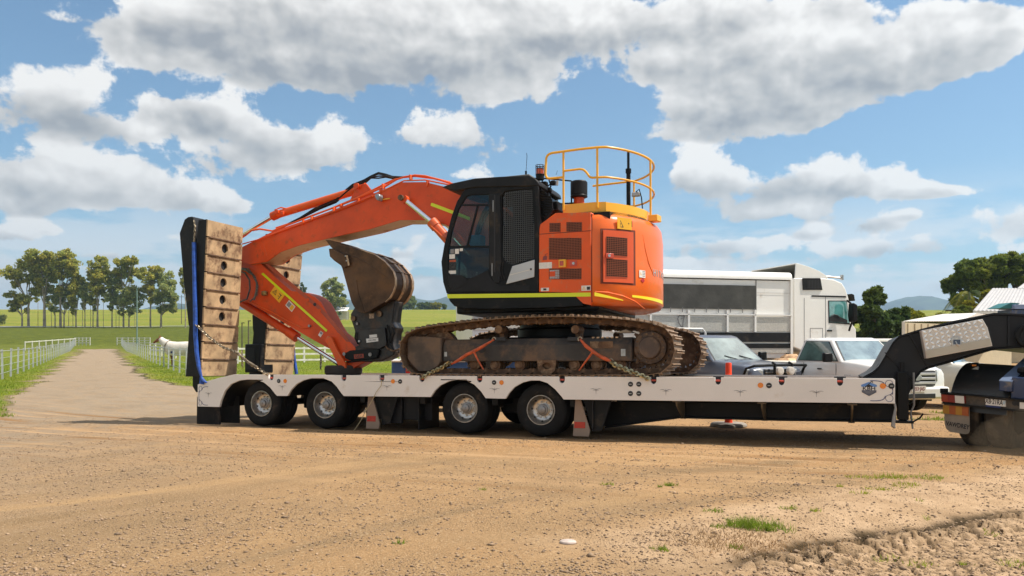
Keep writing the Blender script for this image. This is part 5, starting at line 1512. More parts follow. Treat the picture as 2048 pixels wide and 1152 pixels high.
# stickers on the door glass
for (x0_, y0_, x1_, y1_, m_) in ((901,498.5,908,507,M_inkgrey), (910,498,918,507.5,M_paper), (919.5,497,926,502,M_paper), (899,509,910,517,M_paper), (899,520,912,524,M_binder), (898,524,912,541,M_ink), (897.5,541.5,912,547.5,M_paper), (902,529,910,535,M_inkgrey)):
    sbox(x0_, y0_, x1_, y1_, m_, 'sticker', .003, cab, CY + .018)
# roof visor
vis = E([(883,374),(903,366.4),(949,356.5),(1000,353),(1058,350.5),(1070,357),(1076,363),(1078,371),(1060,372.5),(952,374.5),(922.7,379),(909,382)], CY - .02)
g = G(); g.prism(vis, CY - .02, CY + CD + .06); g.build('roof_visor', M_charcoal, cab, bevel=.015)
G().prism(E([(903,366.6),(949,356.9),(1000,353.4),(1058,350.9),(1060,352),(1000,354.8),(949,358.6),(905,368)], CY), CY - .022, CY - .021) 
G().box(e1(950, 356, CY)[0], e1(1056, 352, CY)[0], CY + .05, CY + CD - .05, vis[3][1] - .01, vis[3][1] + .012).build('roof_sheet', mat('dusty_roof', (.20, .18, .16), .8), cab, bevel=.005)
# rear louvre guard of the cab
lg = E([(1078,372),(1104,398),(1106,420),(1096,437),(1079,450)], CY + .1)
g = G(); g.prism(lg, CY + .10, CY + .12); g.build('louvre_panel', M_charcoal, cab)
for k in range(11):
    y_ = 384 + 5.2 * k
    xr_ = min(1104, 1082 + (y_ - 372) * .9) if y_ < 400 else (1105 if y_ < 425 else 1098 - (y_ - 425) * .9)
    G().tube(e3([(1079, y_ - 5), (xr_, y_)], CY + .09), .010, 6).build('louvre', M_black, cab)
G().prism(E([(1070,372),(1077,372),(1082,445),(1077,470),(1075,440)], CY), CY - .020, CY + .03).build('rear_pillar', M_charcoal, cab, bevel=.006)
# seat, console and levers inside
xs_ = e1(955, 540, CY + .5)
seat = G().box(xs_[0] - .1, xs_[0] + .40, CY + .28, CY + .75, co_[0][1] + .40, co_[0][1] + .54).build('seat', M_seat, cab, bevel=.04)
G().box(xs_[0] + .34, xs_[0] + .46, CY + .28, CY + .75, co_[0][1] + .5, co_[0][1] + 1.25).build('seat_back', M_seat, cab, bevel=.05)
G().box(xs_[0] - .15, xs_[0] + .3, CY + .80, CY + .92, co_[0][1] + .3, co_[0][1] + .70).build('console', M_charcoal, cab, bevel=.03)
p_ = e1(956, 478, CY + .5); G().box(p_[0] - .12, p_[0] + .10, CY + .40, CY + .60, p_[1] - .12, p_[1] + .06).build('blue_cushion', mat('blue_cloth', (.06, .13, .42), .7), cab, bevel=.03)
G().cyl((xs_[0] - .25, CY + .3, co_[0][1] + .1), (xs_[0] - .22, CY + .3, co_[0][1] + .75), .02, n=8).build('lever', M_ink, cab)
# clutter behind the cab roof: beacon, work lamps, antennas
bz = e1(1080, 352, -.9); b0 = e1(1080, 331, -.9)
g = G(); g.cyl((bz[0], -.9, bz[1] + .02), (bz[0], -.9, b0[1] - .06), .058, n=16); bc = g.build('beacon', mat('beacon_lens', (.70, .10, .015), .3, coat=.5), ex)
G().cyl((bz[0], -.9, bz[1] - .06), (bz[0], -.9, bz[1] + .02), .065, n=16).build('beacon_base', M_black, bc)
g = G()
for k in range(10):
    a = k * math.pi / 5; g.tube([(bz[0] + .068 * math.cos(a), -.9 + .068 * math.sin(a), bz[1]), (bz[0] + .068 * math.cos(a), -.9 + .068 * math.sin(a), b0[1])], .004, 4)
for zz in (bz[1] + .02, (bz[1] + b0[1]) / 2 + .03, b0[1] - .03, b0[1]): g.tube([(bz[0] + .068 * math.cos(t), -.9 + .068 * math.sin(t), zz) for t in [i * math.pi / 8 for i in range(16)]], .005, 4, closed=True)
g.build('beacon_cage', M_black, bc, kind='stuff')
g = G(); g.tube(e3([(1052,350),(1052,342)], -.8), .016, 6); g.tube(e3([(1052,343),(1054,312),(1053,306)], -.8), .004, 5); g.build('antenna', M_black, ex)
g = G(); g.tube(e3([(1112,350),(1115,341)], -.6), .003, 4); g.build('wire_antenna', M_black, ex)
fr1 = ex
for pth in ([(1066,357),(1090,357),(1143,362)], [(1085,357),(1084,372),(1100,382)], [(1098,360),(1102,372),(1095,384)], [(1088,366),(1096,372),(1104,366)], [(1082,364),(1092,378),(1103,388)]):
    G().tube(e3(pth, -.75), .012, 6).build('bracket', M_black, ex)
for (x0_, y0_) in ((1090, 368), (1098, 380), (1107, 366), (1094, 389)):
    p_ = e1(x0_, y0_, -.8); G().box(p_[0] - .04, p_[0] + .04, -.85, -.75, p_[1] - .035, p_[1] + .035).build('work_lamp', M_black, ex, bevel=.015)
p_ = e1(1114, 366, -.8); G().prism([(p_[0] - .015, p_[1] - .04), (p_[0] + .02, p_[1] - .045), (p_[0] + .03, p_[1] + .03), (p_[0] + .0, p_[1] + .035)], -.83, -.80).build('mirror', M_silver, ex, bevel=.004)

# ---- top platform, kick plate and rails
zp = e1(1185, 421, -1.1)[1]
RI = 1.60
platp = [(e1(1126, 420, -1.12)[0], -1.12), (.92, -1.12), (1.10, -1.08)] + [arcpt(a, 1.52) for a in range(-44, 45, 8)] + [(1.10, 1.08), (e1(1126, 420, -1.12)[0], 1.12)]
g = G(); g.loft([[(x, y, zct - .01) for x, y in platp], [(x, y, zct + .05) for x, y in platp]]); g.build('platform', mat('platform_dark', (.10, .09, .08), .8), ex)
g = G(); zk0 = min(e1(1130, 423, -1.12)[1], zct - .015); zk1 = e1(1130, 409, -1.12)[1]
rings = []
for i, (x, y) in enumerate(platp):
    rings.append([(x, y, zk0), (x, y, zk1), (x * .988, y * .988, zk1), (x * .988, y * .988, zk0)])
g.loft(rings); kp = g.build('kick_plate', M_yellow, ex, ang=20)
p_ = e1(1310, 440, -.2)
M0 = onback(1313, 436, .0); g = G(); g.box(-.05, .14, -.03, .12, -.05, .05, M0); g.build('camera_hood', M_yellow, ex, bevel=.008)
def rail_pts(z, x0_, a0=-44, a1=45, step=6, r_=1.56):
    return [(x0_, -1.13, z), (.70, -1.13, z), (.98, -1.125, z), (1.09, -1.10, z)] + [arcpt(a, r_) + (z,) for a in range(a0, a1, step)]
zr_ = e1(1180, 296, -1.13)[1]; zm_ = e1(1200, 354, -1.13)[1]
xr0 = e1(1091, 300, -1.13)[0]; xp1 = e1(1127, 380, -1.13)[0]
def arcz(p, q, c, n=5): return bez(p, c, q, n)
low_z = e1(1110, 356, -1.13)[1]
main = [(xp1, -1.13, low_z), (xr0 + .08, -1.13, low_z)] + [(x, -1.13, z) for x, z in bez((xr0 + .07, low_z), (xr0, low_z), (xr0, low_z + .09), 4)] + [(xr0 + .01, -1.13, zr_ - .12)] + [(x, -1.13, z) for x, z in bez((xr0 + .01, zr_ - .10), (xr0 + .015, zr_ - .02), (xr0 + .11, zr_ - .012), 4)]
rest = rail_pts(zr_, .55)[1:]
far = [(1.02, 1.13, zr_ - .01), (.6, 1.13, zr_ - .02), (.25, 1.13, zr_ - .03), (.17, 1.13, zr_ - .09), (.14, 1.13, zr_ - .2)]
g = G(); g.tube(main + rest + far[:3], .019, 8); rail = g.build('guard_rail', M_yellow, ex)
zm0 = e1(1140, 340, -1.13)[1]
mid = [(xp1, -1.13, zm0 - .005), (e1(1160, 340, -1.13)[0], -1.13, zm0)] + [(x, -1.13, z) for x, z in bez(e1(1166, 339, -1.13), e1(1172, 342, -1.13), e1(1178, 352, -1.13), 4)] + [(x, -1.13, z) for x, z in bez(e1(1180, 354, -1.13), e1(1184, 356, -1.13), e1(1190, 355, -1.13), 3)]
mid += [p for p in rail_pts(zm_, 0)[2:]] + [(1.02, 1.13, zm_), (.30, 1.13, zm_ - .01), (.16, 1.13, zm_ - .06), (.12, 1.13, zm_ - .16)]
g = G(); g.tube(mid, .017, 8); g.build('middle_rail', M_yellow, rail)
upf = [(.12, 1.13, zr_ - .02 - .0), (1.02, 1.13, zr_)]
def post(x, y, ztop): G().tube([(x, y, zk1 - .09), (x, y, ztop)], .018, 8).build('rail_post', M_yellow, rail)
post(xp1, -1.13, zr_); 
for (px_, top) in ((1228, zr_),):
    a = e1(px_, 380, -1.12); post(a[0] if a[0] < .98 else .98, -1.125, zr_)
fz = proj_cyl(1301, 380, 1.56); q = arcpt(fz[0], 1.56); post(q[0], q[1], zr_)
for px_ in (1186, 1268):
    yz = EF.px(px_, 400, 1.13); post(yz[0], 1.13, zm_ if px_ < 1200 else zr_)
# black pole, pre-cleaner, work lamp on the platform
a = EF.px(1257, 400, .3)
g = G(); zz0 = zk0; zA = EF.px(1257, 345, .3)[1]; zB = EF.px(1257, 304, .3)[1]
g.tube([(a[0], .3, zz0), (a[0], .3, zA)], .036, 12); g.tube([(a[0], .3, zA), (a[0], .3, zB)], .022, 10); g.tube([(a[0], .3, zA - .01), (a[0], .3, zA + .06)], .048, 12)
g.build('radio_mast', M_black, ex)
a = EF.px(1158, 400, -.5); z0_ = EF.px(1158, 396, -.5)[1]; z1_ = EF.px(1158, 363, -.5)[1]
g = G(); g.lathe([(.11, 0), (.135, .01), (.137, .03), (.128, .045), (.135, .05), (.135, z1_ - z0_ - .02), (.12, z1_ - z0_), (.0001, z1_ - z0_ + .004)], 28, M=T(a[0], -.5, z0_), caps=True); pc = g.build('air_precleaner', M_charcoal, ex)
G().cyl((a[0], -.5, zk0 - .05), (a[0], -.5, z0_ + .005), .085, n=20).build('air_intake', M_orange2, pc)
a = EF.px(1272, 390, .2)
g = G(); g.box(a[0] - .07, a[0] + .07, .17, .23, a[1] - .03, a[1] + .05); g.build('work_lamp', M_silver, ex, bevel=.02)
g = G(); g.tube([(EF.px(x, y, .15)[0], .15, EF.px(x, y, .15)[1]) for x, y in ((1272,384),(1278,378),(1283,395),(1285,417))], .010, 6); g.build('lamp_cable', M_black, ex)
G().box(e1(1094, 412, -.6)[0], e1(1128, 412, -.6)[0], -.9, .2, e1(1100, 430, -.6)[1], e1(1100, 411, -.6)[1]).build('battery_box', M_black, ex, bevel=.02)
for pth in ([(1094,409),(1150,406)], [(1143,363),(1143,410)]): G().tube(e3(pth, -.45), .013, 6).build('frame_rail', M_black, ex)

# ---- boom
BY0, BY1 = -.24, .24
bo = [(474,499),(481,495.5),(545,463),(620,437),(687,412),(740,390),(801.6,364.5),(850,364),(888,373),(930,380),(985,398),(1030,440),(1050,500),(1045,560),(1020,575),(975,545),(950,512),(920,470),(890.6,449),(848,440),(799,440),(740.6,457.7),(649,478.5),(600,490),(560,504),(534,523),(500,529),(478,522)]
bp_ = E(bo, BY0)
cenb = None
g = G(); g.prism(bp_, BY0, BY0 + .03); boom = g.build('boom', M_orange2, ex, bevel=.004)
g = G(); g.prism(bp_, BY1 - .03, BY1); g.build('boom_far_plate', M_orange2, boom)
inner = [((x), z) for x, z in bp_]
def shell(pl, i0, i1, y0, y1, th, name, m_, parent):
    pts = pl[i0:i1 + 1]
    g = G(); out = []
    for i, (x, z) in enumerate(pts):
        a = pts[max(0, i - 1)]; b = pts[min(len(pts) - 1, i + 1)]
        tx, tz = b[0] - a[0], b[1] - a[1]; l_ = math.hypot(tx, tz) or 1; nx_, nz_ = tz / l_ * th, -tx / l_ * th
        out.append([(x - nx_ * .0, y0, z), (x, y1, z), (x + nx_, y1, z + nz_), (x + nx_, y0, z + nz_)])
    g.loft(out); return g.build(name, m_, parent)
shell(bp_, 0, 13, BY0 + .03, BY1 - .03, .02, 'boom_top_plate', M_orange2, boom)
shell(bp_, 13, 26, BY0 + .03, BY1 - .03, .02, 'boom_bottom_plate', mat('boom_underside_bounce', (.60, .36, .20), .42, var=.10, dirt=(.4, .12, .05), damt=.2), boom)  # tan of the ground bounce is put into the underside colour
# boom reinforcement seams, head pin, lamp, stripe, pipes
for a_, b_ in (((521,492),(527,521)), ((528,489),(536,517))):
    p_, q_ = e1(*a_, BY0), e1(*b_, BY0); G().tube([(p_[0], BY0 - .002, p_[1]), (q_[0], BY0 - .002, q_[1])], .005, 5).build('weld_seam', M_orange, boom)
st = E([(862.5,406.5),(865,406),(905,421),(940,434),(940,441),(905,428),(861.5,411.5)], BY0)
G().prism(st, BY0 - .004, BY0 - .001).build('reflective_strip', M_tape, boom)
p_ = e1(1000, 520, BY0)
a, z = e1(759, 397, BY0 - .08)
lamp = G().prism([(a - .065, z + .035), (a - .04, z + .075), (a + .03, z + .07), (a + .055, z + .02), (a + .02, z - .055), (a - .03, z - .03)], BY0 - .15, BY0 - .02).build('boom_lamp', mat('lamp_grey', (.32, .34, .36), .3, metal=.4), boom, bevel=.015)
G().tube(e3([(766,399),(773,398),(780,397)], BY0 - .03), .012, 6).build('lamp_bracket', M_yellow, lamp)
# hydraulic lines on top of the boom
def pipe(pts, yv, r_, m_, name='hydraulic_pipe', parent=boom):
    return G().tube([(EF.px(x, y, yv)[0], yv, EF.px(x, y, yv)[1]) for x, y in pts], r_, 8).build(name, m_, parent)
pipe([(480,478),(492,470),(503,461),(520,458),(545,462),(570,452),(620,433),(687,408),(735,388),(772,372),(793,359),(808,354),(830,350.5),(850,352),(880,360),(905,368)], BY0 + .04, .018, M_orange)
pipe([(540,470),(600,448),(687,417),(740,396),(790,370),(808,361.5),(850,360),(900,370)], BY0 + .0, .013, M_orange)
pipe([(552,456),(600,440),(660,418),(720,393),(770,368),(795,356),(830,352),(870,357),(900,365)], BY0 + .10, .018, M_orange)
pipe([(485,488),(520,478),(560,463),(620,441),(700,411),(745,392)], BY0 - .03, .012, M_orange2)
for (x, y) in ((607,443),(624,436),(668,418),(682,411),(718,400),(761,380),(766,371),(821,353),(855,366)):
    p_ = e1(x, y, BY0); G().box(p_[0] - .014, p_[0] + .014, BY0 - .03, BY0 + .06, p_[1] - .06, p_[1] + .03).build('pipe_clamp', M_orange, boom, bevel=.004)
for dy, yv in ((0, -.05), (3.0, -.15), (6, .02), (-2, .1)):
    pipe([(548,462 + dy * .3),(572,450 + dy * .3),(600,436 + dy * .3),(640,412 + dy),(672,399 + dy),(690,383 + dy),(705,371 + dy),(728,362 + dy),(742,353 + dy * .5),(757,348 + dy * 1.4),(772,350 + dy * .7),(785,354 + dy * .5),(805,354),(840,351)], yv, .014, M_black, 'hydraulic_hose')
# arm cylinder above the boom
def ecyl(p0, p1, yv, r_, m_, name, parent=ex, n=20):
    a, b = e1(*p0, yv), e1(*p1, yv); return G().cyl((a[0], yv, a[1]), (b[0], yv, b[1]), r_, n=n).build(name, m_, parent)
ac = ecyl((727, 377), (549, 431), 0, .075, M_orange, 'arm_cylinder')
ecyl((549, 431), (470, 478), 0, .042, M_rod, 'rod', ac)
ecyl((556, 428), (545, 433), 0, .088, M_orange2, 'gland', ac)
ecyl((733, 373), (722, 379), 0, .085, M_orange2, 'barrel_end', ac)
G().cyl((e1(724,376,0)[0], -.2, e1(724,376,0)[1]), (e1(724,376,0)[0], .2, e1(724,376,0)[1]), .055, n=16).build('pin', M_orange2, ac)
G().prism(E([(700,404),(716,372),(734,368),(748,386),(752,392)], -.1), -.13, -.09).build('cylinder_lug', M_orange2, boom, bevel=.004)
pipe([(560,424),(549,420),(562,415),(580,419),(596,424)], -.05, .014, M_orange, 'hydraulic_pipe', ac)
for (x, y) in ((556,424),(566,427)): 
    p_ = e1(x, y, -.08); G().box(p_[0] - .035, p_[0] + .035, -.12, -.04, p_[1] - .03, p_[1] + .035).build('valve_block', M_orange2, ac, bevel=.008)
# boom cylinders (pair either side of the boom)
for yv in (-.40, .40):
    p0, p1, p2 = e1(809, 399, -.40), e1(866, 446, -.40), e1(950, 540, -.40)
    bc_ = G().cyl((p1[0], yv, p1[1]), (p2[0], yv, p2[1]), .085, n=20).build('boom_cylinder', mat('orange_cylinder', (.68, .11, .02), .35, var=.06, coat=.3), ex)
    G().cyl((p0[0], yv, p0[1]), (p1[0], yv, p1[1]), .045, n=16).build('rod', M_rod, bc_)
    d_ = Vector((p2[0] - p1[0], 0, p2[1] - p1[1])).normalized()
    G().cyl(tuple(Vector((p1[0], yv, p1[1])) - d_ * .03), tuple(Vector((p1[0], yv, p1[1])) + d_ * .10), .10, n=20).build('gland', MATS['orange_cylinder'], bc_)
    G().cyl((p0[0], yv - .05, p0[1]), (p0[0], yv + .05, p0[1]), .075, n=20).build('rod_eye', M_orange2, bc_)
    if yv < 0:
        G().tube([(e1(862,452,-.5)[0], -.5, e1(862,452,-.5)[1]), (e1(890,478,-.5)[0], -.5, e1(890,478,-.5)[1])], .016, 6).build('cylinder_pipe', MATS['orange_cylinder'], bc_)
G().cyl((e1(806,397,-.4)[0], -.50, e1(806,397,-.4)[1]), (e1(806,397,-.4)[0], .5, e1(806,397,-.4)[1]), .05, n=16).build('boom_pin', M_rust, ex)
# green panel seen through the cab
p_, q_ = e1(913, 465, .5), e1(955, 486, .5)
# ---- arm
AY0, AY1 = -.17, .17
am = [(455,548),(462,528),(479,521),(520,526),(552,556),(583,582),(600,583.5),(618,588),(630,594),(642,605),(652,624),(664,648),(674,664),(700,684),(711,696),(710,712),(700,722),(686,722),(672,703),(652,694),(604,667),(560,641),(500,607),(474,600),(455,580)]
ap_ = E(am, AY0)
g = G(); g.prism(ap_, AY0, AY0 + .025, holes=[[(e1(618,601,AY0)[0] + .03 * math.cos(t), e1(618,601,AY0)[1] + .03 * math.sin(t)) for t in [i * math.pi / 5 for i in range(10)]]]); arm = g.build('arm', M_orange2, ex, bevel=.004)
g = G(); g.prism(ap_, AY1 - .025, AY1); g.build('arm_far_plate', M_orange2, arm)
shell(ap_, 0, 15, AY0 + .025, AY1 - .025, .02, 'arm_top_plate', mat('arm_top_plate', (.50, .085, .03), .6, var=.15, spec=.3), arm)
shell(ap_, 15, 24, AY0 + .025, AY1 - .025, .02, 'arm_bottom_plate', M_orange2, arm)
# inner crease of the arm (box corner), strip, signs
G().prism(E([(530,528),(538,528),(640,612),(690,668),(700,684),(693,683),(636,618),(540,538)], AY0), AY0 - .006, AY0 - .0005).build('box_edge', mat('arm_edge', (.42, .075, .03), .4, var=.15), arm, bevel=.003)
st = E([(523,548),(527,545.5),(655.5,660),(653,664)], AY0); G().prism(st, AY0 - .010, AY0 - .0065).build('reflective_strip', M_tape, arm)
def slant(c, w_, h_, deg_, m_, name, parent=arm, d=.004, y=AY0):
    a, z = e1(*c, y); M0 = T(a, y, z) @ RY(deg_)
    return G().box(-w_ / 2, w_ / 2, -d, -.0005, -h_ / 2, h_ / 2, M0).build(name, m_, parent), M0
s1, M0 = slant((555, 588), .30, .20, 41, M_signy, 'warning_sign')
tri_sign(M0 @ T(-.065, 0, .0), .055, s1, M_ink, -.006)
G().box(.03, .10, -.006, -.0045, .03, .045, M0).box(.075, .09, -.006, -.0045, -.06, .03, M0).box(.03, .06, -.006, -.0045, -.02, -.01, M0).build('person_mark', M_ink, s1)
s1, M0 = slant((581, 612), .20, .13, 41, M_paper, 'sticker')
G().box(-.085, .0, -.006, -.0045, -.045, .045, M0).build('sticker_print', M_inkgrey, s1); G().box(.01, .085, -.006, -.0045, -.05, .05, M0).build('sticker_yellow', M_signy, s1)
s1, M0 = slant((641.5, 668), .10, .07, -54, M_paper, 'sticker'); G().box(-.0, .04, -.006, -.0045, -.025, .025, M0).build('sticker_print', M_inkgrey, s1)
for (x, y) in ((616,600),(630,609),(639.5,621)):
    p_ = e1(x, y, AY0); G().cyl((p_[0], AY0 - .012, p_[1]), (p_[0], AY0 - .001, p_[1]), .032, n=16).build('pin_boss', M_orange2 if (x != 630) else M_ink, arm)
p_ = e1(655, 680, AY0); G().cyl((p_[0], AY0 - .04, p_[1]), (p_[0], AY1 + .04, p_[1]), .055, n=18).build('link_pin', M_orange2, arm)
pipe([(474,598),(500,603),(540,622),(580,644),(605,656),(620,654)], AY0 - .02, .012, M_orange, 'hydraulic_pipe', arm)
p_ = e1(621, 652, AY0); G().cyl((p_[0], AY0 - .05, p_[1]), (p_[0], AY0, p_[1]), .026, n=10).build('fitting', M_steel, arm)
for pth, r_, nm in (([(474,538),(492,540),(506,550),(514,566),(513,583),(508,600)], .020, 'hydraulic_hose'), ([(474,541),(490,546),(499,560),(500,578),(494,598),(480,604)], .016, 'hydraulic_hose'), ([(476,535),(497,538),(510,553),(516,572),(514,590),(500,603)], .012, 'hydraulic_hose')):
    pipe(pth, AY0 - .07, r_, mat('braided_hose', (.14, .13, .11), .35, metal=.5, var=.4, vscale=40), nm, arm)
p_ = e1(532, 587, AY0); G().box(p_[0] - .055, p_[0] + .055, AY0 - .08, AY0, p_[1] - .045, p_[1] + .045, None).build('work_lamp', mat('brass', (.34, .24, .10), .35, metal=.7, var=.4, vscale=20), arm, bevel=.02)
# bucket cylinder below the arm
bk = ecyl((462, 592), (583, 668), 0, .080, M_orange2, 'bucket_cylinder')
ecyl((577, 663), (594, 675), 0, .10, M_orange2, 'gland', bk)
ecyl((594, 674.5), (680, 729), 0, .042, M_rod, 'rod', bk)
# linkage at the arm tip
G().prism(E([(656,672),(664,674),(676,700),(692,726),(694,736),(684,738),(676,728),(664,702),(652,682)], -.24), -.27, -.22).build('side_link', M_orange, ex, bevel=.01)
G().prism(E([(656,672),(664,674),(676,700),(692,726),(694,736),(684,738),(676,728),(664,702),(652,682)], -.24), .22, .27).build('side_link', M_orange, ex, bevel=.01)
G().prism(E([(684,727),(700,722),(742,719),(722,730),(702,741),(688,740)], -.1), -.14, .14).build('push_link', M_orange2, ex, bevel=.012)
# ---- quick hitch
M_hitch = mat('hitch_black', (.030, .026, .024), .42, metal=.3, var=.35, vscale=6, dirt=(.10, .065, .045), damt=.3, dscale=5, coat=.1)
hp = E([(684,706),(688,700),(700,696),(717,691),(712,683),(709,660),(702,640),(701,628),(708,616),(790,602),(786,625),(784,645),(790,655),(786,668),(785,690),(790,703),(787,710),(766,721),(742,724),(720,723),(696,726),(686,720)], -.16)
hitch = G().prism(hp, -.16, .16).build('quick_hitch', M_hitch, ex, bevel=.02)
h2 = E([(716,660),(770,655),(774,690),(760,698),(722,694)], -.2); G().prism(h2, -.21, -.165).build('hitch_body', M_hitch, hitch, bevel=.01)
G().prism(E([(690,707),(700,701),(752,697),(760,700),(755,716),(742,719),(700,721),(690,716)], -.2), -.215, -.165).build('hitch_side_plate', M_black, hitch, bevel=.012)
lb = E([(709,709),(728,707.5),(729,715.5),(710,718)], -.2); lo_ = G().prism(lb, -.222, -.216).build('label_plate', mat('faded_red', (.36, .05, .02), .5, var=.3, vscale=40), hitch)
c_ = e1(719, 712.5, -.2); text('GEA', .075, M_ink, hitch, T(c_[0], -.2225, c_[1]) @ RY(-4) @ FACE, squash=1.1, bold=.001)
p_ = E([(733,677.5),(757,675.5),(757.5,682.5),(734,685.5)], -.2); G().prism(p_, -.216, -.2115).build('serial_plate', M_paper, hitch)
c_ = e1(745.5, 680.5, -.2); text('0201-0980', .042, M_ink, hitch, T(c_[0], -.2165, c_[1]) @ RY(-4) @ FACE, squash=.85)
p_ = E([(739.5,670),(754.5,668.5),(755,674.5),(740,676)], -.2); G().prism(p_, -.216, -.2115).build('logo_plate', MATS['white_sticker'], hitch)
p_ = E([(738,627.5),(748,627),(748,636.5),(738.5,637)], -.17); G().prism(p_, -.170, -.161).build('number_plate', mat('faded_tag', (.45, .33, .24), .6, var=.3, vscale=30), hitch)
for (x, y, r_, yy, m_) in ((690,708,.032,-.2,M_steel),(742,709,.035,-.2,M_steel),(716,647.5,.026,-.16,M_steel),(760,628,.055,-.16,M_rust),(708,637,.05,-.16,M_rust),(720,682.5,.02,-.2,M_galv)):
    p_ = e1(x, y, yy); G().cyl((p_[0], yy - .035, p_[1]), (p_[0], yy, p_[1]), r_, r_ * .85, n=16).build('pin_end', m_, hitch)
G().prism(E([(729,659.5),(738,658.5),(757,658),(769,656),(764,661),(748,663.5),(733,663)], -.2), -.222, -.20).build('strip_of_sky', M_hitch, hitch) if False else None
for pth in ([(784,655),(790,665),(783,680),(776,690)], [(774,650),(780,668),(778,685),(788,700)], [(712,664),(710,676),(716,688)]):
    pipe(pth, -.19, .014, M_black, 'hydraulic_hose', hitch)
pipe([(770,688),(775,697),(786,702),(798,699)], -.19, .018, M_rust, 'hydraulic_hose', hitch)
# ---- bucket
KY0, KY1 = -.33, .33
bk_ = [(650.4,479.5),(664,481.5),(689,490),(720,499.5),(749,509.5),(770,524),(786,543),(790,556),(790,570),(786,583),(779,595),(770,603.5),(749,616),(736,624),(728.5,627),(716,623),(708,614),(702.5,603),(693,568),(684,535.5),(676,520),(672,505),(660,492)]
kp_ = E(bk_, KY0)
bucket = G().prism(kp_, KY0, KY0 + .035).build('bucket', M_bucket, ex, bevel=.006)
G().prism(kp_, KY1 - .035, KY1).build('bucket_far_side', M_bucket, bucket, bevel=.006)
shell(kp_, 1, 13, KY0 + .002, KY1 - .002, .03, 'bucket_shell', M_bucket, bucket)
for a_, b_ in ((KY0 - .004, KY0 + .05), (KY1 - .07, KY1 + .004), (-.05, .03)):
    pts = kp_[3:12]; g = G(); out = []
    for i, (x, z) in enumerate(pts):
        p, q = pts[max(0, i - 1)], pts[min(len(pts) - 1, i + 1)]; tx, tz = q[0] - p[0], q[1] - p[1]; l_ = math.hypot(tx, tz); nx_, nz_ = -tz / l_ * .012, tx / l_ * .012
        out.append([(x, a_, z), (x, b_, z), (x + nx_, b_, z + nz_), (x + nx_, a_, z + nz_)])
    g.loft(out); g.build('wear_strip', M_bright if a_ > -.06 or True else M_bucket, bucket)
for k in (4, 5, 6):
    x, z = kp_[k]; x2, z2 = kp_[k + 1]
    g = G(); g.tube([(x, KY0 + .03, z + .008), (x, KY1 - .03, z + .008)], .012, 6); g.build('heel_rib', M_bucket, bucket)
# inset side plate line and side cutter, teeth
G().tube(e3([(690,508),(715,516),(745,533),(775,556)], KY0 - .001), .008, 6).build('side_seam', M_bucket, bucket)
G().tube(e3([(713,560),(716,585),(724,610),(729,625)], KY0 - .001), .009, 6).build('side_seam', M_bucket, bucket)
G().prism(E([(658,497.5),(664,497),(690,510),(697,516),(699.5,531),(688,535),(678,528),(668,521),(660,513)], KY0 - .04), KY0 - .05, KY0 - .001).build('side_cutter', M_bucket, bucket, bevel=.008)
G().prism(E([(693,511),(696,511),(700,530),(697,532)], KY0 - .05), KY0 - .065, KY0 - .051).build('cutter_bracket', M_bright, bucket)
for (x, y) in ((691.5,512),(693.5,521.5)):
    p_ = e1(x, y, KY0 - .05); G().cyl((p_[0], KY0 - .062, p_[1]), (p_[0], KY0 - .05, p_[1]), .014, n=8).build('bolt', M_galv, bucket)
for k in range(4):
    yv = KY0 + .06 + k * .18
    tp_ = E([(650.4,479.0),(660,480),(676,485),(690,491),(688,501),(672,497),(660,490)], KY0)
    G().prism(tp_, yv - .045, yv + .045).build('tooth', M_bucket, bucket, bevel=.008)
# ================================================================== vehicles behind
M_win = mat('car_window', (.10, .15, .15), .05, metal=.0, var=.3, vscale=1.5, coat=1.0, spec=1.0)
def _refl(name, base, gloss):
    if name in MATS: return MATS[name]
    m = bpy.data.materials.new(name); m.use_nodes = True
    nt = m.node_tree; nt.nodes.clear(); t = NT(nt)
    d = t.n('ShaderNodeBsdfDiffuse'); co = t.n('ShaderNodeTexCoord').outputs['Object']
    t.put(d.inputs[0], t.mix(t.smooth(t.noise(co, 1.6, 4), .35, .65), tuple(base) + (1,), tuple(min(1, b * 2.2) for b in base) + (1,)))
    gl = t.n('ShaderNodeBsdfGlossy'); gl.inputs['Roughness'].default_value = .03
    f = t.math('ADD', t.n('ShaderNodeFresnel').outputs[0], gloss, clamp=True)
    mx = t.n('ShaderNodeMixShader'); t.put(mx.inputs[0], f)
    nt.links.new(d.outputs[0], mx.inputs[1]); nt.links.new(gl.outputs[0], mx.inputs[2])
    nt.links.new(mx.outputs[0], t.n('ShaderNodeOutputMaterial').inputs[0])
    MATS[name] = m; return m
M_wsc = _refl('windscreen', (.16, .20, .19), .34)
M_side = _refl('side_glass', (.05, .09, .08), .12)
def heading(cx, cy, ang, z=None):
    """frame at the middle of the front bumper: x forward, y left, z up; ang from -Y towards +X"""
    fx, fy = math.sin(R(ang)), -math.cos(R(ang))
    zz = h1(cx, cy) if z is None else z
    return Matrix(((fx, -fy, 0, cx), (fy, fx, 0, cy), (0, 0, 1, zz), (0, 0, 0, 1)))
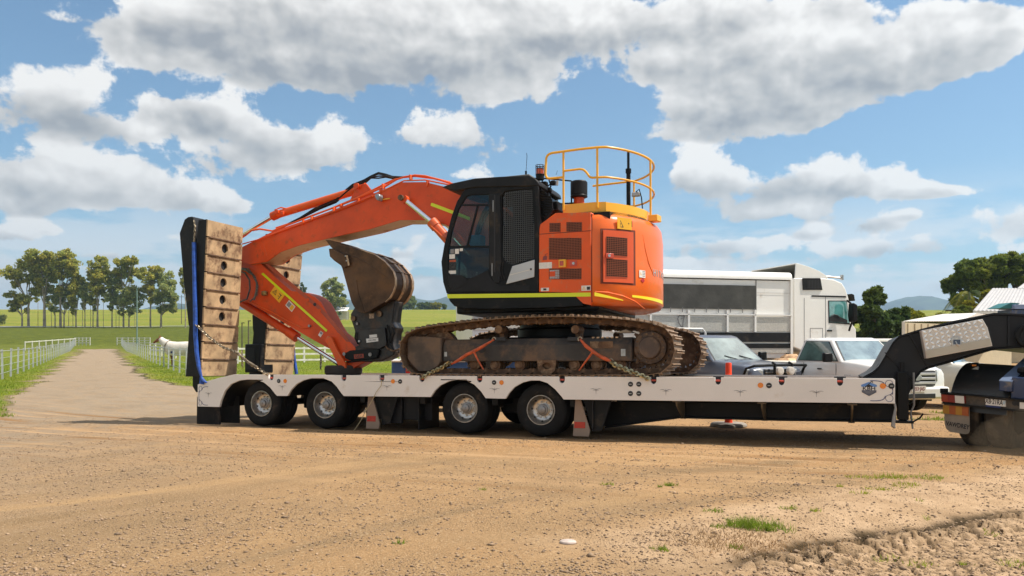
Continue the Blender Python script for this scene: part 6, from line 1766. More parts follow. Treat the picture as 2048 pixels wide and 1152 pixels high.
def carbody(name, label, cat, M, paint, st, cab, wheels, wr=.36, dark_low=True):
    """st: stations (x, half width, bottom, top); cab: (x_base_front, x_roof_front, x_roof_rear, x_base_rear, roof z, half width base, half width roof, belt z)"""
    root = thing(name, label, cat, M)
    rings = []
    for (x, hw, zb, zt_) in st:
        h_ = zt_ - zb
        half = [(hw * .80, zb), (hw * .97, zb + .08), (hw, zb + h_ * .35), (hw, zb + h_ * .62), (hw * .975, zt_ - h_ * .14), (hw * .90, zt_ - .02), (hw * .6, zt_ + .012)]
        rings.append([(x, y, z) for y, z in half] + [(x, -y, z) for y, z in reversed(half)])
    body = G().loft(rings).build('body', paint, root, bevel=.0, ang=38)
    body.modifiers.new('bevel', 'BEVEL').width = .03
    body.modifiers['bevel'].segments = 3; body.modifiers['bevel'].limit_method = 'ANGLE'; body.modifiers['bevel'].angle_limit = R(38)
    xbf, xrf, xrr, xbr, zr_, hb, hr, zb_ = cab
    base = [(xbf, hb, zb_), (xbf, -hb, zb_), (xbr, -hb, zb_), (xbr, hb, zb_)]
    roof = [(xrf, hr, zr_ - .05), (xrf, -hr, zr_ - .05), (xrr, -hr, zr_ - .03), (xrr, hr, zr_ - .03)]
    top = [(xrf - .12, hr * .82, zr_), (xrf - .12, -hr * .82, zr_), (xrr + .1, -hr * .82, zr_), (xrr + .1, hr * .82, zr_)]
    cabm = G().loft([base, roof, top]).build('cabin', paint, root, bevel=.05, seg=3, ang=50)
    def pane(a, b, c, d, ins, m_, nm, push):
        a, b, c, d = map(Vector, (a, b, c, d)); ce = (a + b + c + d) / 4
        q = [p.lerp(ce, ins) for p in (a, b, c, d)]
        n_ = (b - a).cross(d - a).normalized()
        if n_.dot(ce - Vector(((xbf + xbr) / 2, 0, zb_))) < 0: n_ = -n_
        q0 = [p + n_ * push for p in q]; q1 = [p - n_ * .03 for p in q]
        return G().loft([q1, q0]).build(nm, m_, cabm, smooth=False)
    pane(base[0], base[1], roof[1], roof[0], .09, M_ink, 'window_seal', .004); pane(base[0], base[1], roof[1], roof[0], .13, M_wsc, 'windscreen', .012)
    for s in (1, -1):
        i = 0 if s == 1 else 1; j = 3 if s == 1 else 2
        b0, b1, r0, r1 = Vector(base[i]), Vector(base[j]), Vector(roof[i]), Vector(roof[j])
        pane(b0, b1, r1, r0, .15, M_ink, 'window_seal', .004); pane(b0, b1, r1, r0, .20, M_side, 'side_window', .012)
        mx = Vector((xbf - .28, s * (hb + .17), zb_ + .12))
        G().box(mx.x - .05, mx.x + .05, mx.y - .12, mx.y + .12, mx.z - .09, mx.z + .12).build('mirror', M_black, root, bevel=.03)
    pane(base[3], base[2], roof[2], roof[3], .14, M_side, 'rear_window', .012)
    for x in wheels:
        for s in (1, -1):
            hw = st[len(st) // 2][1]
            arch = [(x + (wr + .09) * math.cos(t), .02 + wr + (wr + .09) * math.sin(t)) for t in [i * math.pi / 12 for i in range(13)]]
            G().prism(arch + [(x - wr - .09, .25), (x + wr + .09, .25)], s * (hw - .02), s * (hw + .012)).build('wheel_arch', M_ink, root)
            Mx = T(x, s * (hw + .02), wr) @ (RX(-90) if s == 1 else RX(90))
            w_ = inst('wheel', G().lathe([(wr * .58, -.22), (wr * .60, -.03), (wr * .52, -.03), (wr * .48, -.06), (wr * .2, -.05), (.0001, -.03)], 20).mesh('rim', M_galv), root, Mx)
            inst('tyre', G().lathe([(wr * .58, -.01), (wr * .8, .004), (wr * .97, -.02), (wr, -.06), (wr, -.18), (wr * .95, -.22), (wr * .58, -.22)], 28).mesh('tyre', M_rubber), w_, Matrix.Identity(4))
    return root, body
# ---- white ute
Mw = heading(8.62, 16.55, 17)
ute, ub = carbody('utility_truck', 'white single cab ute with chrome grille facing right behind the gooseneck', 'ute', Mw, M_ford,
    [(.0, .74, .42, .82), (-.06, .84, .34, .98), (-.30, .89, .30, 1.06), (-.8, .90, .30, 1.12), (-1.35, .90, .30, 1.16), (-1.5, .90, .30, 1.16), (-2.85, .90, .30, 1.14), (-2.9, .90, .32, 1.12)],
    (-1.22, -1.78, -2.74, -2.90, 1.67, .86, .68, 1.08), (-.92, -4.0))
G().box(-5.0, -3.0, -.88, .88, .55, 1.08).build('tray', M_cream, ute, bevel=.02)
def fbox(x0, x1, y0, y1, z0, z1, m_, nm, parent, bevel=.0): return G().box(x0, x1, y0, y1, z0, z1).build(nm, m_, parent, bevel=bevel)
gr0 = fbox(-.02, .035, -.50, .50, .62, .95, M_ink, 'grille', ute, .02)
M_silv = mat('silver_trim', (.62, .62, .62), .3, metal=.5, var=.03)
for k in range(3): fbox(.034, .055, -.49, .49, .66 + .095 * k, .715 + .095 * k, M_silv, 'grille_bar', gr0, .008)
G().lathe([(.0001, .012), (.10, .01), (.115, 0)], 24, M=T(.058, 0, .80) @ RY(90) @ Matrix.Diagonal((.55, 1, 1, 1))).build('oval_emblem', M_galv, gr0)
fbox(-.04, .075, -.86, .86, .34, .60, M_ford, 'bumper', ute, .05)
fbox(.07, .085, -.45, .45, .36, .46, M_ink, 'air_intake', ute, .01)
for s in (1, -1):
    G().loft([[(-.02 - .0, s * .54, .70), (-.02, s * .54, .97), (-.20, s * .86, .99), (-.20, s * .86, .72)], [(.035, s * .54, .72), (.02, s * .54, .96), (-.17, s * .875, .97), (-.16, s * .875, .74)]]).build('headlamp', M_head, ute, bevel=.015)
    fbox(.03, .08, s * .70 - .10, s * .70 + .10, .42, .52, M_ink, 'fog_lamp_recess', ute, .01)
pl = fbox(.086, .094, -.186, .186, .50, .63, M_plate, 'number_plate', ute)
text('853\u00b7JAS', .115, M_maroon, pl, T(.0955, 0, .565) @ RZ(90) @ FACE, squash=.82, bold=.001)
for s in (-1, 1):
    fbox(-2.0, -1.86, s * .905 - .01, s * .905 + .01, .93, .96, M_black, 'door_handle', ute, .005)
    G().box(-1.38, -1.37, s * .9 - .006, s * .9 + .006, .45, 1.08).box(-2.5, -2.49, s * .9 - .006, s * .9 + .006, .45, 1.08).build('door_seam', M_inkgrey, ute, kind='stuff')
fbox(-1.1, -.98, -.91, -.903, .80, .83, M_inkgrey, 'side_badge', ute)
# ---- blue four wheel drive
Mb = heading(6.10, 17.7, 27)
suv, sb_ = carbody('pickup', 'dusty blue four wheel drive with black bullbar parked behind the trailer', 'pickup', Mb, M_bluecar,
    [(.0, .70, .45, .88), (-.07, .80, .38, 1.0), (-.35, .87, .34, 1.08), (-.9, .89, .34, 1.14), (-1.35, .89, .34, 1.18), (-4.7, .89, .36, 1.16), (-4.8, .85, .40, 1.10)],
    (-1.25, -2.0, -3.2, -3.6, 1.78, .84, .64, 1.12), (-.85, -3.9))
gb = fbox(-.02, .03, -.46, .46, .72, .98, M_ink, 'grille', suv, .02)
for k in range(2): fbox(.03, .05, -.45, .45, .80 + .09 * k, .83 + .09 * k, M_chrome, 'grille_bar', gb, .005)
for s in (1, -1):
    G().loft([[(-.03, s * .50, .76), (-.03, s * .50, .98), (-.22, s * .82, .99), (-.22, s * .82, .78)], [(.025, s * .50, .78), (.01, s * .50, .97), (-.17, s * .84, .97), (-.17, s * .84, .80)]]).build('headlamp', M_head, suv, bevel=.015)
    G().tube([(.10, s * .28, .45), (.14, s * .28, .8), (.12, s * .26, 1.10), (.05, s * .25, 1.13)], .032, 8).build('bullbar_upright', M_black, suv)
    G().lathe([(.0001, .02), (.07, .03), (.095, .02), (.10, -.06), (.03, -.09)], 16, M=T(.20, s * .17, .94) @ RY(90)).build('driving_lamp', M_lensw, suv)
bb = G().tube([(-.25, -.90, .72), (-.10, -.90, 1.0), (.05, -.80, 1.06), (.11, -.4, 1.07), (.11, .4, 1.07), (.05, .80, 1.06), (-.10, .90, 1.0), (-.25, .90, .72)], .030, 8).build('bullbar_hoop', M_black, suv)
fbox(.0, .16, -.85, .85, .42, .62, M_black, 'bumper', suv, .04)
for y_ in (-.25, .22): G().tube([(-1.22, y_ + .3, 1.15), (-1.40, y_ - .1, 1.27)], .012, 5).build('wiper', M_ink, suv)
# white ladder rack with end hoop behind the roof of the blue four wheel drive
rk = thing('ladder_rack', 'white tube rack on the back of the blue four wheel drive', 'roof rack', Mb)
for s in (1, -1):
    G().tube([(-3.3, s * .7, 1.10), (-3.3, s * .7, 1.86), (-3.42, s * .7, 1.96), (-5.3, s * .7, 1.96)], .028, 8).build('side_rail', M_ford, rk)
G().tube([(-3.3, -.7, 1.1), (-3.3, -.7, 1.86), (-3.3, -.6, 1.96), (-3.3, .6, 1.96), (-3.3, .7, 1.86), (-3.3, .7, 1.1)], .030, 8).build('front_hoop', M_ford, rk)
G().box(-5.2, -3.45, -.66, .66, 1.88, 1.92).build('mesh_floor', M_steel, rk)
# ---- cream white car at the right
Mc = heading(12.3, 18.6, 48)
wc, _b = carbody('parked_car', 'cream white car half hidden behind the raised neck of the trailer', 'car', Mc, mat('cream_car_paint', (.68, .64, .55), .35, var=.03, coat=.4),
    [(.0, .70, .40, .80), (-.06, .82, .34, .95), (-.35, .88, .30, 1.02), (-1.0, .90, .30, 1.08), (-1.4, .90, .30, 1.12), (-4.7, .90, .32, 1.10), (-4.8, .86, .36, 1.0)],
    (-1.3, -2.0, -3.6, -4.2, 1.72, .84, .64, 1.06), (-.9, -3.7))
G().box(-.9, -.75, -.915, -.90, .85, .97).build('side_lamp', M_amber, wc)
for s in (1, -1):
    G().loft([[(-.03, s * .50, .70), (-.03, s * .50, .90), (-.22, s * .82, .92), (-.22, s * .82, .72)], [(.025, s * .50, .72), (.01, s * .50, .89), (-.17, s * .84, .90), (-.17, s * .84, .74)]]).build('headlamp', M_head, wc, bevel=.015)
# ---- low blue box trailer with red lamp, seen under the near track
p_ = at(783, 722, 17.5)
Mt = Matrix.Translation((p_.x, p_.y, h1(p_.x, p_.y))) @ RZ(4)
bt = thing('box_trailer', 'low blue box trailer with white top edge behind the left end of the tracks', 'box trailer', Mt)
G().box(0, 2.9, 0, 1.5, .45, .98 - Mt[2][3] - .0).build('tray', mat('blue_box_trailer', (.035, .10, .27), .35, var=.2, coat=.3), bt, bevel=.03)
zt_ = .98 - Mt[2][3]
G().tube([(0, -.02, zt_ + .02), (2.9, -.02, zt_ + .02)], .03, 8).build('top_rail', M_ford, bt)
G().tube([(0.02, -.02, zt_ + .02), (0.02, 1.5, zt_ + .02)], .03, 8).build('top_rail', M_ford, bt)
G().box(.32, .95, -.04, -.001, zt_ - .30, zt_ - .12).build('red_lamp', M_red, bt, bevel=.01)
for s in (0, 1):
    w_ = G().lathe([(.1, -.18), (.3, -.18), (.32, -.12), (.32, -.04), (.29, 0), (.18, 0), (.16, -.03), (.0001, -.03)], 24, M=T(1.4, -.02 if s == 0 else 1.52, .32) @ RX(90 if s == 0 else -90)).build('wheel', M_rubber, bt)

# ---- white stock truck
A_C = R(14)
CTM = Matrix(((math.cos(A_C), -math.sin(A_C), 0, 8.09), (math.sin(A_C), math.cos(A_C), 0, 22.5), (0, 0, 1, 0), (0, 0, 0, 1)))
ct = thing('cattle_truck', 'white high cab truck with long covered body and grey side tarp', 'truck', CTM)
CF = Frame(CTM)
def cq(x0, y0, x1, y1, yv=0): 
    a, b = CF.px(x0, y0, yv), CF.px(x1, y1, yv); return a[0], b[0], b[1], a[1]
def cbox(x0, y0, x1, y1, m_, nm, parent, d0=-.01, d1=0, bevel=0):
    a, b, z0, z1 = cq(x0, y0, x1, y1); return G().box(a, b, d0, d1, z0, z1).build(nm, m_, parent, bevel=bevel)
xa = CF.px(945, 600, 0)[0]; zg = h1(6, 23)
a, b, z0, z1 = cq(1322, 560, 1583, 716)
bodyt = G().box(xa, 0.0, .01, 2.5, z0, z1 + .05).build('body', M_truckw, ct)
zt0, zt1 = CF.px(1580, 560, 0)[1], CF.px(1580, 544.5, 0)[1]
g = G(); sec = [(-.04, zt0)] + [(-.04 + .18 * (1 - math.cos(t)), zt0 + (zt1 - zt0) * math.sin(t)) for t in [i * math.pi / 16 for i in range(9)]]
sec2 = [(2.5 - y, z) for y, z in reversed(sec)]
g.loft([[(x, y, z) for y, z in sec + sec2] for x in (xa, -.10, 0.03)]); g.build('roof', mat('truck_roof', (.80, .78, .74), .4, var=.03), ct, ang=50)
cbox(945, 560, 1511, 619, M_tarp, 'tarp', bodyt, -.035, -.002)
for k in range(12):
    x_ = CF.px(1508 - 24 * k, 615, 0)[0]
    G().box(x_ - .008, x_ + .008, -.045, -.02, CF.px(1500, 626, 0)[1], CF.px(1500, 617, 0)[1]).build('tarp_strap', M_inkgrey, bodyt)
for y_ in (586,): cbox(1512, y_ - .8, 1581, y_ + .8, M_inkgrey, 'panel_line', bodyt, -.006, -.001)
cbox(1511, 560, 1513, 626, M_inkgrey, 'panel_line', bodyt, -.006, -.001)
M_tread = mat('truck_tread_plate', (.52, .50, .45), .5, metal=.2, var=.12, vscale=30, bump=.004, bscale=22)
cbox(945, 630, 1580, 663, M_tread, 'tread_panel', bodyt, -.02, -.002)
cbox(945, 625.5, 1582, 629.5, M_ford, 'side_rail', bodyt, -.06, -.002)
for px_ in (1376, 1453.5, 1509, 1300, 1225): cbox(px_ - 1.8, 620, px_ + 1.8, 664, M_ford, 'side_post', bodyt, -.06, -.002)
cbox(1370, 664.5, 1580, 684, M_charcoal, 'dark_board', bodyt, -.03, -.002); cbox(1370, 687, 1580, 696, M_charcoal, 'dark_board', bodyt, -.03, -.002)
cbox(1370, 697, 1580, 706, M_tread, 'tread_panel', bodyt, -.02, -.002)
cbox(1571, 706, 1577, 712, M_black, 'latch', bodyt, -.06, -.02, .01)
cbox(1579.5, 560, 1584, 716, M_truckw, 'corner_post', ct, -.05, .05)
g = G(); a_, z_ = CF.px(1361, 640, -.03)
g.tube([(a_ + .12, -.03, z_ + .12), (a_ - .02, -.03, z_ + .14), (a_ - .08, -.03, z_ + .05), (a_ - .05, -.03, z_ - .06), (a_ + .02, -.03, z_ - .18), (a_ + .08, -.03, z_ - .22), (a_ + .08, -.03, z_ - .10), (a_ + .10, -.03, z_ + .02), (a_ + .12, -.03, z_ + .12)], .014, 5); g.tube([(a_ + .02, -.03, z_ + .04), (a_ + .07, -.03, z_ + .05)], .012, 5); g.build('painted_head_outline', M_inkgrey, bodyt)
# cab
cprof = CF.pts([(1588,556),(1650,556.5),(1668,559),(1684,566),(1691,577),(1696,592),(1700,610),(1704,635),(1706,650),(1712,658),(1713,690),(1713,728),(1690,728),(1660,704),(1609,704),(1588,694)], 0)
cabt = G().prism(cprof, 0.0, 2.45).build('cab', M_truckw, ct, bevel=.07, seg=3)
def cpoly(pts, m_, nm, d0=-.012, d1=-.001, parent=cabt, bevel=0): return G().prism(CF.pts(pts, 0), d0, d1).build(nm, m_, parent, bevel=bevel)
cpoly([(1656,601),(1693,601),(1700,649),(1657,646)], M_ink, 'window_frame', -.006)
cpoly([(1658,603),(1692,603),(1697.5,632),(1698.5,646),(1659,644)], G_truck and _refl('truck_side_glass', (.07, .21, .20), .16), 'side_window', -.012)
cpoly([(1659,634),(1672,629),(1682,635),(1694,640),(1694,645.5),(1659,643.5)], M_ink, 'dashboard', -.016, -.0125)
G().tube([(CF.px(x, y, -.02)[0], -.018, CF.px(x, y, -.02)[1]) for x, y in ((1661,632),(1668,629),(1676,631),(1680,637))], .014, 6).build('steering_wheel', M_ink, cabt)
cpoly([(1604,556.5),(1640,556.5),(1644,580),(1605,580)], M_charcoal, 'side_grille', -.03, bevel=.01)
for k in range(9): cpoly([(1614 + 3 * k, 560), (1615.5 + 3 * k, 560), (1615.5 + 3 * k, 577), (1614 + 3 * k, 577)], M_ink, 'grille_slot', -.034, -.0305)
cpoly([(1623,590.5),(1691,592),(1692,595),(1623,593.5)], M_charcoal, 'gutter')
for q in ([(1650.5,594),(1651.5,594),(1652,676),(1651,676)], [(1608,596),(1609,596),(1609,704),(1608,704)], [(1608,682),(1652,682),(1652,683),(1608,683)], [(1620,656),(1645,656),(1645,657),(1620,657)], [(1620,656),(1621,656),(1621,682),(1620,682)], [(1644.5,656),(1645.5,656),(1646,682),(1645,682)]):
    cpoly(q, M_inkgrey, 'door_seam', -.004)
cpoly([(1654,660),(1663,660),(1663,663),(1654,663)], M_charcoal, 'door_handle', -.03)
cpoly([(1630,687),(1638,687),(1638,689),(1630,689)], M_inkgrey, 'side_badge', -.02)
cpoly([(1609,690),(1712,690),(1712,691),(1609,691)], M_inkgrey, 'skirt_seam', -.006)
G().prism(CF.pts([(1699,606),(1706,610),(1706,642),(1699,645),(1697,630)], -.25), -.45, -.2).build('mirror', M_black, cabt, bevel=.03)
G().tube([(CF.px(x, y, -.15)[0], -.15, CF.px(x, y, -.15)[1]) for x, y in ((1694,601),(1701,606),(1704,625),(1704,645),(1700,655),(1698,662))], .03, 6).build('mirror_arm', M_black, cabt)
G().prism(CF.pts([(1700,588),(1704,590),(1706,602),(1702,602)], 1.9), 1.8, 2.1).build('far_mirror', M_black, cabt)
G().box(CF.px(1584, 600, 0)[0], CF.px(1589, 600, 0)[0], .1, 2.4, CF.px(1588, 700, 0)[1], CF.px(1588, 562, 0)[1]).build('gap_shade', M_ink, ct)  # black fill added for the shade between body and cab
# roof deflector: side fins and a curved hood, hollow behind
fin = CF.pts([(1591,554),(1593,526),(1600,527.5),(1620,533.5),(1640,542),(1655,552),(1657,556),(1591,556)], 0)
defl = G().prism(fin, .02, .06).build('roof_deflector', M_truckw, ct, bevel=.01)
G().prism(fin, 2.39, 2.43).build('fin', M_truckw, defl)
strip_pts = fin[1:7]
g = G(); g.loft([[(x, .06, z), (x, 2.39, z), (x + .01, 2.39, z - .03), (x + .01, .06, z - .03)] for x, z in strip_pts]); g.build('hood', M_truckw, defl)
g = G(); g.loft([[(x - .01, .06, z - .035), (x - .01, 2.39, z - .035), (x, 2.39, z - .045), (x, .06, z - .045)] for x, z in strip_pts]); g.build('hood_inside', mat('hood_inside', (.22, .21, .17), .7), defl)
G().tube([(CF.px(x, y, 1.2)[0], 1.2, CF.px(x, y, 1.2)[1]) for x, y in ((1652,553),(1684,556))], .03, 6).build('horn', M_chrome, cabt)
G().tube([(CF.px(1684, 552, 1.2)[0], 1.2, CF.px(1684, 550, 1.2)[1]), (CF.px(1684, 552, 1.2)[0], 1.2, CF.px(1684, 560, 1.2)[1])], .05, 8).build('horn_end', M_chrome, cabt)
for x_ in (-8.3, -7.0, .8):
    for y_ in (.02, 2.45):
        G().lathe([(.1, -.3), (.48, -.3), (.5, -.2), (.5, -.08), (.45, 0), (.3, 0), (.26, -.06), (.0001, -.05)], 28, M=T(x_ if x_ < 0 else 1.25, y_, .5 + zg) @ RX(90 if y_ < 1 else -90)).build('wheel', M_rubber, ct)
G().box(xa, -.3, .6, 1.9, zg + .6, z0).build('chassis', M_black, ct)
G().box(-.5, .7, 0.05, .5, zg + .35, z0 + .05).build('fuel_tank', M_ford, ct, bevel=.08)

# ---- prime mover tail (blue tractor unit)
ed = Vector((.64, -.77, 0)).normalized(); fd = Vector((.77, .64, 0)).normalized()
o_ = at(1885, 786, 10.0)
PMM = Matrix(((ed.x, fd.x, 0, o_.x), (ed.y, fd.y, 0, o_.y), (0, 0, 1, 0.03), (0, 0, 0, 1))) @ RY(2.8)
PF = Frame(PMM)
pm = thing('prime_mover', 'blue tractor unit coupled to the trailer neck at the right edge', 'truck', PMM)
def pq(pts, d0, d1, m_, nm, parent=pm, yv=0, bevel=0): return G().prism(PF.pts(pts, yv), d0, d1).build(nm, m_, parent, bevel=bevel)
bar = pq([(1884,785.5),(2048,800.5),(2130,809),(2130,832),(2048,822.5),(1884,805.5)], .0, .05, mat('dusty_bar', (.070, .055, .040), .6, var=.3, vscale=6, dirt=(.16, .12, .08), damt=.4), 'rear_bar', bevel=.01)
pq([(1884,784),(2048,799),(2130,807.5),(2130,810),(2048,801.5),(1884,786)], -.05, .10, M_black, 'bar_top_flange', bar)
pq([(1886,804.5),(2048,821),(2130,831),(2130,833),(2048,823.5),(1886,807)], -.05, .10, M_black, 'bar_bottom_flange', bar)
lampb = pq([(1885,788),(1932,792),(1932.5,807),(1886,803)], -.05, -.001, mat('dusty_red_lens', (.22, .015, .008), .5), 'tail_lamp', bar, bevel=.008)
pq([(1913,790.5),(1931,792),(1932,806.5),(1914,805)], -.056, -.0505, M_lensw, 'reversing_lens', lampb)
pq([(1885.5,788.5),(1899,789.7),(1899.5,803.5),(1886.3,802.5)], -.054, -.0505, mat('red_orange_lens', (.30, .035, .008), .45), 'indicator_lens', lampb)
flap = pq([(1887,806),(1938,811),(1938.5,862),(1936,867),(1930,868.5),(1900,864),(1892,858),(1888.5,848)], .0, .012, mat('pale_mudflap', (.26, .215, .165), .7, var=.15, vscale=6), 'mudflap', pm, yv=-.01)
for k in range(4):
    xs_ = 1887 + 12.7 * k
    pq([(xs_, 809.5 + k * 1.2), (xs_ + 12.7, 810.7 + k * 1.2), (xs_ + 12.7, 828 + k * 1.4), (xs_ + (0 if k else 0), 826 + k * 1.4)], -.02, -.002, mat('dusty_marker_yellow', (.42, .20, .02), .6) if k % 2 == 0 else mat('dusty_marker_red', (.36, .085, .015), .6), 'rear_marker', bar)
c_ = PF.px(1914, 851, -.02)
vt = text('VAWDREY', .080, M_ink, flap, T(c_[0], -.003, c_[1]) @ RY(4) @ FACE, squash=.72, bold=.002)
pl2 = pq([(1971.5,796.5),(2012,800.8),(2012.5,813.5),(1972.5,809.5)], -.02, -.001, M_plate, 'number_plate', bar)
c_ = PF.px(1988, 804.0, -.02); text('XB\u00b721RA', .085, M_ink, pl2, T(c_[0], -.0215, c_[1]) @ RY(2) @ FACE, squash=.60, bold=.001)
pq([(1973,810),(2002,813),(2002,816),(1973,813.2)], -.02, -.003, M_inkblue, 'plate_strip', bar)
pq([(2007,801.5),(2013,802.5),(2011,809),(2007,808)], -.0235, -.021, mat('torn_sticker', (.45, .55, .6), .5), 'torn_sticker', pl2)
for x_, y_ in ((2027,806.5),(2036,808)):
    a, z = PF.px(x_, y_, -.05); G().cyl((a, -.006, z), (a, .0, z), .032, n=12).build('bar_hole', M_ink, bar)
pq([(2041,804),(2075,808),(2075,820),(2041,817)], -.03, -.001, M_plate, 'conspicuity_plate', bar)
# guard over the dual wheels, tyres below
def guard(cx0, cx1, cy, cz, r_):
    g = G(); pts = [(cy + r_ * math.cos(t), cz + r_ * math.sin(t)) for t in [math.pi * (i / 16) for i in range(17)]]
    pts2 = [(cy + (r_ - .03) * math.cos(t), cz + (r_ - .03) * math.sin(t)) for t in [math.pi * (i / 16) for i in range(17)]]
    g.loft([[(cx0, a[0], a[1]), (cx1, a[0], a[1]), (cx1, b[0], b[1]), (cx0, b[0], b[1])] for a, b in zip(pts, pts2)])
    return g
gd = guard(.02, .68, .68, .50, .60).build('mudguard', mat('plastic_guard', (.022, .022, .022), .35, var=.2, dirt=(.12, .10, .08), damt=.2), pm, ang=60)
pq([(1941,739),(1955,733),(1957,740),(1937,746)], .40, .45, M_galv, 'guard_bracket', gd, yv=.4)
pq([(1948,725),(1956,725),(1956,733),(1948,733)], .30, .38, M_black, 'marker_post', gd, yv=.35)
pq([(1948,729),(1956,729),(1956,732),(1948,732)], .28, .30, M_amber, 'marker_lens', gd, yv=.35)
pq([(1880,777),(1894,777),(1894,786),(1880,786)], .0, .04, M_black, 'clearance_lamp', bar)
for x_ in (.05, .38):
    for yy in (.68, 2.0):
        wm = inst('wheel', G().lathe([(.29, -.27), (.29, -.02), (.25, -.03), (.22, -.14), (.0001, -.14)], 28).mesh('rim', M_steel), pm, T(x_, yy, .50) @ RY(-90))
        inst('tyre', G().lathe([(.28, -.01), (.36, .0), (.46, -.01), (.495, -.04), (.50, -.08), (.50, -.20), (.495, -.24), (.46, -.27), (.28, -.27)], 40).mesh('tyre', mat('dusty_tyre', (.045, .036, .027), .85, var=.2, dirt=(.14, .105, .07), damt=.5)), wm, Matrix.Identity(4))
        wm2 = inst('wheel', wm.data, pm, T(x_ + 1.85, yy, .50) @ RY(-90)); inst('tyre', wm.children[0].data, wm2, Matrix.Identity(4))
# blue chassis end and skid ramps for the turntable
G().box(.72, 1.62, .06, 4.6, .72, .98).build('chassis', M_blue, pm, bevel=.01)
G().box(.66, 1.66, .30, 1.6, .98, 1.02).build('turntable_plate', M_charcoal, pm, bevel=.01)
for (x0_, x1_) in ((.60, .74), (1.52, 1.66)):
    g = G(); g.prism([(.02, .80), (.14, .80), (1.1, 1.12), (1.1, 1.20), (.9, 1.20), (.02, .92)], x0_, x1_, axes='yz'); g.build('skid_ramp', M_blue, pm, bevel=.01)
    g = G(); g.prism([(.02, .921), (.9, 1.201), (.9, 1.212), (.02, .932)], x0_ + .0, x1_ - .0, axes='yz'); g.build('skid_edge', mat('worn_blue', (.25, .33, .50), .35, metal=.4), pm)
G().tube([(1.50, .0, .98), (1.60, -.02, .62)], .010, 6).build('lever', M_galv, pm)
G().box(.72, 1.6, .20, .5, 1.02, 1.10).build('fifth_wheel', M_black, pm, bevel=.03)
# the neck of the trailer ends over this unit; its cab stands off to the right of the frame
G().box(-.1, 2.4, 5.0, 7.2, .9, 3.2).build('cab', M_blue, pm, bevel=.1)
for x_ in (.05, 2.05): G().lathe([(.1, -.3), (.48, -.3), (.5, -.2), (.5, -.08), (.45, 0), (.3, 0), (.0001, -.05)], 24, M=T(x_, 6.2, .5) @ RY(-90)).build('front_wheel', M_rubber, pm)
# blue bin lid with green edge above the neck
p_ = at(2035, 618, 26)
sg2 = thing('blue_canopy', 'blue machine top with green rim poking over the trailer neck', 'machine', Matrix.Translation(p_))
G().box(-.18, .9, 0, .8, -.35, -.02).build('body', M_blue, sg2, bevel=.02)
G().prism([(-.14, .0), (.9, .0), (.9, .15), (-.12, .15)], -.05, .8).build('lid', mat('pale_blue_lid', (.22, .28, .45), .4), sg2, bevel=.02)
G().prism([(-.55, .03), (-.15, .22), (.15, .20), (-.1, .02)], .1, .8).build('green_rim', mat('green_rim', (.02, .14, .14), .5), sg2)

# dust hanging round the wheels of the tractor unit
g = G(); g.lathe([(.0001, -.5), (.55, -.42), (.9, -.2), (1.0, 0), (.9, .2), (.55, .42), (.0001, .5)], 24)
md_ = bpy.data.materials.new('dust_air'); md_.use_nodes = True
nt_ = md_.node_tree; nt_.nodes.clear(); t_ = NT(nt_)
pv_ = t_.n('ShaderNodeVolumePrincipled'); pv_.inputs['Color'].default_value = (.80, .62, .42, 1); pv_.inputs['Density'].default_value = 0.11
nt_.links.new(pv_.outputs[0], t_.n('ShaderNodeOutputMaterial').inputs['Volume'])
o = g.build('dust_cloud', md_, None, kind='stuff'); o.location = (6.75, 8.8, .25); o.scale = (1.5, .9, 1.0)
tag(o, 'thin brown dust hanging round the rear wheels of the blue tractor unit', 'dust')
# ================================================================== cone, rocks, fences, buildings, horse, trees
p_ = at(1457, 846, 13.35)
zc_ = h1(p_.x, 13.35)
cn = thing('bollard', 'orange tube bollard on a round concrete base seen under the trailer', 'bollard', T(p_.x, 13.35, zc_ + .01))
G().lathe([(.0001, .0), (.30, .0), (.31, .02), (.30, .05), (.27, .065), (.0001, .07)], 32).build('base', M_concrete, cn)
G().lathe([(.07, .065), (.065, .1), (.065, .80), (.072, .82), (.072, .84), (.055, .86), (.052, 1.08), (.045, 1.10), (.0001, 1.10)], 20).build('tube', M_cone, cn)
# sandstone blocks between the cars
M_sand_ = M_sand
rb = 0
for (px_, py_, s_) in ((1570,729,.34),(1592,722,.30),(1612,731,.36),(1632,724,.32),(1600,738,.30),(1560,738,.30),(1646,716,.25),(1580,716,.22)):
    D = 21.0 + rb * .15; p_ = at(px_, py_, D)
    g = G(); vs = []
    rr_ = random.Random(rb)
    ring = lambda z, k: [(s_ * k * (1.3 + rr_.uniform(-.25, .25)) * math.cos(t), s_ * k * (1 + rr_.uniform(-.25, .25)) * math.sin(t), z * s_) for t in [i * math.pi / 4 for i in range(8)]]
    g.loft([ring(-1.6, .9), ring(-.5, 1.1), ring(.1, 1.0), ring(.5, .6)])
    o = g.build('sandstone_rock', M_sand, None, ang=20); o.location = p_
    tag(o, ['orange sandstone block nearest the blue bonnet', 'orange sandstone block in the middle of the heap', 'largest sandstone block beside the white ute', 'sandstone block high in the heap near the ute', 'low sandstone block under the heap', 'low sandstone block next to the bullbar', 'small sandstone block by the truck step', 'small sandstone block at the top left of the heap'][rb], 'rock', 'sandstone blocks between the parked cars'); rb += 1
p_ = at(1628, 735, 21.5)
g = G(); g.box(-.35, .5, 0, .6, -1.2, -.02); o = g.build('timber_crate', mat('grey_timber', (.20, .19, .15), .8, var=.3), None, bevel=.01); o.location = p_; tag(o, 'grey timber crate end between the rocks and the white ute', 'crate')

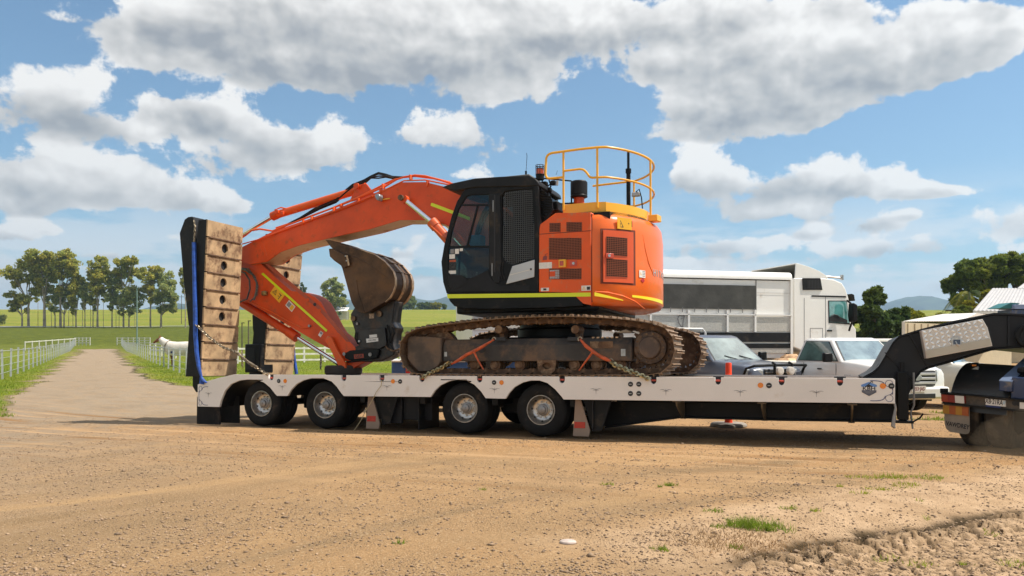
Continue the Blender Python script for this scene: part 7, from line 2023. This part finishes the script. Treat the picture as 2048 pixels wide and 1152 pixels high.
# ---- driveway fences
def fence_line(c, ys, name, label):
    root = thing(name, label, 'fence', None)
    post_me = G().box(-.035, .035, -.03, .03, -.1, 1.20).mesh('post', M_galv)
    pts = []
    for i, y in enumerate(ys):
        x = -.535 * y + c; z = h1(x, y)
        o = bpy.data.objects.new('post', post_me); COL.objects.link(o); o.parent = root; o.location = (x, y, z)
        o.rotation_euler = (rnd.uniform(-.02, .02), rnd.uniform(-.02, .02), R(28)); o.scale = (1, 1, rnd.uniform(.97, 1.03))
        pts.append((x, y, z))
    for hh in (.25, .55, .85, 1.12):
        G().tube([(x, y, z + hh) for x, y, z in pts], .008 if hh < 1.1 else .013, 4).build('wire', M_galv, root)
    return root
def spaced(y0, n, st=2.9):
    return [y0 + st * i for i in range(n)]
fence_line(-3.7, spaced(21.5, 37), 'paddock_fence', 'galvanised post and wire fence along the left of the drive')
fence_line(3.93, spaced(34.2, 33), 'paddock_fence', 'galvanised post and wire fence between the drive and the horse paddock')
def board_fence(a, b, n, zh, rails, name, label, th=.05, m_=M_whiteboard):
    root = thing(name, label, 'fence', None)
    a, b = Vector(a), Vector(b); d = (b - a); ang = math.atan2(d.y, d.x)
    pm_ = G().box(-.06, .06, -.06, .06, -.1, zh + .06).mesh('post', m_)
    P_ = []
    for i in range(n + 1):
        q = a.lerp(b, i / n); z = h1(q.x, q.y); P_.append(Vector((q.x, q.y, z)))
        o = bpy.data.objects.new('post', pm_); COL.objects.link(o); o.parent = root; o.location = P_[-1]; o.rotation_euler = (0, 0, ang)
    for i in range(n):
        p, q = P_[i], P_[i + 1]
        for r_ in rails:
            nrm = Vector((-math.sin(ang), math.cos(ang), 0)) * .07
            G().loft([[(v.x - nrm.x, v.y - nrm.y, v.z + r_ - .06), (v.x - nrm.x, v.y - nrm.y, v.z + r_ + .06), (v.x - nrm.x * .6, v.y - nrm.y * .6, v.z + r_ + .06), (v.x - nrm.x * .6, v.y - nrm.y * .6, v.z + r_ - .06)] for v in (p, q)]).build('rail', m_, root)
    return root
def g2(px, D): return ((px - 1024) / FPX * D, D, 0)
board_fence(g2(150, 128), g2(180, 128), 4, 1.25, (.4, .8, 1.2), 'board_fence', 'white board fence at the far end of the drive, left of the gateway')
board_fence(g2(234, 128), g2(300, 128), 6, 1.25, (.4, .8, 1.2), 'board_fence', 'white board fence at the far end of the drive, right of the gateway')
board_fence(g2(50, 108), g2(151, 126), 8, 1.2, (1.15,), 'board_fence', 'single rail white fence behind the left drive fence')
board_fence(g2(300, 80), g2(352, 66), 4, 1.2, (.55, .85, 1.15), 'board_fence', 'white three rail fence in front of the horse')
board_fence(g2(475, 52), g2(800, 60), 8, 1.05, (.18, .60, 1.0), 'board_fence', 'white wire rail fence across the paddock behind the ramps', m_=M_whiteboard)

# ---- buildings
def sheet_roof(name, quad, m_, parent, pitch_=.20, amp=.012):
    """corrugated sheet: quad (eave a, eave b, ridge b, ridge a)"""
    a, b, c, d = map(Vector, quad); L = (b - a).length; n = max(4, int(L / pitch_))
    nrm = (b - a).cross(d - a).normalized()
    if nrm.z < 0: nrm = -nrm
    r0, r1 = [], []
    for i in range(n * 4 + 1):
        t_ = i / (n * 4); o = nrm * (amp * (1 if (i % 4) in (1, 2) else -1))
        r0.append(a.lerp(b, t_) + o); r1.append(d.lerp(c, t_) + o)
    g = G(); k = len(r0); g.add(r0 + r1, [(i, i + 1, k + i + 1, k + i) for i in range(k - 1)])
    o = g.build(name, m_, parent, smooth=False); s = o.modifiers.new('t', 'SOLIDIFY'); s.thickness = .03; return o
# cream shed
D1 = 44
sh = thing('shed', 'low cream metal shed with bright white roof behind the trailer neck', 'shed', None)
def w3(px, py, D): p = at(px, py, D); return (p.x, p.y, p.z)
e0, e1_, e2, e3_ = w3(1808, 643, 42), w3(1912, 642, 46), w3(1990, 627, 50), w3(1885, 629, 46)
zgd = h1(e0[0], 42)
G().prism([(e0[0], e0[1]), (e1_[0], e1_[1]), (e2[0] + 3, e2[1] + 3), (e2[0], 56), (e3_[0] + 1.8, 50)], zgd, e0[2] - .05, axes='xy').build('wall', M_wallc, sh)
for k in range(8):
    x_ = e0[0] + (e1_[0] - e0[0]) * (k + .5) / 8; y_ = e0[1] + (e1_[1] - e0[1]) * (k + .5) / 8
    G().box(x_ - .03, x_ + .03, y_ - .05, y_ - .01, zgd, e0[2] - .1).build('wall_rib', M_wallc, sh)
sheet_roof('roof', [e0, (e1_[0] + .5, e1_[1] + .3, e1_[2]), (e2[0] - 1.2, e2[1], e2[2]), e3_], M_roofw, sh)
sheet_roof('roof', [(e1_[0] + .5, e1_[1] + .3, e1_[2]), w3(2010, 650, 46), w3(2012, 636, 50), (e2[0] - 1.2, e2[1], e2[2])], mat('roof_beige', (.42, .35, .28), .6), sh)
G().box(e0[0] - .12, e0[0] + .02, e0[1] - .1, e0[1], zgd, e0[2]).build('corner_trim', M_cream, sh)
# house
D2 = 62
hs = thing('house', 'cream farmhouse with tall grey corrugated roof at the right edge', 'house', None)
E0, E1, E2, E3 = w3(1946, 622, 58), w3(2110, 622, 58), w3(2110, 556, 64), w3(1986, 577, 64)
zgh = h1(E0[0], 60)
Em = w3(1979, 600, 61)
sheet_roof('roof', [E0, E1, w3(2110, 577, 63.5), w3(1985, 577, 63.5)], M_roofg, hs, .3, .015)
sheet_roof('roof', [w3(2034, 577, 63.4), w3(2130, 577, 63.4), w3(2130, 552, 67), w3(2060, 558, 67)], M_roofg, hs, .3, .015)
G().prism([(E0[0] + .6, 58.5), (E1[0], 58.5), (E1[0], 70), (E0[0] + .6, 70)], zgh, E0[2] - .1, axes='xy').build('wall', M_wallc, hs)
G().box(E0[0], E1[0], 57.9, 58.0, E0[2] - .22, E0[2] - .02).build('gutter', M_roofw, hs)
for k in range(5):
    x_ = E0[0] + 1.2 + 1.5 * k
    wf = G().box(x_, x_ + .9, 58.42, 58.5, zgh + 1.2, zgh + 2.5).build('window', M_roofw, hs); G().box(x_ + .08, x_ + .82, 58.40, 58.418, zgh + 1.28, zgh + 2.42).build('pane', M_side, wf)
# far farm shed
fs = thing('farm_shed', 'small white open sided shed in the field beyond the lone tree', 'shed', None)
p0 = at(664, 629, 330); p1 = at(694, 629, 330); zf = h1(p0.x, 330)
hh = (16 / FPX) * 330
for t_ in (0, .33, .66, 1):
    x_ = p0.x + (p1.x - p0.x) * t_
    G().box(x_ - .15, x_ + .15, 329.8, 330.1, zf - .3, p0.z + 1.6).build('post', M_whiteboard, fs)
G().box(p0.x, p1.x - .2, 335, 335.2, zf - .3, p0.z + 1.5).build('back_wall', M_cream, fs)
sheet_roof('roof', [(p0.x - .6, 328.5, p0.z + 1.4), (p1.x + .4, 328.5, p0.z + 1.4), (p1.x + .2, 334, p0.z + 3.2), (p0.x - .4, 334, p0.z + 3.2)], M_roofw, fs, 1.0, .03)
# light pole on the drive, power poles
def pole(px, pyb, pyt, D, r_, label, m_, arm=False):
    b, t_ = at(px, pyb, D), at(px, pyt, D)
    root = thing('power_pole' if arm else 'light_pole', label, 'pole', T(b.x, b.y, h1(b.x, b.y)))
    H_ = t_.z - h1(b.x, b.y)
    G().cyl((0, 0, 0), (0, 0, H_), r_, r_ * .7, 8).build('shaft', m_, root)
    if arm: G().box(-1.0, 1.0, -.06, .06, H_ - .8, H_ - .65).build('crossarm', m_, root)
    else: G().box(-.08, .3, -.06, .06, H_ - .1, H_).build('lamp_head', m_, root)
pole(274, 690, 575, 108, .10, 'thin green grey light pole near the gateway of the drive', mat('pole_green', (.16, .24, .22), .6))
pole(363, 620, 590, 300, .15, 'distant power pole behind the near ramp', M_barkd, True)
pole(1912, 640, 606, 75, .10, 'power pole left of the palm', M_barkd, True)
for i, (px, top, bot) in enumerate(((484, 645, 700), (497, 641, 655))):
    pole(px, bot, top, 95, .09, 'dark timber stump post seen between the ramps, %s' % ('left one' if i == 0 else 'right one'), M_barkd)

# ---- horse in a white rug
HM = T((348 - 1024) / FPX * 46, 46, h1(-20, 46)) @ RZ(-6)
hz = thing('horse', 'chestnut horse in a white rug standing behind the paddock fence', 'horse', HM)
def skin(name, verts, edges, m_, parent, sub=2):
    me = bpy.data.meshes.new(name); me.from_pydata([v[:3] for v in verts], edges, [])
    o = bpy.data.objects.new(name, me); COL.objects.link(o); o.parent = parent
    o.modifiers.new('skin', 'SKIN'); sv = me.skin_vertices[0].data
    for i, v in enumerate(verts): sv[i].radius = (v[3], v[4] if len(v) > 4 else v[3])
    sv[0].use_root = True
    o.modifiers.new('sub', 'SUBSURF').levels = sub; o.modifiers['sub'].render_levels = sub
    me.materials.append(m_); me.polygons.foreach_set('use_smooth', [True] * len(me.polygons))
    o.modifiers['skin'].use_smooth_shade = True
    return o
M_horse = mat('chestnut_coat', (.24, .075, .025), .55, var=.2); M_legs = mat('dark_legs', (.04, .022, .015), .6)
V = [(.75, 0, 1.15, .27, .32), (.30, 0, 1.12, .29, .34), (-.25, 0, 1.17, .27, .30), (1.15, 0, 1.18, .26, .30), (1.40, 0, 1.08, .15, .18),     # barrel to rump (x to the rear)
     (-.50, 0, 1.36, .15, .22), (-.72, 0, 1.55, .11, .16), (-.88, 0, 1.66, .085, .115), (-1.05, 0, 1.57, .08, .10), (-1.22, 0, 1.46, .058, .07), (-1.30, 0, 1.41, .05, .055),
     (-.20, .15, .80, .11), (-.20, .15, .52, .055), (-.18, .15, .28, .042), (-.18, .15, .10, .038), (-.21, .15, .02, .055),
     (-.10, -.15, .80, .11), (-.06, -.15, .52, .055), (-.04, -.15, .28, .042), (-.04, -.15, .10, .038), (-.07, -.15, .02, .055),
     (1.15, .15, .82, .14), (1.22, .15, .58, .07), (1.33, .15, .46, .055), (1.30, .15, .22, .040), (1.26, .15, .02, .055),
     (1.25, -.15, .82, .14), (1.32, -.15, .58, .07), (1.43, -.15, .46, .055), (1.40, -.15, .22, .040), (1.36, -.15, .02, .055)]
Ed = [(0, 1), (1, 2), (0, 3), (3, 4), (2, 5), (5, 6), (6, 7), (7, 8), (8, 9), (9, 10), (2, 11), (11, 12), (12, 13), (13, 14), (14, 15), (2, 16), (16, 17), (17, 18), (18, 19), (19, 20),
      (3, 21), (21, 22), (22, 23), (23, 24), (24, 25), (3, 26), (26, 27), (27, 28), (28, 29), (29, 30)]
skin('body', V, Ed, M_horse, hz)
for s in (-1, 1):
    G().loft([[(-.90, s * .05 - .025, 1.74), (-.86, s * .05 - .025, 1.74), (-.86, s * .05 + .025, 1.74), (-.90, s * .05 + .025, 1.74)], [(-.885, s * .06 - .004, 1.88), (-.88, s * .06 - .004, 1.88), (-.88, s * .06 + .004, 1.88), (-.885, s * .06 + .004, 1.88)]]).build('ear', M_horse, hz)
    G().lathe([(.0001, -.012), (.012, 0), (.0001, .012)], 8, M=T(-1.03, s * .072, 1.60)).build('eye', M_ink, hz)
g = G()   # rug: barrel cover with skirt and neck hood
def ringr(x, w_, zt_, zb_): return [(x, w_ * math.sin(t) if abs(t) < 1.57 else (w_ * 1.02 if t > 0 else -w_ * 1.02), 0) for t in []]
rings = []
for (x, w_, zt_, zb_) in ((-.45, .24, 1.56, .95), (-.25, .33, 1.52, .72), (.2, .36, 1.48, .66), (.8, .36, 1.50, .66), (1.2, .35, 1.52, .68), (1.46, .27, 1.44, .74)):
    r_ = []
    for k in range(11):
        t = -math.pi / 2 + math.pi * k / 10
        r_.append((x, w_ * math.sin(t), (zt_ - .38) + .38 * math.cos(t)))
    r_ = [(x, -w_ * 1.06, zb_)] + r_ + [(x, w_ * 1.06, zb_)]
    rings.append(r_)
g.loft(rings, capends=False, close=False); o = g.build('rug', mat('rug_white', (.70, .64, .56), .8, var=.10, vscale=3, bump=.02, bscale=5), hz); o.modifiers.new('s', 'SOLIDIFY').thickness = .02
g = G(); nb = [Vector((-.84, 0, 1.68)), Vector((-.74, 0, 1.56)), Vector((-.60, 0, 1.43)), Vector((-.40, 0, 1.32))]; rr_ = [.115, .155, .20, .26]
g.tube(nb, [(.14), .18, .235, .31], 14, caps=False); g.build('neck_hood', MATS['rug_white'], hz)
G().box(.0, .12, -.385, -.375, .80, .93).build('rug_emblem', M_inkblue, hz)

# ---- trees
def leaves(name, blobs, n, size, m, parent, flat=1.0, dense=.55, seed=1):
    """leaf clumps: blobs = (x,y,z,rx,ry,rz) ; each filled with sub-clumps whose shells carry leaf cards"""
    q = np.random.RandomState(seed)
    vol = np.array([b[3] * b[4] * b[5] for b in blobs]) ** (2 / 3); vol = vol / vol.sum()
    Vs = []
    for b, f in zip(blobs, vol):
        k = max(20, int(n * f)); ns = max(8, int(26 * (f * len(blobs)) ** .5))
        u = q.normal(size=(ns, 3)); u /= np.linalg.norm(u, axis=1)[:, None]; rad = q.uniform(.35, .95, (ns, 1))
        cen_ = u * rad * np.array(b[3:6]) + np.array(b[:3])
        sr = np.array(b[3:6]).mean() * q.uniform(.20, .40, ns)
        idx = q.randint(0, ns, k)
        d = q.normal(size=(k, 3)); d /= np.linalg.norm(d, axis=1)[:, None]
        p = cen_[idx] + d * (sr[idx] * q.uniform(.55, 1.05, k))[:, None] * np.array([1, 1, .75])
        a = q.normal(size=(k, 3)); a /= np.linalg.norm(a, axis=1)[:, None]
        c = np.cross(a, q.normal(size=(k, 3))); c /= np.linalg.norm(c, axis=1)[:, None]
        s = size * q.uniform(.6, 1.4, (k, 1))
        Vs.append(np.stack([p - a * s, p + c * s * .5, p + a * s, p - c * s * .5], 1).reshape(-1, 3))
    V = np.concatenate(Vs); F = np.arange(len(V)).reshape(-1, 4)
    o = npobj(name, V, F, m, parent); return o
def tree(name, label, cat, base, blobs, m, n, size, trunk, rt=.25, bark=None, seed=1, group=None, lean=0.0, branches=True):
    root = thing(name, label, cat, T(*base), group)
    g = G(); r0 = random.Random(seed)
    zt_ = max(b[2] for b in blobs)
    zc0 = trunk
    pts = [(0, 0, -.3), (lean * .3 + r0.uniform(-.1, .1) * trunk * .1, 0, trunk * .5), (lean, 0, trunk)]
    g.tube(pts, [rt, rt * .8, rt * .62], 7)
    if branches:
        for b in blobs:
            s_ = Vector((lean, 0, trunk * r0.uniform(.75, 1))); e_ = Vector(b[:3]); m_ = s_.lerp(e_, .5) + Vector((r0.uniform(-.3, .3), r0.uniform(-.3, .3), .2)) * rt * 3
            g.tube([s_, m_, e_], [rt * .5, rt * .33, rt * .12], 5)
            for k in range(2):
                e2_ = e_ + Vector((r0.uniform(-1, 1) * b[3], r0.uniform(-1, 1) * b[4], r0.uniform(-.3, .9) * b[5])) * .7
                g.tube([m_, m_.lerp(e2_, .6), e2_], [rt * .22, rt * .14, rt * .06], 4)
    g.build('trunk', bark or M_bark, root)
    leaves('crown', blobs, int(n * 1.6), size * .85, m, root, seed=seed)
    return root
# gum row: (trunk px, base y, [(cx, cy, rx, ry) crown blobs in px], material, trunk share)
DG_ = 246
def gum(tx, by, blobs, m, label, n=5200, rt=.42, seed=1, D=DG_, trunk=.4, size=.42):
    bx = (tx - 1024) / FPX * D; zb = h1(bx, D)
    k = D / FPX
    bl = []
    q = random.Random(seed)
    for (cx, cy, rx, ry) in blobs:
        zz = EYE + (HORY - cy) * k
        bl.append(((cx - tx) * k, q.uniform(-2, 2), zz - zb, rx * k * 1.12, rx * k * .9, ry * k * 1.12))
    for (cx, cy, rx, ry) in blobs[:3]:
        bl.append(((cx - tx) * k + q.uniform(-1, 1), q.uniform(-1, 1), EYE + (HORY - cy - ry * 1.7) * k - zb, rx * k * .6, rx * k * .5, ry * k * .55))
    ztop = min(b[2] - b[5] * .4 for b in bl)
    tree('gum_tree', label, 'tree', (bx, D, zb), bl, m, n, size, max(2.0, ztop * .85 if ztop > 2 else 2.5), rt, M_bark, seed, 'gum trees along the far paddock', lean=0)
gum(57, 652, [(30,547,22,13),(55,528,26,16),(68,560,16,14),(40,560,14,10),(20,590,12,8)], L_gum, 'wide spreading gum tree at the left end of the row', seed=1)
gum(44, 655, [(35,598,18,10),(20,607,12,8),(55,600,12,12)], L_gum, 'low leaning gum under the left end of the row', n=2600, seed=2, rt=.3)
gum(89, 652, [(85,512,26,14),(72,530,20,14),(100,530,22,20),(90,555,22,18),(80,580,14,14)], L_gum, 'tallest dark gum tree with the broadest crown in the row', n=7000, seed=3, rt=.5)
gum(121, 650, [(130,512,22,13),(140,530,24,16),(120,548,18,18),(150,545,16,14)], L_gum, 'tall gum with a flat top right of the broadest one', n=5600, seed=4)
gum(128, 650, [(125,585,13,16),(112,600,11,12),(140,575,12,14)], L_gum2, 'slender pale gum under the flat topped tree', n=2600, seed=5, rt=.25)
gum(110, 653, [(108,597,12,12),(100,580,10,10)], L_gum2, 'short pale gum left of the slender one', n=1900, seed=6, rt=.22)
gum(152, 650, [(152,575,11,20),(150,600,9,14),(158,560,9,10)], L_gum, 'narrow dark gum left of the big single crown', n=2600, seed=7, rt=.25)
gum(170, 650, [(170,585,9,16),(166,570,8,8)], L_gum2, 'thin young gum with a small crown', n=1500, seed=8, rt=.18)
gum(195, 651, [(200,530,19,17),(198,552,22,18),(195,578,14,16)], L_gum, 'rounded single gum standing alone in the middle of the row', n=5200, seed=9, rt=.36)
gum(186, 650, [(182,552,10,14),(184,600,6,10)], L_gum2, 'thin gum just left of the rounded one', n=1400, seed=10, rt=.18)
gum(224, 648, [(228,570,14,18),(222,590,12,14),(232,548,11,10)], L_gum2, 'bushy pale gum right of the rounded one', n=2800, seed=11, rt=.25)
gum(247, 648, [(250,525,20,10),(240,545,16,14),(258,540,14,12),(272,522,10,8)], L_gum, 'airy gum with an open top in the middle right', n=3800, seed=12, rt=.3)
gum(258, 647, [(265,590,24,18),(248,600,14,14),(280,585,14,14)], L_gum2, 'low broad bright green gum before the airy one', n=3800, seed=13, rt=.25)
gum(301, 646, [(295,552,18,14),(308,540,14,10),(300,575,14,16)], L_gum, 'gum with brownish top left of the last pale tree', n=3200, seed=14, rt=.3)
gum(322, 647, [(325,560,20,18),(340,585,20,18),(318,595,20,14),(350,600,12,12),(335,612,12,8)], L_gum2, 'large pale gum with white trunk at the right end of the row', n=6000, seed=15, rt=.36)
gum(371, 640, [(366,545,6,10),(368,565,7,10)], L_gum, 'gum edge showing beside the ramp flap', n=900, seed=16, rt=.2, D=240)
for i, (px_, h_) in enumerate(((76, 60), (103, 45), (137, 70), (165, 60), (181, 55), (207, 60), (238, 50), (270, 55), (232, 60), (146, 50))):
    k = 252 / FPX; bx = (px_ - 1024) * k; zb = h1(bx, 252)
    q_ = random.Random(90 + i)
    tree('gum_sapling', ['thin gum sapling under the widest crown', 'thin gum sapling between the broadest gum and the flat topped gum', 'taller thin gum sapling behind the slender pale gum', 'thin gum sapling beside the narrow dark gum', 'thin gum sapling just left of the rounded gum', 'thin gum sapling just right of the rounded gum', 'thin short gum sapling left of the airy gum', 'thin gum sapling by the light pole', 'thin gum sapling beside the bushy pale gum', 'thin short gum sapling left of the narrow dark gum'][i], 'tree', (bx, 252, zb), [(q_.uniform(-1, 1), 0, h_ * k, 1.3, 1.2, 2.2)], L_gum2, 420, .36, h_ * k * .9, .09, M_bark, 50 + i, 'gum saplings between the big trees', branches=False)
gum(666, 628, [(665,575,19,16),(658,600,20,14),(674,605,16,13),(662,560,10,7)], L_gum2, 'lone round gum tree in the field between arm and bucket', n=6500, seed=20, D=330, trunk=.2, size=.55)
gum(690, 628, [(687,598,6,10),(685,610,8,8)], L_dark, 'dark tree hidden behind the bucket edge', n=1500, seed=21, D=380, size=.6)
gum(605, 622, [(605,578,7,6),(604,590,9,7),(606,570,3,4)], L_dark, 'small pointed pine beyond the far ramp', n=1600, seed=22, D=420, size=.6)
gum(602, 622, [(600,597,9,7)], L_gum2, 'light green bush under the small pine', n=900, seed=23, D=400, size=.6)
def bush(px_, by, rx, ry, D, m, label, n, size, seed, group=None, name='bush'):
    k = D / FPX; bx = (px_ - 1024) * k; zb = h1(bx, D); q = random.Random(seed); bl = []
    zc = EYE + (HORY - (by - ry)) * k - zb
    for i in range(5): bl.append((q.uniform(-.5, .5) * rx * k, q.uniform(-1, 1), zc + q.uniform(-.4, .3) * ry * k, rx * k * .6, rx * k * .5, ry * k * .65))
    bl.append((0, 0, zc * .5, rx * k * .8, rx * k * .5, zc * .55))
    tree(name, label, name, (bx, D, zb), bl, m, n, size, zc * .6, .2, M_barkd, seed, group)
bush(818, 618, 24, 14, 460, L_mid, 'round tree left in the far clump behind the bucket', 2600, .75, 30)
bush(852, 618, 20, 9, 450, L_dark, 'low dark tree in the middle of the far clump', 1800, .7, 31)
bush(872, 619, 13, 8, 440, L_yel, 'small yellow green tree right in the far clump', 1200, .6, 32)
bush(888, 619, 6, 6, 445, L_mid, 'small round bush beside the cab front', 700, .6, 33)
bush(797, 668, 9, 11, 130, L_mid, 'small dark bush by the front end of the tracks', 900, .25, 34)
bush(865, 665, 10, 6, 150, L_mid, 'low bush just over the track', 500, .25, 36)
bush(4, 640, 10, 6, 300, L_gum2, 'pale bush at the left edge of the field', 900, .5, 35)
# right hand trees
def bigtree(name, label, D, tx, blobs, m, n, size, seed, rt=.3, cat='tree', bark=None):
    k = D / FPX; bx = (tx - 1024) * k; zb = h1(bx, D); q = random.Random(seed)
    bl = [((cx - tx) * k, q.uniform(-1.5, 1.5), EYE + (HORY - cy) * k - zb, rx * k, rx * k * .8, ry * k) for cx, cy, rx, ry in blobs]
    zt_ = min(b[2] for b in bl)
    return tree(name, label, cat, (bx, D, zb), bl, m, n, size, max(1.2, zt_ * .7), rt, bark or M_barkd, seed)
bigtree('dark_tree', 'tall dark round tree right of the truck cab', 50, 1742, [(1745,600,24,24),(1738,632,32,30),(1724,622,18,20),(1750,660,36,34),(1730,685,34,28),(1765,690,40,26)], L_dark, 26000, .20, 40)
bigtree('dark_tree', 'mid green bushy tree left of the shed', 52, 1790, [(1790,635,28,24),(1775,652,30,26),(1805,668,34,28),(1790,690,50,26),(1830,690,40,24)], L_dark, 24000, .20, 41)
bigtree('yellow_tree', 'yellow green low tree in front of the mountain', 55, 1838, [(1835,632,22,14),(1855,640,18,14),(1820,645,20,14),(1845,665,28,20),(1868,650,10,12)], L_yel, 14000, .18, 42)
bigtree('shade_tree', 'huge spreading dark shade tree above the house roof', 82, 2010, [(1935,545,34,24),(1965,535,36,22),(2000,530,36,20),(2040,528,40,20),(2090,535,40,26),(1915,570,20,18),(1950,570,30,20),(1990,560,30,18),(2030,562,30,14),(1908,600,12,14),(1925,605,16,14)], L_mid, 46000, .30, 43, rt=.6)
bigtree('orange_tree', 'yellow brown leafy tree at the corner of the house roof', 66, 1972, [(1968,595,14,12),(1978,588,14,9),(1955,610,14,12),(1945,622,16,10)], mat and L_yel, 5000, .16, 44)
bigtree('hedge', 'low green shrubs left of the palm foot', 64, 1915, [(1905,628,14,10),(1925,622,16,12),(1890,634,12,6)], L_mid, 4000, .15, 45, cat='hedge')
# palm
kp = 70 / FPX; bx = (1938 - 1024) * kp; zb = h1(bx, 70)
palm = thing('palm_tree', 'palm tree with drooping fronds beside the house', 'palm', T(bx, 70, zb))
zt_ = EYE + (HORY - 585) * kp - zb
G().tube([(0, 0, 0), (.05, 0, zt_ * .5), (0, 0, zt_)], [.18, .13, .11], 8).build('trunk', M_bark, palm)
for k in range(15):
    a = k * 2.4; q = random.Random(k); up = q.uniform(.4, 1.5); L_ = q.uniform(1.7, 2.4)
    pts = [Vector((math.cos(a) * L_ * t, math.sin(a) * L_ * t, zt_ + up * t - 2.4 * t * t)) for t in (0, .2, .4, .6, .8, 1)]
    g = G(); g.tube(pts, [.03, .025, .02, .015, .01, .005], 4)
    for i in range(5):
        for s in range(8):
            p = pts[i].lerp(pts[i + 1], s / 8); d = (pts[i + 1] - pts[i]).normalized(); sd_ = d.cross(Vector((0, 0, 1))).normalized()
            for sg in (-1, 1):
                e_ = p + sd_ * sg * .38 + d * .15 - Vector((0, 0, .22)); g.add([p, p + d * .05, e_], [(0, 1, 2)])
    g.build('frond', L_palm if k % 3 else L_yel, palm, smooth=False)
# pale road strip across the far field with small marker posts
g = G(); a, b = at(-200, 657, 225), at(420, 650, 262)
g = G(); n = 40; rings = []
for i in range(n + 1):
    t = i / n; x = a.x + (b.x - a.x) * t; y = 232 + 26 * t
    rings.append([(x, y, float(h1(x, y)) + .25), (x, y + 7, float(h1(x, y + 7)) + .30)])
vs = [p for r_ in rings for p in r_]; g.add(vs, [(2 * i, 2 * i + 1, 2 * i + 3, 2 * i + 2) for i in range(n)])
structure(g.build('far_road', mat('far_asphalt', (.26, .27, .27), .8), None))
